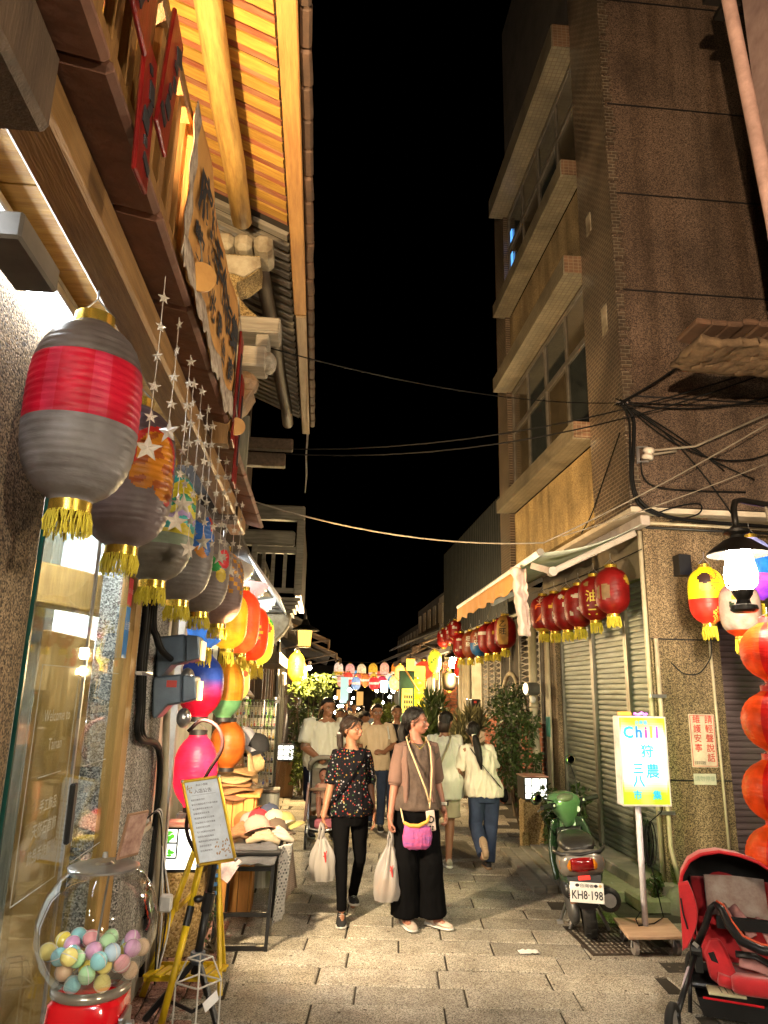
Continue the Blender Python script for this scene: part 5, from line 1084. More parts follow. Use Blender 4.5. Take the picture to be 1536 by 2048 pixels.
# sloping white awning with scalloped boards
sa_ = thing('white_awning', 'white sloping awning sheet with light strips over the hat shop', 'awning', (-.66, 8, 2.9))
sub('sheet', sa_, MB().grid(lambda u, v: (-.93+.53*u, 7.3+2.2*v, 3.29-.68*u), 8, 8, .012), M('white awning sheet', (.78, .77, .72), .5)); sub('edge_rail', sa_, MB().bar((-.93, 7.29, 3.29), (-.40, 7.29, 2.61), .012, .02), m_white)
def scal(lab, x0, x1, y, zt0, zt1, d, mat):
    n = 24; top = [(x0+(x1-x0)*i/n, zt0+(zt1-zt0)*i/n) for i in range(n+1)]
    bot = [(x0+(x1-x0)*i/n, zt0+(zt1-zt0)*i/n-d*math.sin(PI*(.12+.88*i/n))**.6*(1-.10*abs(math.sin(i*.8)))) for i in range(n, -1, -1)]
    t = thing('scalloped_board', lab, 'hanging board', ((x0+x1)/2, y, zt0), 'scalloped boards under the white awning')
    sub('board', t, MB().prism(top+bot, (0, y, 0), (1, 0, 0), (0, 0, 1), -.02), mat); mb = MB()
    for (a, b) in bot[::2]: mb.ball((a, y-.012, b-.004), .006, 6, 5)
    sub('fairy_light', t, mb, glow('warm fairy light', (1, .75, .4), 6)); return t
scal('grey white scalloped board nearest under the white awning', -.94, -.70, 7.42, 3.08, 2.96, .24, m_white)
scal('dusty pink scalloped board in the middle under the white awning', -.98, -.57, 7.9, 2.90, 2.86, .24, M('dusty pink board', (.50, .30, .27), .7))
scal('white scalloped board lowest and farthest under the white awning', -.92, -.50, 8.35, 2.68, 2.76, .20, M('bluish white board', (.66, .70, .68), .6))
# ================================================================== the lane beyond: old fronts, lattice gate, plants
rk = random.Random(31)
m_leafd = M('dark leaf', (.055, .085, .022), .5, col2=(.03, .05, .012), ns=9, spec=.3, rnd=.3)
m_leafl = M('bright leaf', (.115, .15, .03), .5, col2=(.06, .09, .02), ns=9, spec=.3)
m_bark = M('bark', (.14, .10, .06), .9, bump=.6, bs=30)
m_terra = M('terracotta', (.40, .15, .07), .8, bump=.2)
def plant(name, lab, c, rad_, n, ls, mat, base, seed=1, pot=None, group=None, cat='plant', dens=.55, blade=False):
    t = thing(name, lab, cat, base, group); q = random.Random(seed); mb = MB(); c = Vector(c); b = Vector(base)
    lobes = [(c+Vector((q.uniform(-.6, .6)*rad_[0], q.uniform(-.6, .6)*rad_[1], q.uniform(-.75, .75)*rad_[2])), q.uniform(.3, .6)) for _ in range(13)]
    for i in range(n):
        lc, lr = lobes[q.randrange(len(lobes))]; d = Vector((q.gauss(0, 1), q.gauss(0, 1), q.gauss(0, 1))).normalized()
        p = lc+Vector((d.x*rad_[0], d.y*rad_[1], d.z*rad_[2]))*lr*(q.random()**.4); s = ls*q.uniform(.6, 1.3)
        a = (d+Vector((q.gauss(0, .5), q.gauss(0, .5), q.gauss(-.3, .5)))).normalized(); w = a.orthogonal().normalized(); w = (Matrix.Rotation(q.uniform(0, 2*PI), 3, a) @ w)
        if blade: a = (d*.7+Vector((0, 0, .6))).normalized(); s *= 2.2
        ww = .30 if not blade else .07
        up = a.cross(w)*s*.10
        mb.add([p-a*s*.5, p+w*s*ww+up, p+a*s*.55-up, p-w*s*ww+up], [(0, 1, 2), (0, 2, 3)])
    sub('crown', t, mb, mat); tb = MB()
    for i in range(6):
        lc = lobes[i][0]; tb.tube([b+Vector((q.uniform(-.04, .04), q.uniform(-.04, .04), .05)), b.lerp(lc, .5)+Vector((q.uniform(-.05, .05), 0, 0)), lc], [.014, .009, .004], 6)
    sub('trunk', t, tb, m_bark)
    if pot: sub('pot', t, MB().lathe([(0, b.z), (pot*.7, b.z), (pot, b.z+pot*1.7), (pot*1.1, b.z+pot*1.7), (pot*1.1, b.z+pot*2), (pot*.9, b.z+pot*2), (pot*.85, b.z+pot*1.6), (0, b.z+pot*1.6)], 18, (b.x, b.y, 0)), m_terra, smooth=True, sm_angle=30)
    return t
# --- left: dark timber wall, balcony house
dh = thing('dark_timber_house', 'dark timber house with small slatted balcony above a scrolled plaster bracket', 'house', (-1.2, 8, 0))
for i in range(22): sub('wall_plank', dh, MB().box(-1.34, -1.31+rk.uniform(0, .012), 5.0+.33*i, 5.31+.33*i, 2.95, 5.6), w_dark, bevel=.004)
for y, x in ((5.72, -.86), (7.3, -1.0), (8.6, -1.05)): sub('post', dh, MB().box(x-.07, x+.07, y-.07, y+.07, 3.0, 5.3), w_greyy if y < 6 else w_dark, bevel=.01)
sub('short_post', dh, MB().box(-.80, -.72, 6.2, 6.28, 3.1, 4.15), w_greyy); sub('tie_beam', dh, MB().box(-1.3, -.35, 6.95, 7.05, 4.1, 4.22).box(-1.3, -.42, 6.95, 7.05, 3.92, 4.06), w_darky, bevel=.01)
w_dim = wood('grey balcony wood darkened as shade', (.19, .165, .125), (.09, .075, .055), (1.2, 12, 12), rnd=.2)  # darker copy of the weathered grey, dim light put into its colour
yb = 9.0
sub('balcony_beam', dh, MB().box(-1.3, -.245, yb-.05, yb+.1, 3.84, 4.03), w_dim, bevel=.02); sub('balcony_beam', dh, MB().box(-1.3, -.36, yb-.04, yb+.09, 3.50, 3.70), w_dim, bevel=.025)
for x, w in ((-.29, .1), (-.86, .07)): sub('baluster_post', dh, MB().box(x-w/2, x+w/2, yb-.05, yb+.05, 2.88, 3.84 if x > -.5 else 3.5), w_dim, bevel=.008)
for x in (-.74, -.62, -.47): sub('baluster', dh, MB().box(x-.022, x+.022, yb-.02, yb+.02, 2.96, 3.40), w_dim)
sub('balcony_rail', dh, MB().box(-.86, -.34, yb-.03, yb+.03, 3.40, 3.49), w_dim); sub('balcony_rail', dh, MB().box(-.86, -.34, yb-.03, yb+.03, 2.90, 2.96), w_dim)
sub('balcony_side', dh, MB().box(-.33, -.25, yb+.06, yb+2.4, 2.9, 3.84), w_dark)
for i, (z, x) in enumerate(((2.84, -.25), (2.79, -.28), (2.74, -.31), (2.69, -.34))): sub('cornice_board', dh, MB().box(-1.3, x, yb-.06+.012*i, yb+.6, z-.045, z), w_dim, bevel=.006)
sub('scroll_bracket', dh, MB().prism([(-1.3, 2.64), (-.36, 2.64), (-.38, 2.5), (-.44, 2.4), (-.52, 2.32), (-.6, 2.26), (-.75, 2.22), (-.9, 2.26), (-1.3, 2.26)], (0, yb, 0), (1, 0, 0), (0, 0, 1), -.3), m_plaster, bevel=.012)
sub('lintel_shade', dh, MB().box(-1.3, -.5, yb+.5, yb+3.2, 2.05, 2.2), w_darky)
for i, (a, b) in enumerate((((-.85, 8.8, 2.15), (-.60, 8.8, 2.42)), ((-.80, 8.75, 2.2), (-.58, 8.75, 2.36)), ((-.78, 8.8, 2.05), (-.62, 8.8, 1.9)))): sub('bamboo_stick', dh, MB().tube([a, b], .012, 6), w_dim)
mb = MB()
for i in range(9): mb.box(-1.16, -1.12, 9.2+.35*i, 9.52+.35*i, 0, 2.2)
for i in range(9): sub('front_plank', dh, MB().box(-1.16, -1.12+rk.uniform(0, .02), 9.2+.35*i, 9.53+.35*i, 0, 2.05), w_dark, bevel=.004)
# generic far fronts, each its own building
m_lit = glow('lit far window', (1, .52, .14), .22)
roofm = M('old grey roofing', (.05, .043, .036), .8, col2=(.025, .022, .018), ns=6, stretch=(1, 12, 1), bump=.4)
def front(side, y0, y1, x, h, lab, mat, lit=0, eave=.6):
    b = thing('old_house', lab, 'house', (x+side*.5, (y0+y1)/2, 0), 'old fronts further down the lane'); s = side
    X = lambda a, c: (min(x+s*a, x+s*c), max(x+s*a, x+s*c))
    a, c = X(.25, 3); sub('wall', b, MB().box(a, c, y0, y1, 0, h), mat); n = max(2, int((y1-y0)/.9))
    for i in range(n+1): a, c = X(.10, .249); yy = y0+.06+(y1-y0-.12)*i/n; sub('post', b, MB().box(a, c, yy-.05, yy+.05, 0, h*.62), w_greyy if rk.random() < .5 else w_dark, bevel=.006)
    a, c = X(.06, .249); sub('beam', b, MB().box(a, c, y0, y1, h*.62, h*.62+.16), w_darky, bevel=.01)
    a, c = x+s*.3, x-s*eave
    sub('eave', b, MB().add([(a, y0, h*.78), (c, y0, h*.68), (c, y1, h*.68), (a, y1, h*.78), (a, y0, h*.78+.05), (c, y0, h*.68+.05), (c, y1, h*.68+.05), (a, y1, h*.78+.05)], [(0, 1, 2, 3), (4, 7, 6, 5), (0, 4, 5, 1), (1, 5, 6, 2), (2, 6, 7, 3), (3, 7, 4, 0)]), roofm)
    for i in range(n):
        yy = y0+(y1-y0)*(i+.5)/n; a, c = X(.20, .248); w_ = sub('window', b, MB().box(a, c, yy-.32, yy+.32, 1.0 if i % 2 else .05, h*.55), w_dark)
        a, c = X(.19, .199); sub('pane', w_, MB().box(a, c, yy-.26, yy+.26, 1.05 if i % 2 else .1, h*.52), m_lit if rk.random() < lit else m_dkglass)
    for i in range(n): yy = y0+(y1-y0)*(i+.5)/n; a, c = X(.22, .249); u_ = sub('upper_window', b, MB().box(a, c, yy-.25, yy+.25, h*.82, h*.95), w_grey)
    return b
BX = lambda y, s: (-1.15 if s < 0 else 3.05)+BEND(y)
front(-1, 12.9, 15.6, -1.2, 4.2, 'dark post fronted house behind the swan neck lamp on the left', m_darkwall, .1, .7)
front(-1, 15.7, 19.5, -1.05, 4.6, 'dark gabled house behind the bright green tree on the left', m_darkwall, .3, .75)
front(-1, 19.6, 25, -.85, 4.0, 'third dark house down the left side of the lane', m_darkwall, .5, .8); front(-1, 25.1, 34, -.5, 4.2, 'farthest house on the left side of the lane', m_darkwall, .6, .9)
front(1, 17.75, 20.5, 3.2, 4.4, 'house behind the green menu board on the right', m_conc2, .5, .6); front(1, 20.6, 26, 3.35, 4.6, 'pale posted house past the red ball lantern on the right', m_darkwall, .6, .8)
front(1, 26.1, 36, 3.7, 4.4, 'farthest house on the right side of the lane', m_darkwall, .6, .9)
eh = thing('end_house', 'dark house closing the far end of the lane', 'house', (2, 44, 0)); sub('wall', eh, MB().box(-6, 10, 44, 46, 0, 3.2), m_darkwall); sub('lit_window', eh, MB().box(1.2, 1.7, 43.97, 43.99, 1.2, 1.8), m_lit); sub('lit_window', eh, MB().box(2.4, 2.8, 43.97, 43.99, .9, 1.7), m_lit)
# --- dark corrugated shed behind the corner building
sh = thing('corrugated_shed', 'dark corrugated metal shed wall behind the corner building', 'shed', (3.1, 13.5, 3))
m_cor = M('grey corrugated sheet', (.035, .038, .036), .5, .4, bump=.1)
for i in range(12): sub('sheet', sh, MB().grid(lambda u, v: (3.06+.018*math.sin(u*2*PI*3), 11.42+.5*i+.495*u, 3.0+2.1*v), 18, 1, .004), m_cor)
# --- lattice gate with arch and brick base
gt = thing('lattice_front', 'lattice house front with round arched doorway and brick base behind the bushes', 'house', (3.15, 11.7, 0))
sub('backing', gt, MB().box(3.3, 4.5, 9.76, 14.3, 0, 3.3), m_darkwall)
m_mul = M('pale mullion', (.34, .31, .25), .6); arch_y = 11.55
for y in (9.95, 10.35, 11.0, 12.15, 12.6, 13.1, 13.6): sub('mullion', gt, MB().box(3.10, 3.14, y-.018, y+.018, 1.36, 2.95), m_mul)
sub('mullion', gt, MB().box(3.10, 3.14, arch_y-.018, arch_y+.018, 2.07, 2.95), m_mul)
for z in (1.36, 2.95): sub('rail', gt, MB().box(3.10, 3.145, 9.9, 10.97, z-.02, z+.02).box(3.10, 3.145, 12.1, 14, z-.02, z+.02) if z < 2 else MB().box(3.10, 3.145, 9.9, 14, z-.02, z+.02), m_mul)
lat = None
for y0, y1 in ((9.97, 10.33), (10.37, 10.98), (12.17, 12.58), (12.62, 13.08), (13.12, 13.58)):
    mb = MB(); n = int((2.9-1.4)/.09)
    for i in range(n): z = 1.42+.09*i; mb.bar((3.12, y0, z), (3.12, y1, z+.06), .01, .014); mb.bar((3.13, y0, z+.06), (3.13, y1, z), .01, .014)
    sub('lattice', gt, mb, w_grey)
sub('arch', gt, MB().tube([(3.11, arch_y-.55*math.cos(a), 1.5+.55*math.sin(a)) for a in [PI*i/18 for i in range(19)]], .035, 8), m_plaster, smooth=True); mb = MB()
for i in range(12): a = PI*(i+.5)/12; mb.box(3.2, 3.23, arch_y-.45*math.cos(a)-.05, arch_y-.45*math.cos(a)+.05, 1.5+.4*math.sin(a)-.05, 1.5+.4*math.sin(a)+.05)
sub('fanlight_block', gt, mb, w_grey)
def brickwall(par_, x, y0, y1, z0, z1, w=.21, h=.065, lim=150, dep=.05):
    src = None; k = 0; r = 0; z = z0
    while z < z1-.02:
        y = y0-(w/2 if r % 2 else 0)
        while y < y1:
            a, b = max(y0, y), min(y1, y+w-.012)
            if b-a > .05 and k < lim:
                full = abs((b-a)-(w-.012)) < 1e-4
                if full:
                    o = MB().box(0, dep, -(w-.012)/2, (w-.012)/2, 0, h-.012).build('brick', m_brick, par_, world=False, bevel=.004) if src is None else clone(src, par_); src = src or o
                    o.location = Vector((x-rk.uniform(0, .005), (a+b)/2, z))-par(par_)
                else: MB().box(x-rk.uniform(0, .005), x+dep, a, b, z, z+h-.012).build('brick', m_brick, par_)
                k += 1
            y += w
        z += h; r += 1
sub('mortar_bed', gt, MB().box(3.12, 3.25, 9.95, 10.98, 0, 1.33).box(3.12, 3.25, 12.1, 13.9, 0, 1.33), m_mortar); brickwall(gt, 3.10, 9.95, 10.98, .0, 1.33, lim=130); brickwall(gt, 3.10, 12.1, 13.4, .0, 1.33, lim=140)
# brick column further on
bc = thing('brick_column', 'narrow red brick column by the far oil lamp', 'column', (3.2, 17.4, 0)); sub('mortar_core', bc, MB().box(3.02, 3.34, 17.42, 17.7, 0, 2.45), m_mortar)
src = None
for r in range(34):
    for i in range(2):
        o = MB().box(-.075, .075, -.04, .04, 0, .06).build('brick', m_brick, bc, world=False, bevel=.004) if src is None else clone(src, bc); src = src or o
        o.location = Vector((3.10+.165*i+(.02 if r % 2 else -.01), 17.40-rk.uniform(0, .005), .02+r*.072))-par(bc)
# pipes and meters on the right fronts
pp = thing('cream_pole', 'tall cream pipe pole standing between the shutters and the brick front', 'pole', (2.98, 9.8, 0))
sub('pole', pp, MB().tube([(2.98, 9.75, 0), (2.98, 9.78, .8), (2.95, 9.8, 1.4), (2.96, 9.8, 2.75)], .055, 12), m_cream, smooth=True)
for z in (1.15, 1.55): sub('coupling', pp, MB().tube([(2.957, 9.8, z), (2.957, 9.8, z+.06)], .063, 12), m_cream, smooth=True)
mt = thing('round_meter', 'dark round electric meter on the cream pole', 'meter', (2.9, 9.7, 1.78)); sub('drum', mt, MB().tube([(2.96, 9.66, 1.8), (2.80, 9.62, 1.8)], .085, 16), M('meter grey', (.12, .12, .11), .4, .3)); sub('dial', mt, MB().tube([(2.798, 9.62, 1.8), (2.79, 9.618, 1.8)], .07, 16), m_steel); sub('junction', mt, MB().ball((2.92, 9.72, 1.66), (.04, .04, .05), 8, 6), m_white)
for i, (x, y) in enumerate(((3.06, 9.55), (3.06, 9.48), (3.05, 9.40))): sub('pipe', pp, MB().tube([(x, y, 0), (x, y, 1.4), (x+.01, y+.02*i, 2.7)], .018, 8), m_cream, smooth=True)
sub('green_plate', pp, MB().box(3.02, 3.03, 9.36, 9.5, 1.2, 1.45), M('green plate', (.05, .25, .22), .5))
bp = thing('brass_pipes', 'bundle of pale upright pipes beyond the lattice front', 'pipes', (3.05, 14.6, 0))
for i, y in enumerate((14.35, 14.6, 14.85, 15.2)): sub('pipe', bp, MB().tube([(3.02, y, 0), (3.02, y, 2.6)], [.05, .05], 10), m_cream, smooth=True)
bx_ = thing('meter_box', 'black meter box with a red label above the bushes', 'meter box', (2.98, 13.9, 1.5)); sub('case', bx_, MB().box(2.9, 3.08, 13.6, 14.1, 1.22, 1.62), m_black, bevel=.01); sub('label', bx_, MB().box(2.95, 3.0, 13.592, 13.598, 1.55, 1.59), M('red maker plate', (.55, .06, .05), .5))
sub('door_leaf', gt, MB().box(3.2, 3.24, 11.0, 11.5, 0, 1.5), w_dark)
# menu board and green hut
gh = thing('menu_board', 'dark green sign case with a yellow price board beside the stacked yellow lanterns', 'sign', (2.05, 16.6, 0))
sub('case', gh, MB().box(1.88, 2.22, 16.55, 16.75, .3, 2.2), M('dark green paint', (.02, .07, .03), .5)); sub('board', gh, MB().box(1.93, 2.17, 16.53, 16.545, 1.28, 1.80), glow('yellow board glow', (.85, .62, .08), .38)); mb = MB()
for i in range(3):
    for j in range(4): mb.box(1.98+.05*j, 2.015+.05*j, 16.525, 16.529, 1.36+.11*i, 1.44+.11*i)
sub('printed_block', gh, mb, m_ink); sub('lettering', gh, MB().text('冰品', .07, (2.05, 16.53, 1.74), (1, 0, 0), (0, 0, 1), .004), m_ink)
yf = thing('yellow_banner', 'yellow lit banner hanging behind the stacked yellow lanterns', 'banner', (2.3, 17.6, 1)); sub('cloth', yf, MB().box(2.28, 2.62, 17.6, 17.62, 1.0, 2.35), glow('yellow banner glow', (.8, .55, .05), .25)); sub('stick', yf, MB().tube([(1.98, 16.5, 2.25), (2.30, 16.45, 1.75)], .02, 6), M('orange stick', (.6, .3, .05), .5)); sub('upper_sign', yf, MB().box(2.12, 2.32, 17.3, 17.32, 2.2, 2.5), glow('amber sign', (.8, .4, .03), .35))
# plants
plant('young_tree', 'bright green young tree lit yellow under the swan neck lamp', (-.10, 12.7, 1.74), (.44, .36, .30), 760, .10, m_leafl, (-.1, 12.8, 0), 2, cat='tree', group='plants along the lane')
plant('dark_shrub', 'dark leafy shrub below the bright young tree', (-.18, 12.9, .95), (.42, .3, .6), 1200, .08, m_leafd, (-.2, 12.9, 0), 3, group='plants along the lane')
plant('small_shrub', 'small green shrub beside the far light box', (-.22, 12.5, .42), (.18, .2, .35), 500, .06, m_leafl, (-.2, 12.5, 0), 4, group='plants along the lane')
plant('tall_bush', 'tall leafy bush in front of the lattice arch and brick base', (2.70, 9.75, 1.02), (.40, .40, .60), 1350, .07, m_leafd, (2.75, 9.8, 0), 5, cat='bush', group='plants along the lane')
plant('airy_bush', 'airy upper sprays of the bush below the arch', (2.86, 10.6, 1.45), (.36, .5, .48), 700, .065, m_leafd, (2.9, 10.6, 0), 6, cat='bush', group='plants along the lane')
plant('grass_clump', 'straw coloured ornamental grass clump left of the tall bush', (2.5, 12.3, 1.05), (.4, .4, .45), 900, .12, M('straw blade', (.22, .2, .09), .7), (2.5, 12.3, 0), 7, blade=True, group='plants along the lane')
plant('dark_palm', 'dark spiky plant before the stacked yellow lanterns', (2.62, 15.6, 1.15), (.42, .4, .6), 900, .13, m_leafd, (2.6, 15.6, 0), 8, blade=True, group='plants along the lane')
plant('low_hedge', 'pale green hedge far down on the right of the crowd', (1.75, 18.2, 1.25), (.42, .5, .34), 1500, .06, m_leafl, (1.75, 18.2, 0), 9, cat='bush', group='plants along the lane')
plant('potted_plant', 'potted plant with trailing leaves between light box and scooter', (2.62, 7.85, .52), (.28, .25, .30), 650, .075, m_leafd, (2.68, 7.9, .07), 10, pot=.11, group='plants along the lane')
plant('weed_tuft', 'tuft of weeds growing at the drain behind the dolly', (2.92, 6.35, .15), (.10, .08, .12), 160, .05, m_leafd, (2.92, 6.35, .05), 11, cat='weed'); plant('weed', 'thin weed growing at the stone stump', (-.62, 5.3, .2), (.07, .06, .18), 70, .03, m_leafd, (-.62, 5.3, 0), 12, cat='weed')
plant('ivy_tuft', 'ivy trailing over the stone post under the right light box', (2.72, 8.5, .30), (.12, .12, .3), 420, .055, m_leafd, (2.74, 8.55, 0), 13, cat='ivy')
# stone posts with light boxes
sp2 = thing('stone_post', 'hewn stone post carrying the white paned light box by the scooter', 'post', (2.55, 8.65, 0)); sub('shaft', sp2, MB().box(2.43, 2.68, 8.55, 8.8, .0, .54), MATS['ochre stone'], bevel=.025); sub('foot', sp2, MB().box(2.40, 2.48, 8.52, 8.6, 0, .22), MATS['ochre stone'], bevel=.02)
l2 = thing('light_box', 'white paned light box with black grid on the hewn stone post by the scooter', 'light box', (2.55, 8.65, .55)); lightbox(l2, 2.42, 2.70, 8.5, 8.78, .555, .80, [('v', .33, 0, 1), ('v', .67, 0, 1), ('h', .62, 0, .33), ('h', .62, .67, 1), ('h', .3, 0, 1), ('sv', .5, 0, 1), ('sh', .3, 0, 1)], .6, roof=MATS['faded red board'])
sp3 = thing('wooden_pedestal', 'brown wooden pedestal of the far left light box', 'pedestal', (-.47, 12.6, 0)); sub('case', sp3, MB().box(-.62, -.32, 12.55, 12.85, 0, .57), wood('brown box board', (.22, .12, .05), (.14, .07, .03), (8, 8, 1)), bevel=.01)
l3 = thing('light_box', 'far left light box with crossed grid on the brown pedestal', 'light box', (-.47, 12.6, .58)); lightbox(l3, -.61, -.33, 12.55, 12.82, .58, .83, [('v', .36, 0, 1), ('v', .7, 0, 1), ('h', .3, 0, 1), ('h', .68, 0, 1)], .6)

# small hanging signs, banners and lit stalls that close the lane in
rk = random.Random(77)
def hsign(lab, x, y, z, w, h, col, e, body=None, cat='sign'):
    t = thing('hanging_sign', lab, cat, (x, y, z), 'signs and banners down the lane'); sub('panel', t, MB().box(x-w/2, x+w/2, y, y+.04, z-h/2, z+h/2), glow('sign %.2f %.2f %.2f %g' % (*col, e), col, e)); sub('bracket', t, MB().bar((x, y+.02, z+h/2), (x+(.5 if x > 1 else -.5), y+.02, z+h/2+.06), .02, .02), m_iron)
    if body: mb = MB(); n = len(body); [mb.text(ch, w*.75, (x, y-.003, z+h/2-h*(i+.5)/n), (1, 0, 0), (0, 0, 1), .002) for i, ch in enumerate(body)]; sub('lettering', t, mb, m_ink)
hsign('pale blue vertical sign below the lantern strings', .98, 26, 1.75, .28, .9, (.30, .55, .65), .15)
hsign('white lantern shaped sign by the right stalls', 2.3, 25, 1.9, .25, .4, (.9, .85, .75), .25)
for i, (x, y, z, s_) in enumerate(((.25, 17.2, 2.9, 1), (.55, 21.5, 2.8, 1), (.85, 27, 2.9, 1), (2.75, 19.4, 3.0, -1), (2.9, 23.5, 2.9, -1), (3.1, 28, 2.9, -1))):
    t = thing('cloth_canopy', 'slanting dark canopy %s' % ['first on the left beyond the tree', 'second on the left', 'farthest on the left', 'first on the right past the price board', 'second on the right', 'farthest on the right'][i], 'canopy', (x, y, z), 'canopies down the lane'); sub('sheet', t, MB().grid(lambda u, v: (x-s_*1.1+s_*1.1*u, y+1.6*v, z+.45-.45*u-.04*math.sin(PI*v)), 6, 6, .02), M('patched canopy cloth', (.20, .13, .07), .9, col2=(.10, .07, .05), ns=3), smooth=True); sub('valance', t, MB().grid(lambda u, v: (x+.01*math.sin(u*30), y+1.6*u, z-.18*v-.02*math.sin(u*25)*v), 16, 2, .01), MATS['patched canopy cloth']); sub('pole', t, MB().tube([(x, y, z), (x-s_*1.1, y, z-.25)], .02, 6), w_dark)
for i in range(7):
    y = 20+2.3*i; x = (.75+BEND(y)*.5) if i % 2 else (2.35+BEND(y)*.35); t = thing('market_stall', 'small lit market stall %s' % ['first on the right', 'first on the left', 'second on the right', 'second on the left', 'third on the right', 'third on the left', 'farthest on the right'][i], 'stall', (x, y, 0), 'market stalls down the lane')
    sub('counter', t, MB().box(x-.3, x+.3, y, y+.8, 0, .8), w_dark); sub('goods', t, MB().box(x-.25, x+.25, y+.05, y+.7, .8, 1.05), M('stall goods %d' % (i % 3), [(.5, .12, .06), (.45, .35, .1), (.2, .3, .35)][i % 3], .7, col2=(.5, .45, .3), ns=18)); sub('lamp', t, MB().ball((x, y+.1, 1.75), .06, 8, 6), g_b); sub('post', t, MB().tube([(x, y+.4, .8), (x, y+.4, 1.9)], .02, 6).tube([(x, y+.4, 1.9), (x, y+.1, 1.84)], .015, 6), m_iron)
# ================================================================== right side: lit sign, scooter, stroller, notice, wires
sg = thing('lit_market_sign', 'lit green edged market sign on a white pole standing on a wheeled board', 'sign', (2.42, 5.45, 0))
X0, X1, Z0, Z1, YF = 2.285, 2.66, .94, 1.58, 5.43
sub('case', sg, MB().box(X0-.0, X1, YF+.006, YF+.10, Z0, Z1), m_white, bevel=.006)
def signprint(name, s):
    m, n, l, p = _new(name); at = n.new('ShaderNodeAttribute'); at.attribute_name = 'Col'
    l.new(at.outputs[0], p.inputs['Base Color']); l.new(at.outputs[0], p.inputs['Emission Color']); p.inputs['Emission Strength'].default_value = s; return m
def sc(u, v):
    e = min(1, max(0, (abs(v-.53)-.24)/.18))+min(1, max(0, (.5-abs(u-.5)-.02)*-12+.35)); e = min(1, max(0, e+.10*math.sin(u*9+v*5)*(e > .05)))
    a, b = (.92, .95, .86), (.38, .82, .02); return tuple(x+(y-x)*e for x, y in zip(a, b))
sub('lit_face', sg, MB().grid(lambda u, v: (X0+.006+(X1-X0-.012)*u, YF, Z0+.012+(Z1-Z0-.024)*v), 24, 36, colf=sc), signprint('backlit sign print', .17), smooth=True)
sub('face_frame', sg, MB().box(X0, X1, YF-.006, YF+.005, Z1-.011, Z1).box(X0, X1, YF-.006, YF+.005, Z0, Z0+.011).box(X0, X0+.008, YF-.006, YF+.005, Z0+.0111, Z1-.0111).box(X1-.008, X1, YF-.006, YF+.005, Z0+.0111, Z1-.0111), m_white)
cyan = glow('cyan print', (.02, .42, .72), .13); prp = glow('violet print', (.28, .08, .6), .13); mag = glow('magenta print', (.75, .05, .35), .13); lem = glow('lime print', (.55, .75, .05), .13); dbl = glow('blue print', (.02, .2, .7), .13)
def sl_(b, s_, x, z, m_, bold=.02, sq=1): sub('lettering', sg, MB().text(b, s_, (X0+(X1-X0)*x, YF-.001, Z0+(Z1-Z0)*z), (1, 0, 0), (0, 0, 1), .003, bold=bold, squeeze=sq), m_)
sl_('台南最', .034, .48, .925, cyan, .012); sl_('C', .115, .20, .81, cyan, .035); sl_('h', .115, .42, .815, dbl, .035); sl_('i', .115, .57, .815, mag, .035); sl_('l', .115, .68, .815, lem, .035); sl_('l', .115, .80, .815, prp, .035)
sl_('狩', .10, .57, .595, cyan, .018); sl_('農', .108, .66, .375, cyan, .015); sl_('三', .085, .36, .405, cyan, .03); sl_('八', .09, .36, .265, cyan, .03); sl_('市', .068, .32, .115, cyan, .025); sl_('集', .068, .72, .115, cyan, .025)
sub('rear_glow_panel', sg, MB().box(X0+.02, X1-.02, YF+.101, YF+.106, Z0+.02, Z1-.02), glow('added green rear glow', (.36, .9, .04), 4)); sub('side_panel', sg, MB().box(X1+.001, X1+.005, YF+.02, YF+.09, Z0+.02, Z1-.02), MATS['added green rear glow'])  # unseen glowing panels added to throw green onto shutter and pillar
sub('clip_lamp', sg, MB().box(2.32, 2.41, 5.46, 5.52, 1.582, 1.612), glow('amber clip lamp', (.75, .25, .03), .25), bevel=.006); sub('neon_tag', sg, MB().tube([(2.43, 5.46, 1.60), (2.46, 5.46, 1.59), (2.49, 5.46, 1.605), (2.52, 5.46, 1.59), (2.53, 5.46, 1.602)], .009, 8), glow('violet neon', (.7, .12, .8), .8))
sub('pole', sg, MB().tube([(2.42, 5.47, .135), (2.42, 5.47, .95)], .022, 14), M('pale pole paint', (.68, .66, .72), .4), smooth=True)
dy = sub('wheeled_board', sg, MB().add([(2.19, 5.23, .115), (2.59, 5.23, .115), (2.67, 5.64, .115), (2.26, 5.66, .115), (2.19, 5.23, .135), (2.59, 5.23, .135), (2.67, 5.64, .135), (2.26, 5.66, .135)], [(0, 1, 2, 3)[::-1], (4, 5, 6, 7), (0, 1, 5, 4), (1, 2, 6, 5), (2, 3, 7, 6), (3, 0, 4, 7)]), wood('pale plywood', (.52, .36, .24), (.38, .24, .15), (1.5, 10, 1)), bevel=.003)
for (x, y) in ((2.26, 5.30), (2.56, 5.30), (2.62, 5.58), (2.31, 5.6)):
    w = sub('caster_wheel', dy, MB().tube([(x-.014, y, .045), (x+.014, y, .045)], .043, 16), M('grey caster rubber', (.25, .22, .2), .6)); sub('caster_fork', dy, MB().bar((x-.02, y, .05), (x-.012, y+.01, .112), .006, .03).bar((x+.02, y, .05), (x+.012, y+.01, .112), .006, .03), m_steel)
cc_ = thing('cable_coil', 'coil of black cable hanging behind the lit sign pole', 'cable', (2.56, 5.62, .65)); mb = MB(); q = random.Random(2)
for k in range(7): w = q.uniform(.02, .04); x = 2.555+q.uniform(-.02, .02); mb.tube([(x+w*math.cos(a), 5.62+.01*k, .65+(.15+q.uniform(-.02, .02))*math.sin(a)) for a in [2*PI*i/20 for i in range(21)]], .0045, 5)
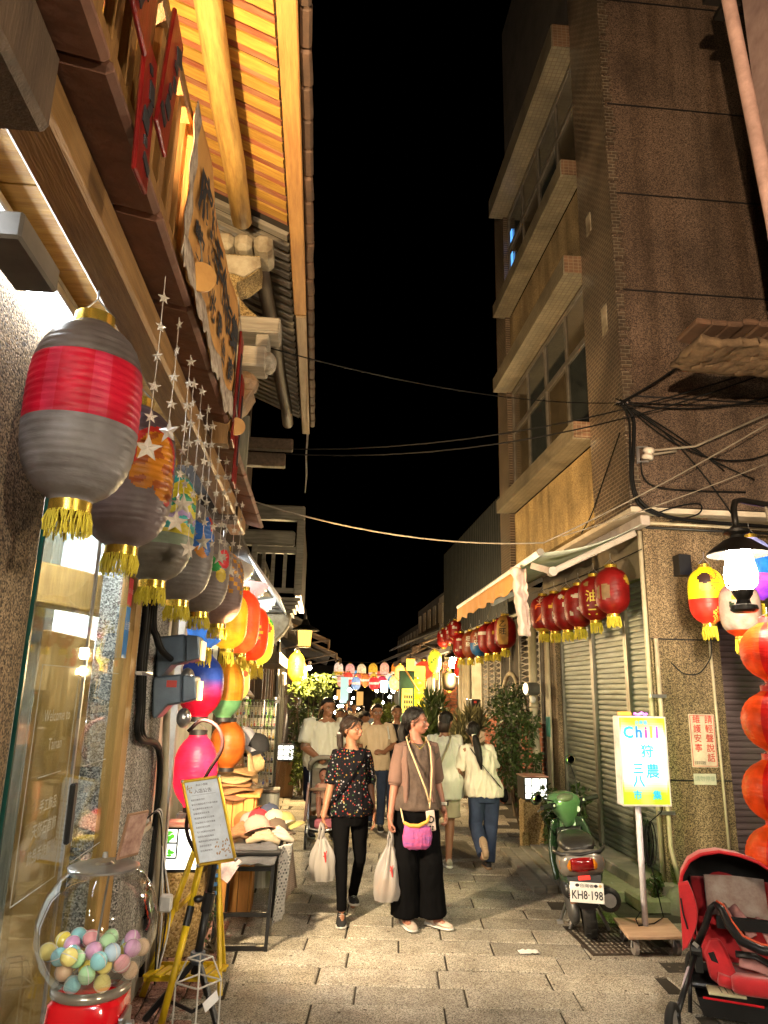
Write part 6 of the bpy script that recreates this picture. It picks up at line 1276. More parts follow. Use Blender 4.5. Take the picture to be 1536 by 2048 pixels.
mb.tube([(2.56, 5.62, .5), (2.6, 5.62, .3), (2.62, 5.6, .15), (2.5, 5.5, .14), (2.36, 5.45, .14), (2.33, 5.42, .19), (2.37, 5.42, .24)], .0045, 5).tube([(2.57, 5.62, .8), (2.64, 5.56, .88), (2.65, 5.53, .95)], .0045, 5)
sub('loops', cc_, mb, m_cable, smooth=True)
# notice on the pillar
nt_ = thing('quiet_notice', 'white notice with red brush characters fixed to the speckled pillar', 'notice', (3.55, 6.54, 1.35))
sub('sheet', nt_, MB().box(3.43, 3.675, 6.538, 6.546, 1.115, 1.58), M('cream notice sheet', (.62, .50, .40), .5)); mr = M('red brush ink', (.55, .03, .03), .5); mb = MB()
for i, ch in enumerate('請輕聲說話'): mb.text(ch, .078, (3.615, 6.537, 1.53-.084*i), (1, 0, 0), (0, 0, 1), .002, bold=.006)
for i, ch in enumerate('維護安寧'): mb.text(ch, .078, (3.50, 6.537, 1.53-.084*i), (1, 0, 0), (0, 0, 1), .002, bold=.006)
sub('lettering', nt_, mb, mr); mb = MB()
for z in (1.145, 1.16): mb.text('台南市中西區', .018, (3.505, 6.537, z), (1, 0, 0), (0, 0, 1), .002)
sub('small_print', nt_, mb, m_ink); sub('border', nt_, MB().box(3.438, 3.668, 6.535, 6.537, 1.566, 1.57).box(3.438, 3.668, 6.535, 6.537, 1.124, 1.128).box(3.438, 3.442, 6.535, 6.537, 1.1281, 1.5659).box(3.664, 3.668, 6.535, 6.537, 1.1281, 1.5659), mr)
ns_ = thing('faded_sticker', 'faded pale sticker on the pillar under the red notice', 'sticker', (3.54, 6.54, 1.01)); sub('sheet', ns_, MB().box(3.435, 3.645, 6.54, 6.546, .965, 1.06), M('faded sticker paper', (.5, .47, .38), .5, col2=(.36, .36, .28), ns=14)); sub('lettering', ns_, MB().text('請勿停車', .05, (3.54, 6.539, 1.015), (1, 0, 0), (0, 0, 1), .002), M('faded green print', (.3, .36, .3), .6))
# ------------------------------------------------------------------ scooter, built along +X then turned up the lane
sco = thing('scooter', 'parked green and grey motor scooter with white licence plate KH8-198', 'scooter', (2.09, 5.64, 0))
Rz = Matrix.Rotation(RAD(75), 3, 'Z'); Rl = Matrix.Rotation(RAD(-7), 3, 'X'); S0 = Vector((2.09, 5.66, 0)); SS = .93
def TS(v): return S0 + Rz @ (Rl @ (Vector(v)*SS))
class SB(MB):
    def build(s, name, mats, parent=None, **k): s.v = [tuple(TS(v)) for v in s.v]; return MB.build(s, name, mats, parent, **k)
m_grn = M('green scooter paint', (.10, .19, .095), .25, coat=.5, col2=(.06, .12, .06), ns=3); m_dgrn = M('dark green scooter paint', (.022, .045, .025), .25, coat=.5); m_sil = M('champagne scooter paint', (.20, .185, .165), .3, .4, coat=.4); m_eng = M('engine casing', (.10, .10, .10), .5, .6)
def wheel(x, par_):
    tyre = SB(); pr = []
    for k in range(17): a = 2*PI*k/16; pr.append((.165+.035*math.cos(a), .052*math.sin(a)))
    tyre.lathe(pr, 36, (x, 0, .20), rot=Matrix.Rotation(RAD(90), 3, 'X')); t_ = sub('tyre', par_, tyre, m_rubber, smooth=True)
    mb = SB()
    for k in range(36): a = 2*PI*k/36; mb.obox((x+.199*math.cos(a), (-1)**k*.02, .20+.199*math.sin(a)), (.012, .04, .006), Matrix.Rotation(-a+PI/2, 3, 'Y'))
    sub('tread', t_, mb, m_rubber); sub('rim', t_, SB().lathe([(.13, .03), (.12, .02), (.03, .025), (.03, -.025), (.12, -.02), (.13, -.03)], 24, (x, 0, .20), rot=Matrix.Rotation(RAD(90), 3, 'X')), m_steel)
wheel(0, sco); wheel(1.15, sco)
def xloft(st, n=20, pw=2.6):  # st: (x, yc, zc, ry, rz)
    b = SB(); rings = []
    for (x, yc, zc, ry, rz) in st:
        rings.append([Vector((x, yc+ry*math.copysign(abs(math.cos(a))**(2/pw), math.cos(a)), zc+rz*math.copysign(abs(math.sin(a))**(2/pw), math.sin(a)))) for a in [2*PI*j/n for j in range(n)]])
    return b.loft(rings)
sub('tail_body', sco, xloft([(-.26, 0, .60, .11, .045), (-.24, 0, .585, .165, .085), (-.12, 0, .565, .185, .115), (.1, 0, .545, .185, .13), (.35, 0, .52, .165, .14), (.52, 0, .46, .13, .14), (.56, 0, .42, .10, .10)]), m_sil, smooth=True)
sub('side_panel', sco, xloft([(-.16, 0, .47, .13, .06), (.1, 0, .43, .175, .10), (.4, 0, .38, .17, .12), (.62, 0, .30, .13, .08)]), m_dgrn, smooth=True)
tl_ = SB(); rd = lambda y0, y1, za, zb, d: [(-.262+d+.10*(abs(y)/.17)**2.2, y, z) for y, z in ((y0, za), (y1, za), (y1, zb), (y0, zb))]
def lens(y0, y1, mat, nm):
    b = SB(); n = 8
    b.grid(lambda u, v: (-.272+.072*(abs(y0+(y1-y0)*u)/.17)**2.4-.014*math.sin(PI*v), y0+(y1-y0)*u, .538+.10*v*(1-.25*(abs(y0+(y1-y0)*u)/.17)**2)+.012*(1-v)*(abs(y0+(y1-y0)*u)/.17)**2), n, 5, -.01); sub(nm, sco, b, mat, smooth=True)
lens(-.085, .085, M('red tail lens', (.20, .006, .006), .12, coat=.5), 'tail_light'); lens(.088, .17, M('amber lens', (.50, .17, .01), .12, coat=.5), 'turn_signal'); lens(-.17, -.088, MATS['amber lens'], 'turn_signal')
sub('seat', sco, xloft([(-.17, 0, .675, .06, .02), (-.14, 0, .685, .12, .035), (0, 0, .695, .15, .05), (.25, 0, .685, .145, .05), (.35, 0, .665, .14, .045), (.6, 0, .65, .12, .045), (.68, 0, .63, .06, .02)]), M('black seat vinyl', (.018, .017, .016), .35, bump=.3), smooth=True)
sub('grab_rail', sco, SB().tube([(.05, .19, .66), (-.1, .195, .665), (-.22, .15, .66), (-.25, 0, .655), (-.22, -.15, .66), (-.1, -.195, .665), (.05, -.19, .66)], .016, 8), m_black, smooth=True)
sub('rear_fender', sco, SB().add([(-.24, -.13, .50), (-.24, .13, .50), (-.29, .10, .36), (-.29, -.10, .36), (-.24, -.06, .27), (-.24, .06, .27), (-.20, -.13, .50), (-.20, .13, .50), (-.25, .10, .36), (-.25, -.10, .36), (-.20, -.06, .27), (-.20, .06, .27)], [(0, 1, 2, 3), (3, 2, 5, 4), (6, 9, 8, 7), (9, 10, 11, 8), (0, 6, 7, 1), (1, 7, 8, 2), (2, 8, 11, 5), (5, 11, 10, 4), (4, 10, 9, 3), (3, 9, 6, 0)]), m_black)
sub('reflector', sco, SB().box(-.262, -.25, -.045, .045, .475, .505), glow('red reflector', (.8, .03, .02), .25), bevel=.003)
PR = Matrix.Rotation(RAD(12), 3, 'Y') @ Matrix.Rotation(RAD(7), 3, 'X')
pl_c = Vector((-.315, .0, .40)); pt = sub('licence_plate', sco, SB().obox(pl_c, (.005, .25, .14), PR), M('plate white', (.74, .73, .70), .4), bevel=.006)
au = PR @ Vector((0, -1, 0)); av = PR @ Vector((0, 0, 1)); b = SB(); b.text('KH8·198', .082, pl_c+PR @ Vector((-.003, 0, -.02)), au, av, .002, bold=.015, squeeze=.78); sub('lettering', pt, b, m_ink)
b = SB(); b.text('台灣省', .03, pl_c+PR @ Vector((-.003, 0, .045)), au, av, .002, squeeze=1.2); sub('lettering', pt, b, m_ink)
b = SB(); b.ball(pl_c+PR @ Vector((-.004, .07, .048)), (.003, .017, .012), 10, 6).ball(pl_c+PR @ Vector((-.004, -.068, .048)), (.003, .015, .012), 10, 6); sub('bird_sticker', pt, b, m_ink); b = SB(); b.ball(pl_c+PR @ Vector((-.004, -.1, .05)), (.003, .012, .012), 10, 6); sub('round_sticker', pt, b, M('gold sticker', (.6, .45, .2), .4))
sub('engine_case', sco, xloft([(-.12, .10, .22, .03, .06), (-.05, .11, .21, .045, .10), (.2, .11, .22, .05, .10), (.45, .10, .26, .05, .07)]), m_eng, smooth=True); sub('air_box', sco, xloft([(-.1, .12, .36, .035, .05), (.05, .13, .36, .05, .07), (.3, .12, .35, .04, .06)]), m_black, smooth=True)
sub('shock', sco, SB().tube([(-.08, .09, .44), (-.09, .10, .26)], .03, 10), M('rust spring', (.2, .09, .05), .5)); mb = SB()
for k in range(8): mb.tube([(-.08-.01*k/8+.036*math.cos(a), .092+.036*math.sin(a), .42-.015*k) for a in [2*PI*i/10 for i in range(11)]], .006, 5)
sub('spring', sco, mb, m_steel); sub('muffler', sco, SB().tube([(-.17, -.17, .30), (-.15, -.17, .30), (.12, -.16, .26), (.28, -.15, .24)], [.065, .088, .085, .05], 20), m_black, smooth=True, sm_angle=40); sub('muffler_cap', sco, SB().tube([(-.182, -.17, .30), (-.171, -.17, .30)], .05, 16), m_steel); sub('centre_stand', sco, SB().bar((.25, .09, .16), (.16, .16, .0), .02, .02).bar((.25, -.09, .16), (.16, -.16, .0), .02, .02), m_steel); sub('side_stand', sco, SB().bar((.35, .13, .2), (.12, .22, .10), .018, .018).box(.09, .13, .20, .25, .085, .11), m_steel)
sub('footboard', sco, xloft([(.55, 0, .26, .13, .03), (.7, 0, .24, .17, .03), (.92, 0, .25, .17, .03)]), m_black, smooth=True)
ls = SB(); ls.grid(lambda u, v: (.93+.10*v-.10*abs(2*u-1)**2+.02*math.sin(v*3), (u-.5)*(.40-.10*v+.08*math.sin(PI*v)), .24+.50*v), 16, 12, .025); sub('leg_shield', sco, ls, m_dgrn, smooth=True)
sub('inner_panel', sco, SB().grid(lambda u, v: (.905+.09*v-.06*abs(2*u-1)**2, (u-.5)*(.28-.05*v), .30+.36*v), 12, 8, .02), m_black, smooth=True); sub('glove_lid', sco, SB().ball((.955, -.10, .58), (.02, .075, .05), 14, 8), m_grn, smooth=True); sub('lock', sco, SB().tube([(.95, -.09, .57), (.93, -.09, .57)], .017, 12), m_black); sub('shield_sticker', sco, SB().box(.925, .94, -.03, .07, .585, .635), m_card); sub('bag_hook', sco, SB().tube([(.93, .0, .56), (.90, .0, .54), (.905, 0, .50), (.93, 0, .50)], .006, 6), m_steel)
sub('front_fender', sco, xloft([(1.0, 0, .36, .06, .05), (1.1, 0, .43, .10, .05), (1.25, 0, .40, .09, .06), (1.36, 0, .30, .05, .05)]), m_grn, smooth=True); sub('front_apron', sco, xloft([(.98, 0, .5, .19, .22), (1.06, 0, .52, .15, .24), (1.12, 0, .52, .07, .18)]), m_grn, smooth=True)
# steering head turned to the left
Rh = Matrix.Rotation(RAD(38), 3, 'Z'); Hc = Vector((1.0, 0, .80))
class HB(SB):
    def build(s, name, mats, parent=None, **k): s.v = [tuple(Hc + Rh @ Vector(v)) for v in s.v]; return SB.build(s, name, mats, parent, **k)
hb = HB(); hb.ell([(-.01, 0, -.14, .035, .05), (-.015, 0, -.09, .05, .075), (-.02, 0, -.02, .065, .13), (.0, 0, .06, .09, .185), (.02, 0, .11, .10, .175), (.05, 0, .15, .07, .12), (.06, 0, .165, .03, .06)], 26, 2.3); sub('steering_head', sco, hb, m_grn, smooth=True)
sub('gauge', sco, HB().ball((-.045, .02, .115), (.05, .10, .03), 18, 8, rot=(0, RAD(-35), 0)), M('gauge pad', (.13, .15, .10), .4), smooth=True); sub('headlamp', sco, HB().ball((.10, 0, .06), (.04, .11, .06), 16, 8), m_steel, smooth=True); sub('round_badge', sco, HB().tube([(-.066, -.09, .0), (-.078, -.09, .0)], .025, 14), m_card)
for s in (1, -1):
    g = sub('handlebar', sco, HB().tube([(-.02, .14*s, .05), (-.05, .22*s, .07), (-.08, .34*s, .075)], [.02, .016, .016], 10), m_black, smooth=True); sub('grip', g, HB().tube([(-.055, .235*s, .07), (-.085, .35*s, .075)], .021, 10), m_rubber); sub('switch_box', g, HB().obox((-.04, .185*s, .065), (.05, .06, .05)), m_black, bevel=.006); sub('brake_lever', g, HB().tube([(-.02, .19*s, .06), (.01, .26*s, .05), (-.03, .36*s, .04)], .006, 6), m_steel); mb = HB(); mb.obox((-.066, .185*s, .07), (.006, .02, .02)); sub('switch', g, mb, m_white)
mirr = M('mirror glass', (.8, .85, .82), .03, 1)
for s, dx, dz in ((-1, -.02, .30), (1, -.10, .02)):
    a = Vector((-.03, .15*s, .1)); b_ = Vector((dx, (.13 if s < 0 else .40)*s, .1+dz)); mr_ = sub('mirror_stem', sco, HB().tube([a, a.lerp(b_, .5)+Vector((0, .02*s, .03)), b_], .006, 6), m_black); o = HB(); o.ball(b_+Vector((0, .01*s, .04)), (.02, .068, .05), 18, 10); sub('mirror_shell', mr_, o, m_dgrn, smooth=True); o = HB(); o.ball(b_+Vector((-.014, .01*s, .04)), (.01, .060, .043), 18, 10); sub('mirror_face', mr_, o, mirr, smooth=True)
mb = HB()
for k in range(7): mb.tube([(.10+.02*k, -.17, .0), (.12+.02*k, -.17, -.10), (.12+.02*k, .0, -.12)], .004, 5)
mb.tube([(.09, -.18, .0), (.26, -.18, .0), (.26, .1, .0)], .006, 6); sub('front_basket', sco, mb, m_black); sub('cable', sco, HB().tube([(-.03, .18, .04), (.05, .25, -.05), (.02, .15, -.2)], .006, 6).tube([(-.03, -.18, .04), (.07, -.24, -.06), (.02, -.1, -.22)], .006, 6), m_black, smooth=True)
# ------------------------------------------------------------------ red stroller at the lower right
stl = thing('red_stroller', 'empty red and black baby stroller with raised hood at the lower right edge', 'stroller', (2.55, 4.4, 0))
m_redc = M('red stroller cloth', (.55, .012, .02), .75, sheen=.3, bump=.25, bs=200); m_blkc = M('black stroller cloth', (.012, .012, .013), .85, bump=.25, bs=200); m_frame = M('black tube', (.02, .02, .022), .35, .4)
rim = [(2.31, .34), (2.27, .44), (2.245, .54), (2.24, .62), (2.255, .70), (2.30, .775), (2.37, .82), (2.47, .843), (2.58, .832), (2.68, .80), (2.77, .74), (2.84, .65), (2.87, .54), (2.85, .42), (2.83, .34)]
cxh, czh = 2.555, .50
def hood(u, v, off=0):
    t = u*(len(rim)-1); i = min(int(t), len(rim)-2); f_ = t-i; x = rim[i][0]+(rim[i+1][0]-rim[i][0])*f_; z = rim[i][1]+(rim[i+1][1]-rim[i][1])*f_
    k = math.cos(v*PI/2*.93)**.6; return (cxh+(x-cxh)*(k*(1-off)), 4.32+.02*abs(x-cxh)*2+.52*math.sin(v*PI/2)+.03*math.sin(PI*v*3)*(.5), czh+(z-czh)*(k*(1-off)))
sub('hood_shell', stl, MB().grid(lambda u, v: hood(u, v), 42, 16), m_redc, smooth=True); sub('hood_lining', stl, MB().grid(lambda u, v: hood(u, .02+.98*v, .03), 42, 16), m_blkc, smooth=True)
sub('hood_piping', stl, MB().tube([Vector(hood(i/50, 0))+Vector((0, -.004, 0)) for i in range(51)], .010, 8), M('bright red piping', (.62, .01, .02), .5), smooth=True)
sub('hood_side_flap', stl, MB().grid(lambda u, v: (2.232+.055*math.sin(PI*v)*u+.03*(1-v)*u+.02*u, 4.30-.02*u, .66-.36*v+.02*u), 8, 14, .012), m_redc, smooth=True); sub('zip', stl, MB().tube([(2.236, 4.284, .58), (2.243, 4.28, .5), (2.262, 4.28, .42)], .005, 6), m_black)
sub('backrest', stl, MB().grid(lambda u, v: (2.34+.44*u, 4.70-.26*(1-v)-.04*math.sin(PI*u)*-1, .22+.40*v), 10, 12, .04), m_redc, smooth=True); sub('seat_pad', stl, MB().grid(lambda u, v: (2.40+.33*u, 4.58-.05*(1-v)-.05+.03*math.sin(PI*u), .46+.21*v), 10, 6, .02), M('worn pale pad', (.40, .33, .29), .9, col2=(.22, .12, .1), ns=7, bump=.4), smooth=True)
sub('seat_base', stl, MB().grid(lambda u, v: (2.40+.44*u, 4.16+.30*v, .235+.03*math.sin(PI*u)*-1), 10, 8, .05), m_redc, smooth=True)
sub('seat_front', stl, MB().ell([(2.66, 4.16, .165, .19, .05), (2.66, 4.15, .18, .205, .06), (2.66, 4.15, .235, .205, .06), (2.66, 4.16, .25, .18, .05)], 24, 4), m_redc, smooth=True)
sub('side_wing', stl, MB().prism([(0, 0), (.06, -.015), (.12, .0), (.155, .06), (.10, .19), (.07, .225), (.015, .20), (-.02, .12)], (2.36, 4.26, .19), (.93, -.25, -.25), (0, .1, 1), .03), m_redc, bevel=.012, smooth=False); sub('wing_patch', stl, MB().obox((2.385, 4.235, .29), (.032, .006, .075), (0, RAD(-22), RAD(-15))), m_black)
m_strap = M('pink strap pad', (.52, .26, .25), .85, col2=(.35, .16, .15), bump=.5, bs=30)
for i, (pts_, r_) in enumerate((([(2.47, 4.44, .52), (2.50, 4.36, .46), (2.56, 4.30, .36), (2.60, 4.26, .31)], (.032, .014)), ([(2.53, 4.45, .52), (2.58, 4.38, .46), (2.61, 4.33, .40)], (.03, .014)), ([(2.66, 4.42, .48), (2.68, 4.36, .42), (2.70, 4.32, .37)], (.022, .012)), ([(2.52, 4.26, .29), (2.60, 4.24, .285), (2.70, 4.22, .26)], (.035, .016)))): sub('harness_strap', stl, MB().tube(pts_, [r_]*len(pts_), 10), m_strap, smooth=True)
sub('harness_buckle', stl, MB().tube([(2.50, 4.24, .33), (2.60, 4.22, .335), (2.70, 4.2, .29)], [(.02, .008)]*3, 8), m_black, smooth=True); sub('belt', stl, MB().obox((2.60, 4.28, .475), (.36, .03, .06), (RAD(15), 0, 0)), m_blkc)
sub('bumper_bar', stl, MB().tube([(2.31, 4.30, .34), (2.355, 4.24, .46), (2.385, 4.2, .56), (2.41, 4.17, .595)], [.02, .02, .018, .014], 10).tube([(2.41, 4.17, .595), (2.44, 4.14, .575), (2.465, 4.10, .51), (2.51, 4.05, .45), (2.60, 4.0, .43), (2.75, 4.0, .43)], [.016, .024, .026, .026, .026, .026], 12), m_frame, smooth=True); sub('bumper_piping', stl, MB().tube([(2.415, 4.165, .61), (2.445, 4.14, .60), (2.475, 4.10, .535), (2.52, 4.05, .476), (2.60, 4.0, .456), (2.75, 4.0, .456)], .007, 8), M('orange red piping', (.65, .09, .03), .5), smooth=True)
sub('hub', stl, MB().tube([(2.27, 4.32, .31), (2.32, 4.32, .31)], .05, 16).box(2.29, 2.33, 4.28, 4.36, .2, .33), m_black); sub('hinge_clip', stl, MB().bar((2.285, 4.27, .355), (2.31, 4.27, .335), .006, .02), m_steel)
for a, b_, r in (((2.30, 4.32, .30), (2.14, 3.88, .10), .017), ((2.30, 4.33, .30), (2.30, 4.68, .08), .017), ((2.84, 4.32, .32), (2.78, 3.98, .10), .017), ((2.84, 4.34, .32), (2.9, 4.7, .08), .017), ((2.255, 4.26, .22), (2.235, 4.2, .02), .012), ((2.30, 4.34, .3), (2.33, 4.8, .62), .015), ((2.86, 4.34, .3), (2.85, 4.8, .62), .015)): sub('frame_tube', stl, MB().tube([a, b_], r, 8), m_frame, smooth=True)
sub('sticker_tube', stl, MB().tube([(2.25, 4.19, .24), (2.20, 4.05, .175)], .0175, 10), M('lilac frame sticker', (.4, .33, .42), .4)); sub('cross_tube', stl, MB().tube([(2.26, 4.25, .15), (2.8, 4.2, .15)], .017, 8), m_frame); sub('footplate', stl, MB().box(2.33, 2.52, 4.10, 4.22, .152, .165), M('cream footplate', (.5, .47, .3), .6), bevel=.004); mb = MB()
for i in range(4): mb.bar((2.40+.03*i, 4.12, .1665), (2.392+.03*i, 4.2, .1665), .005, .002)
sub('footplate_rib', stl, mb, m_black); sub('basket', stl, MB().add([(2.3, 4.15, .03), (2.85, 4.12, .03), (2.85, 4.6, .03), (2.3, 4.6, .03), (2.27, 4.12, .13), (2.88, 4.09, .13), (2.88, 4.64, .15), (2.27, 4.64, .15)], [(0, 3, 2, 1), (0, 1, 5, 4), (1, 2, 6, 5), (2, 3, 7, 6), (3, 0, 4, 7)]), m_blkc); sub('basket_trim', stl, MB().tube([(2.3, 4.115, .132), (2.6, 4.1, .128)], .006, 6), MATS['bright red piping'])
for (x, y) in ((2.12, 3.84), (2.78, 3.96), (2.30, 4.70), (2.9, 4.7)):
    w = sub('wheel', stl, MB().lathe([(.06, .018), (.075, .022), (.09, .012), (.09, -.012), (.075, -.022), (.06, -.018), (.06, .018)], 28, (x, y, .092), rot=Matrix.Rotation(RAD(90), 3, 'Y') @ Matrix.Rotation(RAD(20), 3, 'X')), m_rubber, smooth=True); sub('wheel_hub', w, MB().lathe([(0, .012), (.058, .010), (.058, -.010), (0, -.012)], 20, (x, y, .092), rot=Matrix.Rotation(RAD(90), 3, 'Y') @ Matrix.Rotation(RAD(20), 3, 'X')), M('grey hub', (.3, .3, .3), .5))
for o_ in stl.children_recursive: pass
stl.rotation_euler = (0, 0, RAD(-22)); stl.location = (2.52, 4.42, 0)
# crumpled paper on the paving
tag(MB().grid(lambda u, v: (1.46+.14*u, 5.33+.07*v, .006+.02*abs(noise.noise((u*4, v*4, 2)))), 14, 8, .002).build('paper_scrap', m_white, None, smooth=True), 'crumpled white paper scrap lying on the paving left of the grate', 'paper')
# ------------------------------------------------------------------ overhead: wires, insulator
def wire(lab, pts, r, mat=m_cable): return tag(MB().tube(sag(*pts) if len(pts) == 3 and not isinstance(pts[2], tuple) else curve(pts), r, 5).build('wire', mat, None, smooth=True), lab, 'wire')
A = (2.89, 6.36, 4.56)
wire('upper black cable crossing the lane from the timber house to the right frame edge', ((-1.0, 7.3, 4.22), (4.6, 5.9, 5.0), .34), .008); wire('lower black cable crossing the lane just below the upper one', ((-1.0, 7.3, 4.19), (4.6, 5.9, 4.95), .40), .008); wire('thin grey line crossing the lane high above the cables', ((-.5, 4.2, 3.86), A, .12), .005)
wire('pale rope sagging across the lane from the shop beam to the awning', ((-.72, 6, 3.32), (2.02, 6.25, 3.08), .13), .007, m_cablew); wire('pale rope continuing from the awning up to the right frame edge', ((2.02, 6.25, 3.08), (4.31, 6.1, 4.36), .04), .007, m_cablew); wire('thin pale line below the rope on the right wall', ((2.2, 6.25, 3.15), (4.26, 6.2, 3.95), .03), .005, m_cablew)
wire('black cable from the corner anchor up to the weathered eave', ((2.92, 6.36, 4.58), (3.74, 6.2, 5.16), .03), .012); wire('black cable from the corner anchor level to the right frame edge', ((2.92, 6.36, 4.56), (4.5, 6.3, 4.72), .1), .008); wire('second black cable from the corner anchor to the right frame edge', ((2.92, 6.36, 4.57), (4.5, 6.3, 4.62), .02), .006)
for i, (b_, s_) in enumerate((((3.91, 6.36, 3.90), -.04), ((4.2, 6.34, 3.82), .06), ((4.4, 6.3, 4.1), .28), ((3.95, 6.36, 3.45), -.15))): wire('slack black cable over the pebble wall, %s of four' % ['first', 'second', 'third', 'lowest'][i], ((2.95, 6.36, 4.54), b_, s_), .008)
wire('thick black cable bundle running down the building corner', [(2.93, 6.37, 4.55), (3.02, 6.37, 4.4), (3.0, 6.37, 4.1), (2.97, 6.37, 3.85), (2.985, 6.37, 3.65), (3.06, 6.36, 3.52), (3.2, 6.36, 3.44), (3.5, 6.38, 3.39), (4.4, 6.4, 3.36)], .020); wire('second black cable running down the building corner', [(2.90, 6.37, 4.56), (2.97, 6.36, 4.38), (2.955, 6.36, 4.0), (2.95, 6.36, 3.7), (3.02, 6.35, 3.50), (3.2, 6.33, 3.40)], .012)
wire('black looped cable below the insulator', [(3.06, 6.36, 3.98), (3.07, 6.35, 3.8), (3.2, 6.35, 3.7), (3.6, 6.35, 3.68), (4.1, 6.35, 3.69)], .009); wire('black cable loop on the pale soffit', [(3.2, 6.36, 3.45), (3.45, 6.34, 3.53), (3.62, 6.34, 3.54), (3.58, 6.34, 3.44), (3.3, 6.35, 3.36)], .008); wire('power lead hanging from the yellow over red lantern', [(3.42, 6.02, 2.24), (3.40, 6.0, 2.1), (3.36, 6.0, 2.02), (3.28, 6.02, 1.93), (3.16, 6.05, 1.93), (3.08, 6.1, 2.02)], .006)
wire('thin cable on the mosaic pilaster', [(2.93, 6.5, 4.3), (2.92, 7.0, 3.9), (2.91, 7.3, 3.65), (2.9, 7.6, 3.5)], .008); wire('cream cable tail hanging at the right lamp', [(3.12, 4.62, 3.05), (3.13, 4.6, 2.9), (3.17, 4.62, 2.75), (3.18, 4.62, 2.5)], .012, m_cablew)
an = thing('cable_anchor', 'pale cable anchor bracket on the building corner', 'bracket', A); sub('bracket', an, MB().obox((2.90, 6.35, 4.555), (.12, .03, .025), (0, RAD(-8), 0)), m_steel); mb = MB(); q = random.Random(5)
for k in range(10): mb.tube([(2.86+q.uniform(-.05, .05), 6.34, 4.55+q.uniform(-.05, .05)), (2.90, 6.33, 4.56), (2.93+q.uniform(-.03, .06), 6.34, 4.54+q.uniform(-.06, .06))], .006, 5)
sub('cable_tail', an, mb, m_cable)
ins = thing('insulator', 'pale porcelain insulator with cables on the pebble wall', 'insulator', (3.12, 6.36, 4.03)); sub('porcelain', ins, MB().lathe([(.02, -.06), (.055, -.05), (.055, -.02), (.035, -.01), (.035, .01), (.055, .02), (.055, .05), (.02, .06)], 18, (3.13, 6.34, 4.03), rot=Matrix.Rotation(RAD(12), 3, 'Y')), M('porcelain', (.62, .56, .48), .3), smooth=True); sub('bracket', ins, MB().bar((3.03, 6.36, 4.10), (3.13, 6.34, 4.10), .03, .012).bar((3.03, 6.36, 3.95), (3.13, 6.34, 3.95), .03, .012).bar((3.04, 6.37, 4.11), (3.04, 6.37, 3.94), .03, .012), m_steel); sub('line', ins, MB().tube([(3.15, 6.33, 4.06), (3.6, 6.3, 4.12), (4.4, 6.2, 4.5)], .012, 6).tube([(3.15, 6.33, 4.02), (3.4, 6.3, 4.06)], .012, 6), m_cablew, smooth=True)
# ------------------------------------------------------------------ on the railing: red slips, banner, wood disc, star strings
SL = [((-.47, 1.37, 3.42), .10, .50, -8, 'red painted slip with black brush marks, nearest on the pickets'), ((-.465, 1.62, 3.30), .075, .42, -7, 'red painted slip hanging just beyond the nearest one'), ((-.48, 1.50, 3.08), .07, .36, 6, 'pointed red slip hanging lowest, inside of the others'), ((-.47, 1.25, 3.5), .06, .5, -6, 'narrow dark red slip near the top frame edge')]
for (c, w, h, an_, lab) in SL:
    t = thing('red_slip', lab, 'hanging slip', c, 'red slips on the pickets'); Rm = Matrix.Rotation(RAD(an_), 3, 'X'); sub('board', t, MB().obox(c, (.012, w*1.6, h), Rm), w_slip, bevel=.004); mb = MB(); q = random.Random(int(c[1]*100))
    for k in range(6): p = Vector(c)+Rm @ Vector((.008, q.uniform(-.03, .03), -h/2+.06+h*.8*k/6)); mb.obox(p, (.003, q.uniform(.02, .06), q.uniform(.02, .05)), (q.uniform(-.6, .6), 0, 0))
    sub('brush_mark', t, mb, m_ink)
for k, (y, z) in enumerate(((3.46, 3.22), (3.62, 3.05))):
    t = thing('red_slip', ['long red slip hanging at the railing post', 'second red slip just beyond the railing post'][k], 'hanging slip', (-.47, y, z), 'red slips on the pickets'); sub('board', t, MB().obox((-.475, y, z), (.012, .12, .62), (RAD(-4), 0, 0)), w_slip, bevel=.004); sub('brush_mark', t, MB().obox((-.466, y, z), (.004, .03, .4), (RAD(-4), 0, 0)), m_ink); sub('cord', t, MB().tube([(-.475, y, z+.31), (-.49, y-.03, z+.42), (-.5, y-.05, z+.5)], .004, 5), m_cablew)
bn = thing('cloth_banner', 'tan cloth banner with large black characters tied along the pickets', 'banner', (-.49, 2.7, 3.3))
m_ban = M('tan banner cloth', (.52, .27, .075), .85, col2=(.40, .18, .045), ns=2, stretch=(1, 3, 1), bump=.2); m_leafb = M('printed leaf cloth', (.50, .42, .33), .8, col2=(.14, .09, .07), ns=22)
bx = lambda y, z: -.487+.005*math.sin(y*14)+.004*math.sin(z*20+y*6)
ztop = lambda u: 3.645-.07*u+.02*math.sin(u*9); zbot = lambda u: 3.06-.03*u+.025*math.sin(u*21)
Y0b, Y1b = 2.05, 3.36
sub('cloth', bn, MB().grid(lambda u, v: (bx(Y0b+(Y1b-Y0b)*u, v), Y0b+(Y1b-Y0b)*u, zbot(u)+(ztop(u)-zbot(u))*v), 60, 16, .003), m_ban, smooth=True)
sub('leaf_border', bn, MB().grid(lambda u, v: (bx(Y0b+(Y1b-Y0b)*u, v)+.004+.010*(1-v), Y0b+(Y1b-Y0b)*u, zbot(u)-.045+.12*v+.012*math.sin(u*60)*(1-v)), 90, 3, .003), m_leafb, smooth=True); sub('leaf_border', bn, MB().grid(lambda u, v: (bx(Y0b+.09*u, v)+.004, Y0b-.01+.09*u, zbot(0)+(ztop(0)-zbot(0))*v), 8, 16, .003), m_leafb, smooth=True)
mb = MB()
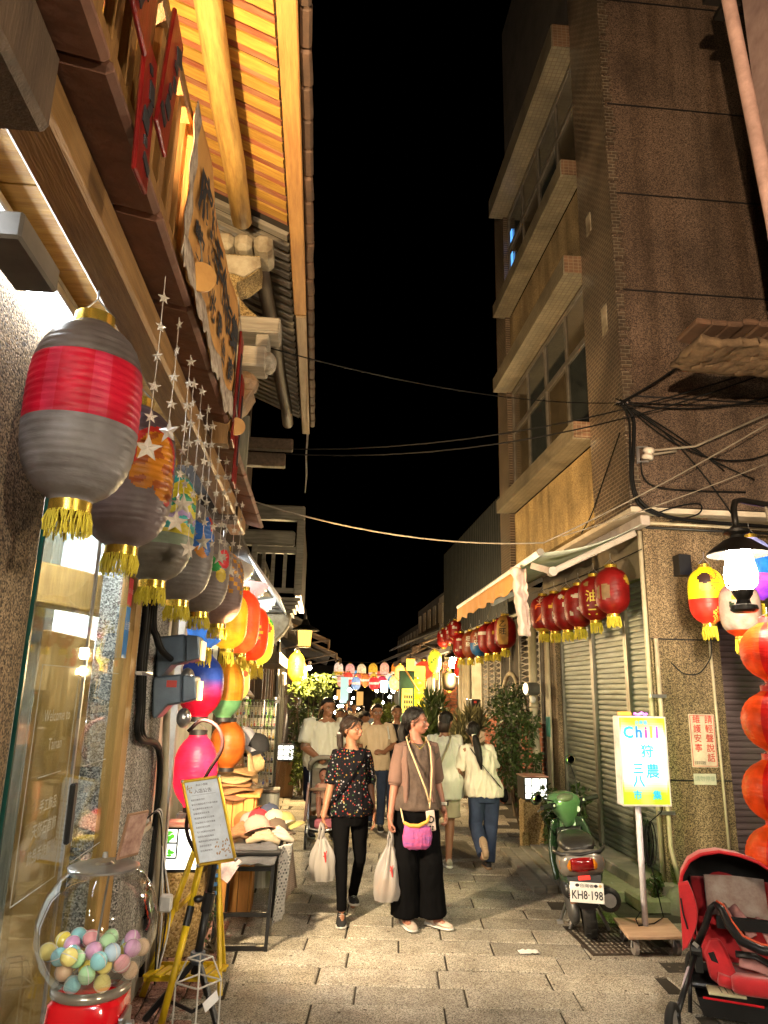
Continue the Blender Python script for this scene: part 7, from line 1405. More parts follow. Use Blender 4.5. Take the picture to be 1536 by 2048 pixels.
for i, ch in enumerate('府城手作市集'): 
    y = 2.28+.19*i
    mb.text(ch, .20, (0, 0, 0), (0, 1, 0), (0, 0, 1), bold=.03, warp=lambda px, pz, y=y: (bx(y+px, .6)+.009, y+px, 3.42+pz-.04*(y-2.3)))
for i, ch in enumerate('歡迎光臨台南'):
    y = 2.24+.19*i
    mb.text(ch, .13, (0, 0, 0), (0, 1, 0), (0, 0, 1), bold=.03, warp=lambda px, pz, y=y: (bx(y+px, .3)+.009, y+px, 3.22+pz-.04*(y-2.3)))
sub('lettering', bn, mb, m_ink)
for k, (y, z, lab) in enumerate(((2.24, 3.10, 'round wooden disc hanging at the near end of the banner'), (3.42, 3.0, 'small round wooden disc at the far end of the banner'))):
    dd = thing('wood_disc', lab, 'disc', (-.46, y, z), 'wooden discs'); n0 = Vector((.35, -1, -.2)).normalized(); sub('plate', dd, MB().tube([Vector((-.46, y, z))-n0*.006, Vector((-.46, y, z))+n0*.006], .052 if k == 0 else .045, 28), M('orange disc wood', (.55, .27, .05), .5, col2=(.4, .18, .03), bump=.15)); sub('cord', dd, MB().tube([(-.46, y, z+.05), (-.47, y, z+.12), (-.50, y, z+.2)], .003, 5), m_cablew)
def star(c, r, rot, th=.006):
    mb = MB(); p = [(r*(1 if i % 2 == 0 else .42)*math.sin(PI*i/5), r*(1 if i % 2 == 0 else .42)*math.cos(PI*i/5)) for i in range(10)]; Rm = Matrix.Rotation(rot, 3, 'Z'); c = Vector(c)
    vs = [c+Rm @ Vector((x, 0, z)) for x, z in p]+[c+Rm @ Vector((0, th, 0)), c+Rm @ Vector((0, -th, 0))]
    return mb.add(vs, [(i, (i+1) % 10, 11) for i in range(10)]+[((i+1) % 10, i, 10) for i in range(10)])
m_star = M('clear star plastic', (.55, .48, .40), .25, spec=.8); q = random.Random(17)
ST = [(2.10, 3.06, 2.42, 7, 1), (2.33, 2.99, 2.56, 5, 1), (2.56, 2.96, 2.30, 8, 1), (2.70, 2.93, 2.40, 7, 1), (2.86, 2.97, 2.26, 7, 1), (3.02, 2.95, 2.44, 7, 0), (3.22, 2.95, 2.36, 7, 1), (3.45, 2.94, 2.40, 7, 0), (3.7, 2.93, 2.38, 7, 1), (3.95, 2.92, 2.42, 7, 0), (4.25, 2.92, 2.40, 7, 1), (4.55, 2.91, 2.42, 6, 0)]
for i, (y, zt, zb, n, big) in enumerate(ST):
    x = -.545+.004*(i % 3); t = thing('star_string', ['nearest', 'second', 'third', 'fourth', 'fifth', 'sixth', 'seventh', 'eighth', 'ninth', 'tenth', 'eleventh', 'farthest'][i]+' string of small clear stars hanging from the drip tiles', 'star string', (x, y, zt), 'star strings under the drip tiles')
    sub('cord', t, MB().tube([(x, y, zt), (x+.004, y, (zt+zb)/2), (x, y, zb)], .0014, 5), m_star)
    for k in range(n): z = zt-.03-(zt-zb-.03)*k/(n-1); sub('star', t, star((x+.004, y-.003, z), .022 if not (big and k == n-1) else .045, q.uniform(-.9, .9)), m_star)
# ================================================================== people
def blob(mb, voxel, it=3, fac=.5):
    """weld overlapping shapes into one continuous smooth surface"""
    me = bpy.data.meshes.new('blob'); me.from_pydata([tuple(v) for v in mb.v], [], mb.f); me.update()
    o = bpy.data.objects.new('blob', me); COL.objects.link(o)
    r = o.modifiers.new('r', 'REMESH'); r.mode = 'VOXEL'; r.voxel_size = voxel
    if it: s_ = o.modifiers.new('s', 'SMOOTH'); s_.factor = fac; s_.iterations = it
    dg = bpy.context.evaluated_depsgraph_get(); out = bpy.data.meshes.new_from_object(o.evaluated_get(dg), depsgraph=dg)
    bpy.data.objects.remove(o); bpy.data.meshes.remove(me); return out
def place(me, name, mat, parent, disp=None, label=None):
    n = len(me.vertices); co = np.empty(n*3); me.vertices.foreach_get('co', co); co = co.reshape(-1, 3)
    if disp:
        no = np.empty(n*3); me.vertices.foreach_get('normal', no); no = no.reshape(-1, 3)
        d = np.array([disp(p) for p in co]); co = co+no*d[:, None]; me.vertices.foreach_set('co', co.ravel())
    me.polygons.foreach_set('use_smooth', [True]*len(me.polygons)); me.materials.clear(); me.materials.append(mat); me.name = name; me.update()
    o = bpy.data.objects.new(name, me); COL.objects.link(o); o.parent = parent
    if label: o['label'] = label
    return o
def folds(amp, fx=16, fz=5, seed=0):
    def f(p):
        a = noise.noise((p[0]*fx+seed, p[1]*fx, p[2]*fz+p[0]*3)); b = noise.noise((p[0]*fx*2.1, p[1]*fx*2.1+seed, p[2]*fz*2.4)); return amp*((1-2*abs(a))*.9+.45*b)
    return f
DEF = dict(shR=(-.155, .005, 1.295), elR=(-.195, .02, 1.05), wrR=(-.20, -.03, .835), shL=(.155, .005, 1.295), elL=(.195, .02, 1.05), wrL=(.20, -.03, .835),
           hipR=(-.085, 0, .83), knR=(-.085, -.02, .45), anR=(-.085, .02, .075), hipL=(.085, 0, .83), knL=(.085, -.02, .45), anL=(.085, .02, .075))
FEM = [(.80, .155, .10), (.88, .165, .108), (.95, .15, .1), (1.02, .128, .092), (1.10, .13, .095), (1.18, .142, .102), (1.24, .146, .092), (1.28, .128, .08), (1.31, .098, .068), (1.335, .07, .058), (1.36, .052, .05)]
MAL = [(.80, .15, .105), (.88, .158, .11), (.96, .15, .108), (1.04, .15, .105), (1.12, .158, .11), (1.2, .172, .112), (1.25, .176, .1), (1.285, .152, .086), (1.315, .115, .072), (1.345, .08, .062), (1.37, .058, .055)]
FAT = [(.80, .19, .16), (.88, .215, .19), (.96, .225, .20), (1.04, .22, .19), (1.12, .218, .175), (1.2, .222, .16), (1.26, .212, .135), (1.30, .18, .115), (1.33, .14, .098), (1.355, .11, .085), (1.38, .078, .072)]
def finger(mb, base, d, bend, L, r, side):
    """three bones curling towards `side`"""
    p = Vector(base); d = Vector(d).normalized(); ax = d.cross(Vector(side)).normalized(); pts = [p-d*.02, p]
    for k, f_ in enumerate((.45, .32, .23)):
        d = Matrix.Rotation(bend*(.6+.35*k), 3, ax) @ d; p = p+d*L*f_; pts.append(p.copy())
    mb.tube(pts, [r*1.05, r, r*.95, r*.85, r*.7], 8); mb.ball(p, r*.7, 8, 6)
def hand(mb, wr, d, palm, curl, s=1, mirror=1):
    """palm block with four unequal fingers and a thumb from the side; d = direction of the hand, palm = way the palm faces"""
    wr, d, palm = Vector(wr), Vector(d).normalized(), Vector(palm); palm = (palm-d*palm.dot(d)).normalized(); w = d.cross(palm).normalized()*mirror
    c = wr+d*.048*s; Rm = Matrix((w, palm, d)).transposed(); mb.ball(c, (.036*s, .016*s, .052*s), 14, 10, rot=Rm); mb.tube([wr-d*.03, wr+d*.02], [.024*s, .027*s], 10)
    for k, (o, L) in enumerate(((.027, .066), (.009, .075), (-.009, .070), (-.026, .055))): finger(mb, wr+d*(.088-.004*abs(k-1))*s+w*o*s, d+w*(o*1.6), curl*(1+.08*k), L*s, .0088*s, palm)
    p = wr+d*.035*s+w*.032*s; t = (d*.7+w*.7+palm*.25).normalized(); pts = [p-t*.02*s, p, p+t*.032*s, p+(t*.9+d*.35+palm*curl*.35).normalized()*.06*s]; mb.tube(pts, [.013*s, .0125*s, .0105*s, .008*s], 8); mb.ball(pts[-1], .008*s, 8, 6)
def human(name, label, loc, yaw, s, P=None, build='F', skin=None, head=(0, 0, 0), lean=(0, 0), cat='person', voxel=.0075, hands=(.5, .5), hdir=None, face=True, smile=False, group=None, arms=1, legs=True, wide=1.0, lt=.82):
    t = thing(name, label, cat, loc, group, RAD(yaw)); t.scale = (s, s, s); J = {k: Vector(v) for k, v in {**DEF, **(P or {})}.items()}; TOR = dict(F=FEM, M=MAL, X=FAT)[build]
    lx, ly = lean; LN = lambda z: Vector((lx*max(0, z-.85), ly*max(0, z-.85), 0)); J0 = dict(J)
    for k in ('shR', 'shL', 'elR', 'elL', 'wrR', 'wrL'): J[k] = J[k]+LN(1.29)
    mb = MB(); mb.ell([(LN(z).x, LN(z).y, z, rx*.93*wide, ry*.93*wide) for z, rx, ry in TOR], 24, 2.3)
    nk = LN(1.36); hx = nk+Vector((0, 0, 1.36)); q = 1.22 if build == 'X' else 1.0; Rh_ = Matrix.Rotation(RAD(head[0]), 3, 'Z') @ Matrix.Rotation(RAD(head[1]), 3, 'X') @ Matrix.Rotation(RAD(head[2]), 3, 'Y')
    HP = lambda v: hx+Vector((LN(1.5).x-nk.x, LN(1.5).y-nk.y, .036))+Rh_ @ (Vector(v)*(1.08 if build == 'X' else 1))
    mb.tube([hx+Vector((0, .008, -.06)), hx+Vector((0, .004, .0)), HP((0, .012, .05))], [.058*q, .047*q, .046*q], 14)
    # skull, jaw, nose, chin, ears, lips
    hq = 1.10 if build == 'X' else 1
    mb.ball(HP((0, .008, .135)), (.072*hq, .090, .082), 20, 14, rot=Rh_); mb.ball(HP((0, -.022, .085)), (.060*hq, .066, .075), 18, 12, rot=Rh_); mb.ball(HP((0, -.052, .038)), (.034*hq, .030, .026), 12, 8, rot=Rh_)
    for sx in (1, -1): mb.ball(HP((.034*sx*hq, -.058, .082)), (.024*hq, .022, .022), 10, 8, rot=Rh_); mb.ball(HP((.074*sx*hq, .012, .10)), (.009, .018, .030), 10, 8, rot=Rh_)
    mb.tube([HP((0, -.080, .118)), HP((0, -.098, .09)), HP((0, -.104, .079))], [.008, .011, .013], 8); mb.ball(HP((0, -.100, .078)), (.017, .012, .010), 10, 6, rot=Rh_); mb.ball(HP((0, -.083, .128)), (.045, .014, .01), 12, 6, rot=Rh_)
    mb.ball(HP((0, -.086, .054)), (.022, .011, .011), 10, 6, rot=Rh_)
    R_ = dict(F=(.046, .036, .034, .024), M=(.053, .043, .040, .028), X=(.075, .06, .052, .034))[build]
    for sd, sx in (('R', -1), ('L', 1)):
        if not arms: break
        a, b, c = J['sh'+sd], J['el'+sd], J['wr'+sd]
        mb.tube([a+Vector((-.03*sx, 0, .0)), a, a.lerp(b, .3), a.lerp(b, .75), b, b.lerp(c, .25), b.lerp(c, .7), c], [R_[0]*1.05, R_[0]*1.08, R_[0]*1.02, R_[1]*1.05, R_[1], R_[2]*1.04, R_[3]*1.15, R_[3]], 12); mb.ball(a, R_[0]*1.05, 12, 8)
        dd, pm = (hdir or {}).get(sd, (((c-b).normalized()+Vector((0, -.15, -.2))), (-sx, 0, 0))); hand(mb, c, dd, pm, hands[0 if sd == 'R' else 1], 1.0 if build == 'F' else 1.12, 1 if sd == 'R' else -1)
        # leg
        h, k, an = J['hip'+sd], J['kn'+sd], J['an'+sd]; TR = [q_*lt for q_ in dict(F=(.083, .053, .05, .034), M=(.085, .058, .054, .038), X=(.11, .075, .068, .045))[build]]
        if legs: mb.tube([h+Vector((0, 0, .03)), h.lerp(k, .25), h.lerp(k, .7), k, k.lerp(an, .3), k.lerp(an, .7), an], [TR[0], TR[0]*.98, TR[1]*1.12, TR[1], TR[2]*1.02, TR[3]*1.15, TR[3]], 14); mb.ball(an, TR[3]*1.02, 10, 8); fd = J.get('toe'+sd, Vector((0, -1, -.12))); fd = Vector(fd).normalized(); mb.tube([an+Vector((0, 0, -.02))-fd*.04, an+Vector((0, 0, -.035))+fd*.06, an+Vector((0, 0, -.04))+fd*.13], [.035, .034, .022], 10)
    body = place(blob(mb, voxel, 3), 'body', skin or SKIN1, t)
    if face:
        for sx in (1, -1):
            e = MB().ball(HP((.030*sx*hq, -.079, .106)), (.0135, .006, .0058 if not smile else .0035), 12, 8, rot=Rh_); sub('eye', t, e, m_eyew, world=False, smooth=True)
            sub('iris', t, MB().ball(HP((.030*sx*hq, -.0835, .106)), (.0058, .003, .0052 if not smile else .003), 10, 6, rot=Rh_), m_hair, world=False); sub('eyelid', t, MB().tube([HP((.015*sx*hq, -.083, .109)), HP((.030*sx*hq, -.0875, .1135)), HP((.046*sx*hq, -.078, .109))], [.0018, .0026, .0016], 6), m_hair, world=False); sub('eyebrow', t, MB().tube([HP((.014*sx*hq, -.086, .126)), HP((.032*sx*hq, -.0855, .132)), HP((.050*sx*hq, -.073, .126))], [.003, .0038, .002], 6), m_hair, world=False)
        w = .020 if not smile else .030; up_ = 0 if not smile else .008
        sub('lips', t, MB().tube([HP((-w, -.082, .053+up_)), HP((-w*.5, -.0945, .055)), HP((0, -.097, .0535)), HP((w*.5, -.0945, .055)), HP((w, -.082, .053+up_))], [.002, .0045, .005, .0045, .002], 8), m_lip, world=False, smooth=True)
        if smile: sub('teeth', t, MB().tube([HP((-.018, -.092, .058)), HP((0, -.100, .0555)), HP((.018, -.092, .058))], [.002, .0045, .002], 6), m_white, world=False)
    return t, J, HP, Rh_, LN
HLZ, HLY = [.02, .06, .10, .125, .15, .185], [.075, .055, .026, -.008, -.045, -.074]
def hair_cap(t, HP, Rh_, front=-.03, brow=.135, grow=1.05, low=.05, back=.03, vol=(1, 1, 1), mat=None, name='hair', hq=1, streak=.006):
    """hair as one shell: sinks under the skin over the face and below the nape"""
    nu, nv = 44, 30; vs = []; fs = []
    for i in range(nv+1):
        th = PI*i/nv
        for j in range(nu):
            a = 2*PI*j/nu; d = Vector((math.sin(th)*math.cos(a), math.sin(th)*math.sin(a), math.cos(th))); p = Vector((d.x*.078*grow*vol[0]*hq, .012+d.y*.096*grow*vol[1], .134+d.z*.086*grow*vol[2]))
            fz = brow+.03; ly = float(np.interp(p.z, HLZ, HLY))+front+.03; facey = p.y < ly and p.z < fz; lowcut = p.z < low and p.y < .06
            if p.y > .02 and p.z < .11: p.z -= back*min(1, (.11-p.z)*14)*min(1, (p.y-.02)*20)
            if facey or lowcut: p = Vector((p.x*.72, .012+(p.y-.012)*.68, .12+(p.z-.12)*.7))
            else: n_ = streak*noise.noise((p.x*130, p.y*40, p.z*22)); p += d*n_
            vs.append(HP(p))
    for i in range(nv):
        for j in range(nu): fs.append((i*nu+j, (i+1)*nu+j, (i+1)*nu+(j+1) % nu, i*nu+(j+1) % nu))
    return sub(name, t, MB().add(vs, fs), mat or m_hair, world=False, smooth=True)
def strands(t, HP, mat, n, seed, side=1):
    q = random.Random(seed); mb = MB()
    for i in range(n):
        a = q.uniform(.2, 1.0); sx = q.choice((-1, 1)); z0 = q.uniform(.12, .2); p = [(sx*.062, -.05+.02*a, z0), (sx*(.078+.004*a), -.02+.04*a, z0-.03), (sx*.076, .045+.03*a, .09+.03*q.random()), (sx*.03, .10, .08)]
        mb.tube([HP(v) for v in curve(p, 3)], .0016, 4)
    for i in range(n//2): x = q.uniform(-.05, .05); mb.tube([HP((x, -.06, .205)), HP((x*1.2, -.0, .228+q.uniform(0, .006))), HP((x*.9, .07, .205)), HP((x*.3, .105, .12))], .0016, 4)
    sub('loose_strand', t, mb, mat, world=False)
def torso_shell(rings, sleeves, voxel, it=2, n=28, pw=2.4):
    mb = MB(); mb.ell(rings, n, pw)
    for pts, r in sleeves: mb.tube(pts, r, 14)
    return blob(mb, voxel, it)
def shirt(t, J, LN, build, hem, mat, slv=.5, ease=.018, flare=.02, amp=.006, name='shirt', seed=0, slr=1.35, wide=1, fz=5, up=1.332):
    TOR = dict(F=FEM, M=MAL, X=FAT)[build]; R_ = dict(F=.046, M=.053, X=.075)[build]; rings = []
    zs = [hem, hem+.004]+[z for z, _, _ in TOR if z > hem+.03 and z < up]+[up]
    for z in zs:
        k = np.interp(z, [a for a, _, _ in TOR], [b for _, b, _ in TOR]); d = np.interp(z, [a for a, _, _ in TOR], [c for _, _, c in TOR]); f_ = max(0, min(1, (1.12-z)/.32)); l_ = LN(z); e = ease if z < 1.31 else ease*.45
        rings.append((l_.x, l_.y, z, (k+e+flare*f_)*wide, (d+e+flare*f_*.8)*wide))
    sl = []
    for sd, sx in (('R', -1), ('L', 1)):
        a, b = J['sh'+sd], J['el'+sd]; c = J['wr'+sd]; L = [a+Vector((-.07*sx, 0, .012)), a+Vector((-.012*sx, 0, .012)), a.lerp(b, min(1, slv)*.5), a.lerp(b, min(slv, 1))]
        if slv > 1: L.append(b.lerp(c, slv-1))
        sl.append((L, [R_*1.2, R_*1.24]+[R_*slr]*(len(L)-2)))
    return place(torso_shell(rings, sl, .009), name, mat, t, folds(amp, 15, fz, seed))
def trousers(t, J, mat, r, hemz=None, amp=.005, name='trousers', waist=.94, pel=(.17, .125), seed=1, ext=.0):
    mb = MB(); mb.ell([(0, 0, .72, pel[0]*.72, pel[1]*.85), (0, 0, .80, pel[0], pel[1]), (0, 0, .90, pel[0]*.99, pel[1]*.97), (0, 0, waist, pel[0]*.90, pel[1]*.92)], 24, 2.5)
    for sd in 'RL':
        h, k, a = J['hip'+sd], J['kn'+sd], J['an'+sd]; d = (a-k).normalized(); pts = [h+Vector((0, 0, .02)), h.lerp(k, .3), h.lerp(k, .7), k, k.lerp(a, .5), a+d*ext]
        if hemz: pts = [p for p in pts if p.z > hemz]; kk = h.lerp(k, (h.z-hemz)/max(.01, h.z-k.z)) if hemz > k.z else k.lerp(a, (k.z-hemz)/max(.01, k.z-a.z)); pts.append(kk)
        mb.tube(pts, [np.interp(i/(len(pts)-1), np.linspace(0, 1, len(r)), r) for i in range(len(pts))], 16)
    return place(blob(mb, .009, 2), name, mat, t, folds(amp, 12, 5, seed))
def shoe(t, an, d, upper, sole, L=.235, lift=0, pitch=0, w=.042, h=.085):
    """sneaker: foam sole and rounded upper, heel under the ankle"""
    d = Vector((d[0], d[1], 0)).normalized(); x = Vector((-d.y, d.x, 0)); o = Vector((an.x, an.y, 0))-d*.055+Vector((0, 0, lift)); Rp = Matrix.Rotation(pitch, 3, x)
    T_ = lambda f, s_, z: o+Rp @ (d*f+x*s_+Vector((0, 0, z)))
    def ring(fr, wf, za, zb): return [T_(fr, wf*w*math.cos(a), za+(zb-za)*(.5+.5*math.sin(a))) for a in [2*PI*j/14 for j in range(14)]]
    mb = MB(); mb.loft([ring(f*L, wf, .014, z) for f, wf, z in ((.0, .35, .07), (.05, .78, h+.01), (.22, .85, h+.02), (.38, .9, h), (.55, .98, .068), (.75, 1.02, .054), (.92, .8, .044), (1.0, .3, .03))]); u_ = sub('shoe', t, mb, upper, world=False, smooth=True)
    mb = MB(); mb.loft([ring(f*L, wf, z0, z1) for f, wf, z0, z1 in ((-.03, .4, .002, .03), (.03, .9, 0, .034), (.25, .95, 0, .032), (.5, 1.02, 0, .028), (.78, 1.08, 0, .026), (.95, .85, .004, .026), (1.02, .3, .01, .024))]); sub('sole', u_, mb, sole, world=False, smooth=True)
    mb = MB()
    for k in range(3): f_ = (.42+.09*k)*L; mb.tube([T_(f_, -.022, h-.012-.008*k), T_(f_+.004, 0, h-.004-.009*k), T_(f_, .022, h-.012-.008*k)], .003, 5)
    sub('laces', u_, mb, sole, world=False)
SKIN1 = M('warm fair skin', (.27, .122, .068), .5, col2=(.23, .10, .055), ns=9, spec=.4, bump=.05, bs=200); SKIN2 = M('pink fair skin', (.28, .120, .080), .5, col2=(.24, .10, .066), ns=9, spec=.4, bump=.05, bs=200); SKIN3 = M('tan skin', (.26, .120, .063), .5, col2=(.22, .098, .05), ns=9, spec=.4, bump=.05, bs=200)
m_hair = M('black hair', (.006, .005, .0045), .4, col2=(.010, .008, .006), ns=30, stretch=(6, 6, 1), bump=.5, bs=90, spec=.22); m_hairb = M('dark brown hair', (.020, .011, .007), .38, spec=.25, col2=(.018, .011, .008), ns=30, stretch=(6, 6, 1), bump=.5, bs=90); m_eyew = M('eye white', (.62, .58, .54), .2); m_lip = M('lip', (.42, .13, .11), .4)
def cotton(n_, c, c2=None): return M(n_, c, .9, col2=c2 or tuple(x*.85 for x in c), ns=5, bump=.25, bs=160, spec=.03 if max(c) < .02 else .12)
m_blackc = cotton('black trousers cloth', (.004, .004, .0045)); m_blksh = M('black knit shoe', (.014, .014, .016), .8, bump=.4, bs=200); m_solew = M('white foam sole', (.68, .66, .62), .6); m_beige = M('pale knit shoe', (.52, .42, .36), .8, bump=.3, bs=200)
def floral(name):
    m, n, l, p = _new(name); tc = n.new('ShaderNodeTexCoord'); v = n.new('ShaderNodeTexVoronoi'); v.inputs['Scale'].default_value = 52; l.new(tc.outputs['Object'], v.inputs[0]); s_ = n.new('ShaderNodeSeparateColor'); l.new(v.outputs['Color'], s_.inputs[0])
    pal = n.new('ShaderNodeValToRGB'); pal.color_ramp.interpolation = 'CONSTANT'; cs = [(0, (.004, .004, .006)), (.42, (.20, .19, .22)), (.54, (.20, .018, .02)), (.66, (.20, .12, .03)), (.76, (.03, .07, .03)), (.86, (.19, .05, .04)), (.94, (.2, .2, .17))]; e = pal.color_ramp.elements
    while len(e) < len(cs): e.new(.5)
    for el, (q, c) in zip(e, cs): el.position = q; el.color = (*c, 1)
    l.new(s_.outputs[0], pal.inputs[0]); nz = n.new('ShaderNodeTexNoise'); nz.inputs['Scale'].default_value = 90; l.new(tc.outputs['Object'], nz.inputs[0]); ad = n.new('ShaderNodeMath'); ad.operation = 'MULTIPLY_ADD'; ad.inputs[1].default_value = .5; l.new(nz.outputs[0], ad.inputs[0]); l.new(v.outputs['Distance'], ad.inputs[2]); lt = n.new('ShaderNodeMath'); lt.operation = 'LESS_THAN'; lt.inputs[1].default_value = .60; l.new(ad.outputs[0], lt.inputs[0])
    mx = n.new('ShaderNodeMix'); mx.data_type = 'RGBA'; l.new(lt.outputs[0], mx.inputs[0]); mx.inputs[6].default_value = (.004, .004, .006, 1); l.new(pal.outputs[0], mx.inputs[7]); l.new(mx.outputs[2], p.inputs['Base Color']); p.inputs['Roughness'].default_value = .85; p.inputs['Specular IOR Level'].default_value = .12; return m
def plastic_bag(name, lab, top, bot, w, d, fill, seed, mark=True):
    """thin carrier bag gathered in the hand above"""
    t = thing(name, lab, 'carrier bag', bot, 'plastic carrier bags'); q = random.Random(seed); top, bot = Vector(top), Vector(bot); H = (top-bot).length
    def f(u, v):
        a = 2*PI*u; k = [.12, .26, .50, .72, .88, .98, 1.0, .97, .82][min(8, int(v*8))]; k2 = [.26, .50, .72, .88, .98, 1.0, .97, .82, .3][min(8, int(v*8))]; kk = k+(k2-k)*(v*8-int(v*8)); p = top.lerp(bot, v); n_ = 1+(.30*noise.noise((math.cos(a)*2.6+seed, math.sin(a)*2.6, v*2.2))+.16*math.sin(a*7+seed+3*v))*(1-.45*v)
        return (p.x+w*kk*math.cos(a)*n_, p.y+d*kk*math.sin(a)*n_, p.z)
    sub('film', t, MB().grid(f, 48, 34), m_bag, smooth=True)
    for sx in (-1, 1): sub('handle_loop', t, MB().tube([top+Vector((sx*.012, -.012, -.06)), top+Vector((sx*.016, -.01, .0)), top+Vector((sx*.006, 0, .045)), top+Vector((0, .01, .05))], [(.016, .006)]*4, 8), m_bag, smooth=True)
    mb = MB(); mb.ball(bot+Vector((0, 0, .085)), (w*.80, d*.75, .075), 20, 12); sub('contents', t, mb, fill, smooth=True); sub('contents_top', t, MB().ball(bot+Vector((.02, 0, .17)), (w*.5, d*.5, .06), 14, 10), m_white, smooth=True)
    if mark: p = top.lerp(bot, .52); sub('red_print', t, MB().tube([p+Vector((w*.1, -d*1.02, .045)), p+Vector((w*.2, -d*1.05, .02)), p+Vector((w*.26, -d*1.03, -.03))], [.004, .008, .005], 6).tube([p+Vector((w*.05, -d*1.04, .01)), p+Vector((w*.2, -d*1.05, .022)), p+Vector((w*.3, -d*1.0, .05))], .004, 6), M('red bag print', (.6, .03, .03), .5))
    return t
def mkbag():
    m, n, l, p = _new('thin white plastic film'); p.inputs['Base Color'].default_value = (.42, .40, .39, 1); p.inputs['Roughness'].default_value = .35; tr = n.new('ShaderNodeBsdfTransparent'); tl = n.new('ShaderNodeBsdfTranslucent'); tl.inputs[0].default_value = (.5, .475, .46, 1); a = n.new('ShaderNodeMixShader'); a.inputs[0].default_value = .4; l.new(p.outputs[0], a.inputs[1]); l.new(tl.outputs[0], a.inputs[2]); b = n.new('ShaderNodeMixShader'); b.inputs[0].default_value = .22; l.new(a.outputs[0], b.inputs[1]); l.new(tr.outputs[0], b.inputs[2]); l.new(b.outputs[0], n['Material Output'].inputs[0]); return m
m_bag = mkbag()
# ---- P1: floral blouse, black slim trousers, walking towards us
s1_ = .94
t, J, HP, Rh, LN = human('person', 'woman in a dark floral blouse and slim black trousers walking with a carrier bag', (.31, 6.18, 0), 0, s1_, dict(shR=(-.132, 0, 1.28), elR=(-.175, -.03, 1.03), wrR=(-.225, -.12, .815), shL=(.132, .01, 1.28), elL=(.17, .05, 1.035), wrL=(.205, .0, .82), hipR=(-.08, 0, .83), knR=(-.065, -.13, .46), anR=(-.05, -.16, .085), hipL=(.08, .02, .83), knL=(.10, .03, .44), anL=(.06, .27, .10)), 'F', SKIN1, (55, -4, 0), hands=(1.15, .45), hdir=dict(R=((-.05, -.1, -1), (1, 0, 0))))
hair_cap(t, HP, Rh, front=-.035, brow=.148, mat=m_hairb); pt_ = MB().tube([HP((-.0, .095, .11)), HP((.0, .125, .06)), HP((.0, .125, -.02)), HP((.0, .11, -.10)), HP((.0, .10, -.16))], [.028, .032, .030, .022, .008], 12); sub('ponytail', t, pt_, m_hairb, world=False, smooth=True); sub('scrunchie', t, MB().lathe([(.02, -.012), (.034, -.008), (.034, .008), (.02, .012)], 14, HP((.0, .118, .078)), rot=Rh), M('pale scrunchie', (.5, .45, .45), .9, bump=.5), world=False, smooth=True)
sub('fringe', t, MB().tube([HP((.0, -.075, .195)), HP((.045, -.085, .165)), HP((.072, -.05, .115))], [.012, .012, .004], 8).tube([HP((.0, -.075, .195)), HP((-.045, -.080, .165)), HP((-.074, -.04, .11))], [.012, .012, .004], 8), m_hairb, world=False, smooth=True)
strands(t, HP, m_hairb, 26, 4)
shirt(t, J, LN, 'F', .80, floral('dark floral print'), .92, .016, .024, .009, 'blouse', 3, 1.25); trousers(t, J, m_blackc, [.088, .078, .062, .052, .045, .040], None, .004, ext=-.01)
sub('bag_strap', t, MB().tube([(.13, .03, 1.36), (.10, -.11, 1.27), (.0, -.145, 1.12), (-.13, -.14, .95), (-.19, -.06, .86)], [(.012, .004)]*5, 8), m_blackc, world=False)
shoe(t, J['anR'], (-.05, -1), m_blksh, m_solew, .235); shoe(t, J['anL'], (.1, -1), m_blksh, m_solew, .235, .02, RAD(-8))
plastic_bag('carrier_bag', 'white carrier bag held by the woman in the floral blouse', (.085, 6.02, .66), (.115, 6.04, .30), .095, .075, M('pale takeaway box', (.55, .48, .36), .6), 2)
# ---- P2: taupe blouse, wide black trousers, phone on a lanyard
s2_ = .99
m_tau = M('taupe sheer blouse', (.115, .082, .066), .8, col2=(.045, .032, .027), ns=9, bump=.3, bs=120, spec=.15); m_shawl = M('dusty rose sleeve cloth', (.165, .098, .078), .85, col2=(.115, .07, .056), spec=.15, ns=4, bump=.2)
t, J, HP, Rh, LN = human('person', 'woman in a taupe blouse and wide black trousers with a phone on a lanyard', (.82, 5.98, 0), 8, s2_, dict(shR=(-.134, 0, 1.27), elR=(-.18, -.02, 1.02), wrR=(-.225, -.07, .79), shL=(.134, 0, 1.28), elL=(.19, .04, 1.04), wrL=(.225, -.03, .835), knR=(-.085, -.05, .45), anR=(-.08, -.02, .09), knL=(.10, -.08, .45), anL=(.125, -.05, .09), toeL=(.5, -.85, -.1)), 'F', SKIN2, (62, -3, 0), hands=(1.2, .8), hdir=dict(R=((-.05, -.05, -1), (1, 0, 0))))
hair_cap(t, HP, Rh, front=-.03, brow=.15, grow=1.09); sub('ponytail', t, MB().tube([HP((.0, .095, .10)), HP((.0, .125, .04)), HP((.0, .115, -.06)), HP((.0, .09, -.13))], [.030, .034, .030, .010], 12), m_hair, world=False, smooth=True)
strands(t, HP, m_hair, 26, 9)
shirt(t, J, LN, 'F', .84, m_tau, .25, .014, .03, .009, 'blouse', 8, 1.2, fz=7)
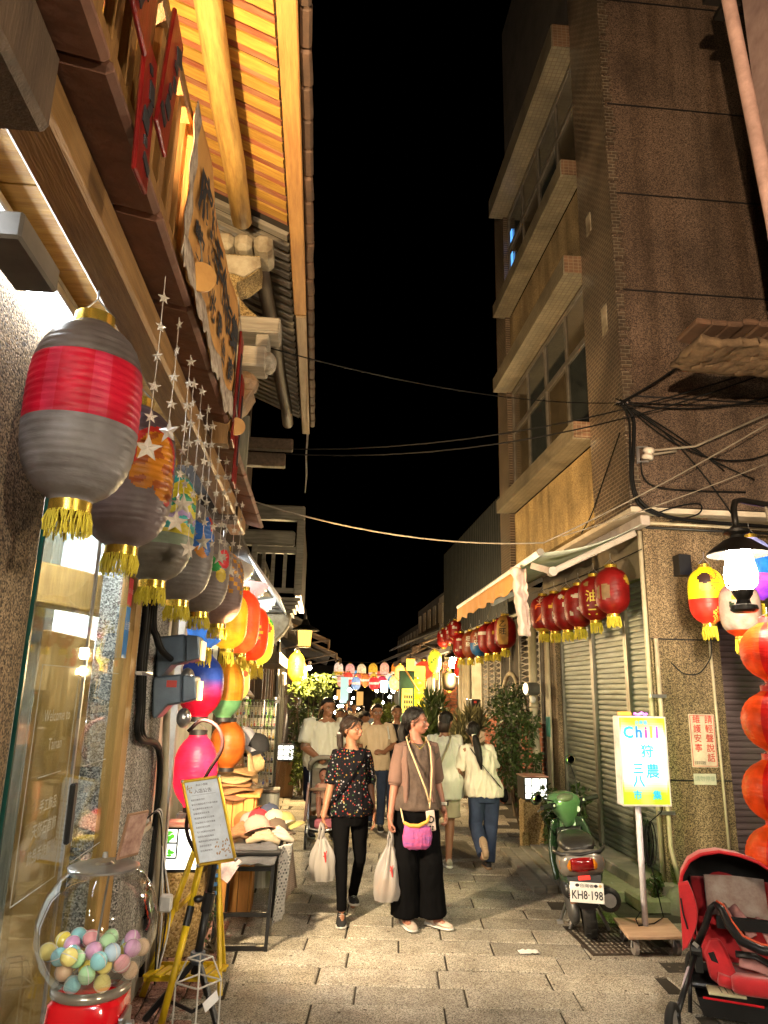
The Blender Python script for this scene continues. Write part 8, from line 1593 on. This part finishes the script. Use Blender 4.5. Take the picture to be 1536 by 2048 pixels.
for sd, sx in (('R', -1), ('L', 1)):
    a, b = J['sh'+sd], J['el'+sd]; mb = MB(); mb.tube([a+Vector((-.05*sx, 0, .035)), a+Vector((.0, 0, .03)), a.lerp(b, .3), a.lerp(b, .65), a.lerp(b, .93), a.lerp(b, .97)], [.046, .054, .060, .062, .060, .046], 16); place(blob(mb, .009, 2), 'sleeve', m_shawl, t, folds(.006, 14, 3, sx)); sub('cuff', t, MB().tube([a.lerp(b, .95), a.lerp(b, 1.02)], .050, 14), m_shawl, world=False, smooth=True)
    place(blob(MB().ell([(.112*sx, -.005, .90, .034, .125), (.105*sx, -.005, 1.05, .034, .118), (.112*sx, 0, 1.22, .034, .102), (.10*sx, 0, 1.315, .03, .07)], 18), .009, 2), 'open_front', m_shawl, t, folds(.006, 16, 3, 4+sx))
trousers(t, J, m_blackc, [.098, .096, .092, .092, .098, .112], None, .008, 'wide_trousers', .92, (.165, .125), 5, .005)
shoe(t, J['anR'], (.15, -1), m_beige, m_solew, .235); shoe(t, J['anL'], (.62, -.8), m_beige, m_solew, .245)
m_lan = M('cream lanyard', (.62, .46, .26), .7)
sub('lanyard', t, MB().tube([(-.05, .055, 1.395), (-.085, .0, 1.38), (-.085, -.10, 1.31), (-.04, -.15, 1.18), (.035, -.165, 1.0), (.065, -.165, .90)], .0065, 8).tube([(.05, .055, 1.395), (.085, .0, 1.38), (.09, -.10, 1.31), (.088, -.15, 1.15), (.078, -.165, 1.0), (.07, -.165, .90)], .0065, 8).tube([(.068, -.166, .91), (.068, -.166, .86)], .007, 8), m_lan, world=False, smooth=True)
ph = sub('phone', t, MB().obox((.075, -.175, .775), (.072, .012, .15), (0, RAD(-6), 0)), M('pinkish phone case', (.55, .44, .40), .3), world=False, bevel=.006); sub('ring_mount', ph, MB().lathe([(.017, -.002), (.017, .002), (.026, .002), (.026, -.002), (.017, -.002)], 22, (.072, -.184, .785), rot=Matrix.Rotation(RAD(90), 3, 'X')), m_black, world=False)
for dx, dz in ((-.012, -.045), (.008, -.047), (-.014, -.063), (.006, -.064)): sub('camera_lens', ph, MB().tube([(.08+dx, -.182, .78+dz), (.08+dx, -.186, .78+dz)], .0075, 10), m_black, world=False)
m_pch = M('pink gathered pouch', (.50, .07, .19), .7, col2=(.12, .06, .26), ns=5, stretch=(1.5, 1, 6), bump=.6, bs=30)
pch = place(blob(MB().ell([(-.035, -.165, .575, .075, .03), (-.035, -.17, .60, .105, .04), (-.03, -.17, .66, .115, .042), (-.03, -.165, .72, .105, .032), (-.03, -.16, .745, .10, .022)], 22, 2.6), .007, 2), 'pouch', m_pch, t, folds(.006, 40, 6, 2)); sub('pouch_trim', pch, MB().tube([(-.14, -.165, .765), (-.10, -.185, .745), (-.03, -.195, .742), (.04, -.19, .77), (.07, -.17, .83)], [.012, .015, .016, .014, .006], 8), M('orange pouch trim', (.62, .33, .06), .7), world=False, smooth=True); sub('pouch_cord', pch, MB().tube([(-.14, -.16, .765), (-.15, -.10, .86), (-.14, -.09, .9)], .006, 6), m_lan, world=False)
w_ = J['wrL']; sub('watch', t, MB().tube([w_+Vector((0, 0, .035)), w_+Vector((0, 0, .055))], .031, 14), M('pale watch strap', (.6, .55, .5), .5), world=False); sub('watch_face', t, MB().obox(w_+Vector((.03, -.006, .045)), (.012, .034, .036)), m_black, world=False, bevel=.004)
sub('necklace', t, MB().tube([(-.07, -.02, 1.385), (-.05, -.085, 1.34), (0, -.112, 1.30), (.05, -.085, 1.34), (.07, -.02, 1.385)], .0022, 5), m_gold, world=False)
plastic_bag('carrier_bag', 'white carrier bag with orange food held by the woman in the taupe blouse', (.615, 5.90, .625), (.585, 5.88, .20), .10, .08, M('orange takeaway food', (.55, .25, .06), .5, col2=(.35, .2, .1), ns=14), 7)
# ---- P5: back view, white tee, beige shorts
m_wht = cotton('warm white tee', (.60, .59, .50)); m_wht2 = cotton('ivory tee', (.60, .56, .45)); m_crm = cotton('cream tee', (.55, .43, .28)); m_gry = cotton('pale grey tee', (.55, .54, .45))
t, J, HP, Rh, LN = human('person', 'person seen from behind in a loose white tee and pale shorts, head bowed', (1.36, 7.85, 0), 180, .95, dict(elR=(-.215, -.06, 1.05), wrR=(-.16, -.19, .92), elL=(.21, -.05, 1.05), wrL=(.16, -.18, .93), hipR=(-.09, 0, .83), knR=(-.085, -.02, .46), anR=(-.055, .06, .09), knL=(.10, -.16, .47), anL=(.10, -.12, .09)), 'F', SKIN1, (-28, 24, 0), lean=(-.05, -.10), face=False, lt=1)
hair_cap(t, HP, Rh, front=-.03, brow=.14, back=.05, low=.02, vol=(1.04, 1, 1)); sub('bobbed_hair', t, MB().ell([(HP((.0, .06, .03)).x, HP((.0, .06, .03)).y, HP((.0, .06, .0)).z-.04, .055, .03), (HP((.0, .05, .06)).x, HP((.0, .05, .06)).y, HP((0, .05, .05)).z, .07, .05), (HP((.0, .03, .1)).x, HP((.0, .03, .1)).y, HP((0, .04, .11)).z, .07, .06)], 18), m_hairb, world=False, smooth=True); sub('hair_clip', t, MB().ball(HP((.04, .09, .19)), (.02, .008, .006), 10, 6), m_gold, world=False)
shirt(t, J, LN, 'F', .70, m_wht, .85, .03, .04, .017, 'tee', 5, 1.32, 1.0, 3); trousers(t, J, cotton('beige shorts cloth', (.42, .36, .25)), [.105, .105, .11, .118], .505, .006, 'shorts'); shoe(t, J['anR'], (.1, -1), M('grey mesh shoe', (.42, .38, .3), .8, col2=(.2, .18, .15), ns=30, bump=.4), m_solew, .24); shoe(t, J['anL'], (0, -1), MATS['grey mesh shoe'], m_solew, .24)
sub('bag_strap', t, MB().tube([(-.10, -.02, 1.38), (-.06, .115, 1.28), (.04, .165, 1.08), (.15, .16, .88), (.2, .10, .76)], [(.010, .004)]*5, 8), M('beige bag strap', (.4, .33, .2), .8), world=False, smooth=True); sub('hip_bag', t, MB().ell([(.23, .02, .66, .03, .08), (.24, .02, .70, .045, .10), (.24, .02, .82, .04, .095), (.23, .02, .84, .02, .08)], 18, 3), cotton('cream canvas', (.5, .45, .38)), world=False, smooth=True)
# ---- P6: back view, white tee, jeans, long ponytail, leaning left, right foot lifted behind
m_jean = M('blue denim', (.028, .045, .095), .9, col2=(.016, .026, .055), ns=4, bump=.35, bs=150)
t, J, HP, Rh, LN = human('person', 'woman seen from behind in white tee and blue jeans with a long black ponytail', (1.78, 7.75, 0), 180, .885, dict(elR=(-.22, -.04, 1.06), wrR=(-.19, -.19, .95), elL=(.22, -.02, 1.05), wrL=(.16, -.16, .96), hipR=(-.085, 0, .83), knR=(-.085, -.05, .46), anR=(-.03, .02, .08), hipL=(.085, 0, .83), knL=(.10, -.02, .46), anL=(.07, .24, .20)), 'F', SKIN1, (-14, 10, 6), lean=(.16, -.06), face=False)
hair_cap(t, HP, Rh, front=-.03, brow=.14, back=.03, grow=1.1); sub('ponytail', t, MB().tube([HP((.0, .10, .065)), HP((-.02, .135, .0)), HP((-.035, .14, -.12)), HP((-.045, .13, -.24)), HP((-.05, .125, -.34))], [.026, .042, .046, .036, .008], 14), m_hair, world=False, smooth=True); sub('hair_tie', t, MB().lathe([(.015, -.012), (.028, -.01), (.028, .01), (.015, .012)], 14, HP((-.005, .115, .05)), rot=Rh), M('white hair tie', (.65, .62, .6), .7), world=False)
shirt(t, J, LN, 'F', .79, m_wht2, .88, .03, .03, .017, 'tee', 9, 1.34, 1.02, 4); trousers(t, J, m_jean, [.105, .098, .088, .08, .076, .076], None, .006, 'jeans', .93, (.185, .14), 3, .0)
shoe(t, J['anR'], (0, -1), m_blksh, M('brown sole', (.2, .13, .08), .7), .235); shoe(t, J['anL']+Vector((0, .0, 0)), (.05, -1), M('tan shoe', (.35, .24, .15), .7), M('pale tan sole', (.48, .38, .26), .7), .235, .16, RAD(-62))
sub('bag_strap', t, MB().tube([Vector((.11, -.02, 1.37))+LN(1.37), Vector((.08, .12, 1.28))+LN(1.28), Vector((-.02, .175, 1.1))+LN(1.1), Vector((-.15, .15, .93))+LN(.93), (-.215, .05, .85)], [(.016, .005)]*5, 8), m_blackc, world=False, smooth=True); sub('hip_bag', t, MB().ell([(-.235, -.02, .72, .03, .07), (-.24, -.02, .76, .045, .09), (-.24, -.02, .86, .03, .08)], 18, 3), m_blackc, world=False, smooth=True)
# ---- P3: heavy smiling man pushing a grey stroller
t, J, HP, Rh, LN = human('person', 'heavy smiling man in a pale grey tee pushing a grey stroller', (.12, 9.4, 0), 12, 1.0, dict(shR=(-.225, 0, 1.29), elR=(-.27, -.05, 1.04), wrR=(-.16, -.27, .94), shL=(.225, 0, 1.29), elL=(.27, -.05, 1.04), wrL=(.14, -.28, .94), hipR=(-.11, 0, .83), hipL=(.11, 0, .83), knR=(-.12, -.05, .45), anR=(-.13, .02, .08), knL=(.12, -.1, .45), anL=(.12, -.1, .08)), 'X', SKIN3, (10, 4, 0), lean=(.04, -.06), smile=True, hands=(1.0, 1.0), lt=.95)
hair_cap(t, HP, Rh, front=-.02, brow=.150, grow=1.05, low=.10, back=0, hq=1.08, vol=(.98, .98, 1.03)); shirt(t, J, LN, 'X', .78, m_gry, .8, .02, .02, .017, 'tee', 11, 1.2, 1.0, 3); trousers(t, J, cotton('navy shorts cloth', (.012, .014, .028)), [.14, .13, .12, .118], .42, .006, 'shorts', .95, (.225, .2)); shoe(t, J['anR'], (0, -1), m_blksh, m_solew, .27); shoe(t, J['anL'], (0, -1), m_blksh, m_solew, .27)
sub('tattoo', t, MB().tube([J['shR'].lerp(J['elR'], .86), J['elR'].lerp(J['wrR'], .12)], [.0655, .062], 14), M('inked skin', (.30, .17, .11), .5, col2=(.09, .07, .065), ns=24), world=False, smooth=True); sub('chest_print', t, MB().ball((.10, -.205, 1.17), (.005, .004, .008), 8, 6).ball((.125, -.2, 1.17), (.005, .004, .008), 8, 6), m_black, world=False)
# ---- P4: slim man with glasses
t, J, HP, Rh, LN = human('person', 'man with glasses in a cream tee and blue jeans walking towards us', (.82, 9.85, 0), -4, .965, dict(shR=(-.185, 0, 1.29), elR=(-.225, .04, 1.06), wrR=(-.215, -.03, .87), shL=(.185, 0, 1.29), elL=(.24, .03, 1.08), wrL=(.10, -.17, .99), knR=(-.08, -.02, .45), anR=(-.075, .15, .09), knL=(.08, -.10, .46), anL=(.07, -.08, .08)), 'M', SKIN3, (8, 3, 0), hands=(.5, 1.0), hdir=dict(L=((-.75, -.45, .15), (0, .5, -.8))))
hair_cap(t, HP, Rh, front=-.015, brow=.150, grow=1.06, low=.09, back=0, vol=(1, 1, 1.05)); shirt(t, J, LN, 'M', .76, m_crm, .80, .022, .012, .013, 'tee', 13, 1.22, 1.0, 4); trousers(t, J, m_jean, [.088, .08, .07, .062, .058, .056], None, .005, 'jeans'); shoe(t, J['anR'], (0, -1), m_blksh, m_solew, .25, .01); shoe(t, J['anL'], (.05, -1), m_blksh, m_solew, .25)
mb = MB()
for sx in (1, -1): mb.tube([HP((.031*sx+.021*math.cos(a), -.094, .104+.018*math.sin(a))) for a in [2*PI*i/16 for i in range(17)]], .0016, 5); mb.tube([HP((.052*sx, -.092, .108)), HP((.076*sx, .0, .112))], .0016, 5)
mb.tube([HP((-.01, -.097, .106)), HP((.01, -.097, .106))], .0016, 5); sub('glasses', t, mb, m_steel, world=False); sub('shoulder_strap', t, MB().tube([(.13, .02, 1.37), (.15, -.10, 1.3), (.17, -.13, 1.16)], [(.012, .004)]*3, 6), m_gry, world=False)
# ---- people further back
def back_person(lab, loc, yaw, s, top, build='M', hair='short', skin=None, leg=None, hd=(0, 0, 0), P=None, dress=False):
    t, J, HP, Rh, LN = human('person', lab, loc, yaw, s, P or {}, build, skin or SKIN3, hd, voxel=.011, face=abs(yaw) < 90, group='people further down the lane')
    if hair == 'short': hair_cap(t, HP, Rh, front=-.015, brow=.150, low=.09, back=0)
    else: hair_cap(t, HP, Rh, front=-.03, brow=.145); place(blob(MB().ell([(HP((0, .05, 0)).x, HP((0, .05, 0)).y, 1.15, .07, .04), (HP((0, .05, 0)).x, HP((0, .05, 0)).y, 1.35, .085, .05), (HP((0, .04, 0)).x, HP((0, .04, 0)).y, 1.5, .08, .07)], 16), .011, 2), 'long_hair', m_hair, t)
    shirt(t, J, LN, build, .76, top, .85, .022, .012, .007, 'shirt', int(loc[1]*7) % 9); trousers(t, J, leg or m_jean, [.09, .08, .07, .062, .058, .056]); shoe(t, J['anR'], (0, -1), m_blksh, m_solew, .25); shoe(t, J['anL'], (0, -1), m_blksh, m_solew, .25); return t, HP
m_blkt = cotton('black tee cloth', (.014, .014, .016)); m_navt = cotton('navy tee cloth', (.02, .025, .05)); m_wt3 = cotton('dull white tee', (.45, .42, .36))
back_person('man in a black tee just behind the man with glasses', (1.18, 10.7, 0), -25, .95, m_blkt, hd=(30, 0, 0)); back_person('woman with long dark hair behind the smiling man', (.52, 13.2, 0), 0, .86, m_blkt, 'F', 'long'); tq, HPq = back_person('man in black with a dark cap in the middle of the crowd', (.80, 12.2, 0), 60, .87, m_blkt, hd=(30, 0, 0))
sub('cap', tq, MB().ball(HPq((0, .0, .165)), (.085, .105, .06), 16, 8), m_blkt, world=False, smooth=True); back_person('reddish lit person half hidden behind the smiling man', (.38, 11.6, 0), 0, .90, cotton('brown tee cloth', (.12, .06, .04)), 'F', 'long')
for i, (x, y, s, m_, b_, h_, lab) in enumerate(((.98, 19, .87, m_wt3, 'M', 'short', 'man in a white tee in the far crowd, leftmost of the pale ones'), (1.25, 20, .84, m_wt3, 'F', 'long', 'woman in white in the far crowd beside the leftmost white tee'), (1.5, 19.5, .85, m_navt, 'M', 'short', 'person in navy in the far crowd under the lantern strings'), (1.30, 17, .84, cotton('grey blue tee', (.12, .15, .2)), 'M', 'short', 'person in grey blue in the middle of the far crowd'), (.85, 21, .86, cotton('tan tee', (.3, .22, .14)), 'M', 'short', 'person in tan at the left of the far crowd'), (1.8, 22, .86, m_blkt, 'M', 'short', 'person in black at the right of the far crowd'), (1.1, 25, .88, m_navt, 'F', 'long', 'small dark person farthest down the lane'))):
    back_person(lab, (x, y, 0), [0, 180, 10, -20, 0, 180, 0][i], s, m_, b_, h_)
# ---- grey stroller with baby, pushed by the smiling man
g2 = thing('grey_stroller', 'grey stroller with folded hood pushed by the smiling man', 'stroller', (.12, 8.95, 0)); m_gc = M('grey stroller cloth', (.20, .185, .155), .85, col2=(.13, .12, .1), ns=5, bump=.3, bs=120)
for k in range(4): sub('hood_fold', g2, MB().tube([(.13+.17*math.cos(a), 9.08-.06*k-.03*math.sin(a), .80+.02*k+.14*math.sin(a)*(1-.1*k)) for a in [PI*i/14 for i in range(15)]], .028, 8), m_gc, smooth=True)
sub('seat_back', g2, MB().grid(lambda u, v: (-.01+.28*u, 9.05-.12*(1-v), .42+.40*v), 8, 8, .03), m_gc, smooth=True); sub('seat', g2, MB().grid(lambda u, v: (-.01+.28*u, 8.72+.26*v, .42+.02*math.sin(PI*u)), 8, 6, .04), m_gc, smooth=True)
for sx in (-1, 1):
    x = .13+.165*sx; sub('side_frame', g2, MB().tube([(x, 9.2, .92), (x, 9.05, .72), (x, 8.9, .50), (x, 8.75, .30), (x+.01*sx, 8.62, .14)], .013, 8).tube([(x, 8.95, .55), (x, 9.12, .12)], .013, 8), m_steel, smooth=True); sub('front_guard', g2, MB().tube([(x, 8.72, .30), (x*.9+.013, 8.62, .22), (.13, 8.58, .20)], .012, 8), m_steel, smooth=True)
    for y in (8.62, 9.14): w = sub('wheel', g2, MB().tube([(x+.02*sx-.015, y, .085), (x+.02*sx+.015, y, .085)], .083, 18), m_rubber); sub('hub', w, MB().tube([(x+.02*sx-.018, y, .085), (x+.02*sx+.018, y, .085)], .045, 14), m_steel)
sub('handle', g2, MB().tube([(-.035, 9.2, .92), (-.03, 9.24, .96), (.13, 9.25, .97), (.29, 9.24, .96), (.295, 9.2, .92)], .016, 8), m_black, smooth=True); sub('bumper', g2, MB().tube([(-.03, 8.85, .60), (.0, 8.70, .62), (.13, 8.66, .63), (.26, 8.70, .62), (.29, 8.85, .60)], .018, 8), M('tan bumper foam', (.3, .2, .13), .7), smooth=True); sub('basket', g2, MB().box(-.02, .28, 8.7, 9.1, .16, .28), m_blkc); sub('pink_blanket', g2, MB().grid(lambda u, v: (-.05-.03*v+.01*math.sin(u*12), 8.82+.22*u, .66-.42*v), 8, 10, .01), M('pink dotted blanket', (.5, .28, .26), .9, col2=(.6, .45, .4), ns=60), smooth=True); sub('footrest_bag', g2, MB().box(.04, .26, 8.60, 8.66, .22, .32), M('pink pouch cloth', (.5, .15, .2), .8), bevel=.02)
by = thing('person', 'small child sitting in the grey stroller, legs forward', 'child', (.13, 8.86, .46)); mb = MB(); mb.ell([(0, .02, .0, .075, .06), (0, .03, .10, .08, .06), (0, .05, .19, .07, .05), (0, .06, .22, .03, .03)], 16); mb.ball((0, .055, .29), (.06, .068, .072), 16, 12); mb.ball((0, .03, .262), (.045, .045, .035), 12, 8); mb.tube([(0, .06, .2), (0, .055, .25)], .03, 8)
for sx in (-1, 1): mb.tube([(.045*sx, 0, .02), (.055*sx, -.11, .05), (.05*sx, -.19, -.04), (.05*sx, -.21, -.1)], [.038, .034, .03, .022], 10); mb.ball((.05*sx, -.235, -.115), (.02, .036, .016), 10, 6); mb.tube([(.07*sx, .04, .18), (.10*sx, -.03, .12), (.07*sx, -.10, .13)], [.026, .023, .018], 10); hand(mb, (.07*sx, -.10, .13), (-.3*sx, -1, 0), (0, 0, -1), .7, .5, sx)
place(blob(mb, .006, 2), 'body', SKIN2, by); place(blob(MB().ell([(0, .025, -.01, .085, .07), (0, .035, .1, .088, .068), (0, .05, .2, .075, .055)], 18), .008, 2), 'romper', cotton('peach romper', (.5, .3, .22)), by, folds(.003, 20, 8)); sub('hair', by, MB().ball((0, .068, .305), (.062, .066, .066), 16, 10), m_hair, world=False, smooth=True)
for sx in (-1, 1): sub('eye', by, MB().ball((.02*sx, -.012, .295), (.007, .003, .005), 8, 6), m_hair, world=False)
# ================================================================== final
bpy.context.view_layer.update()
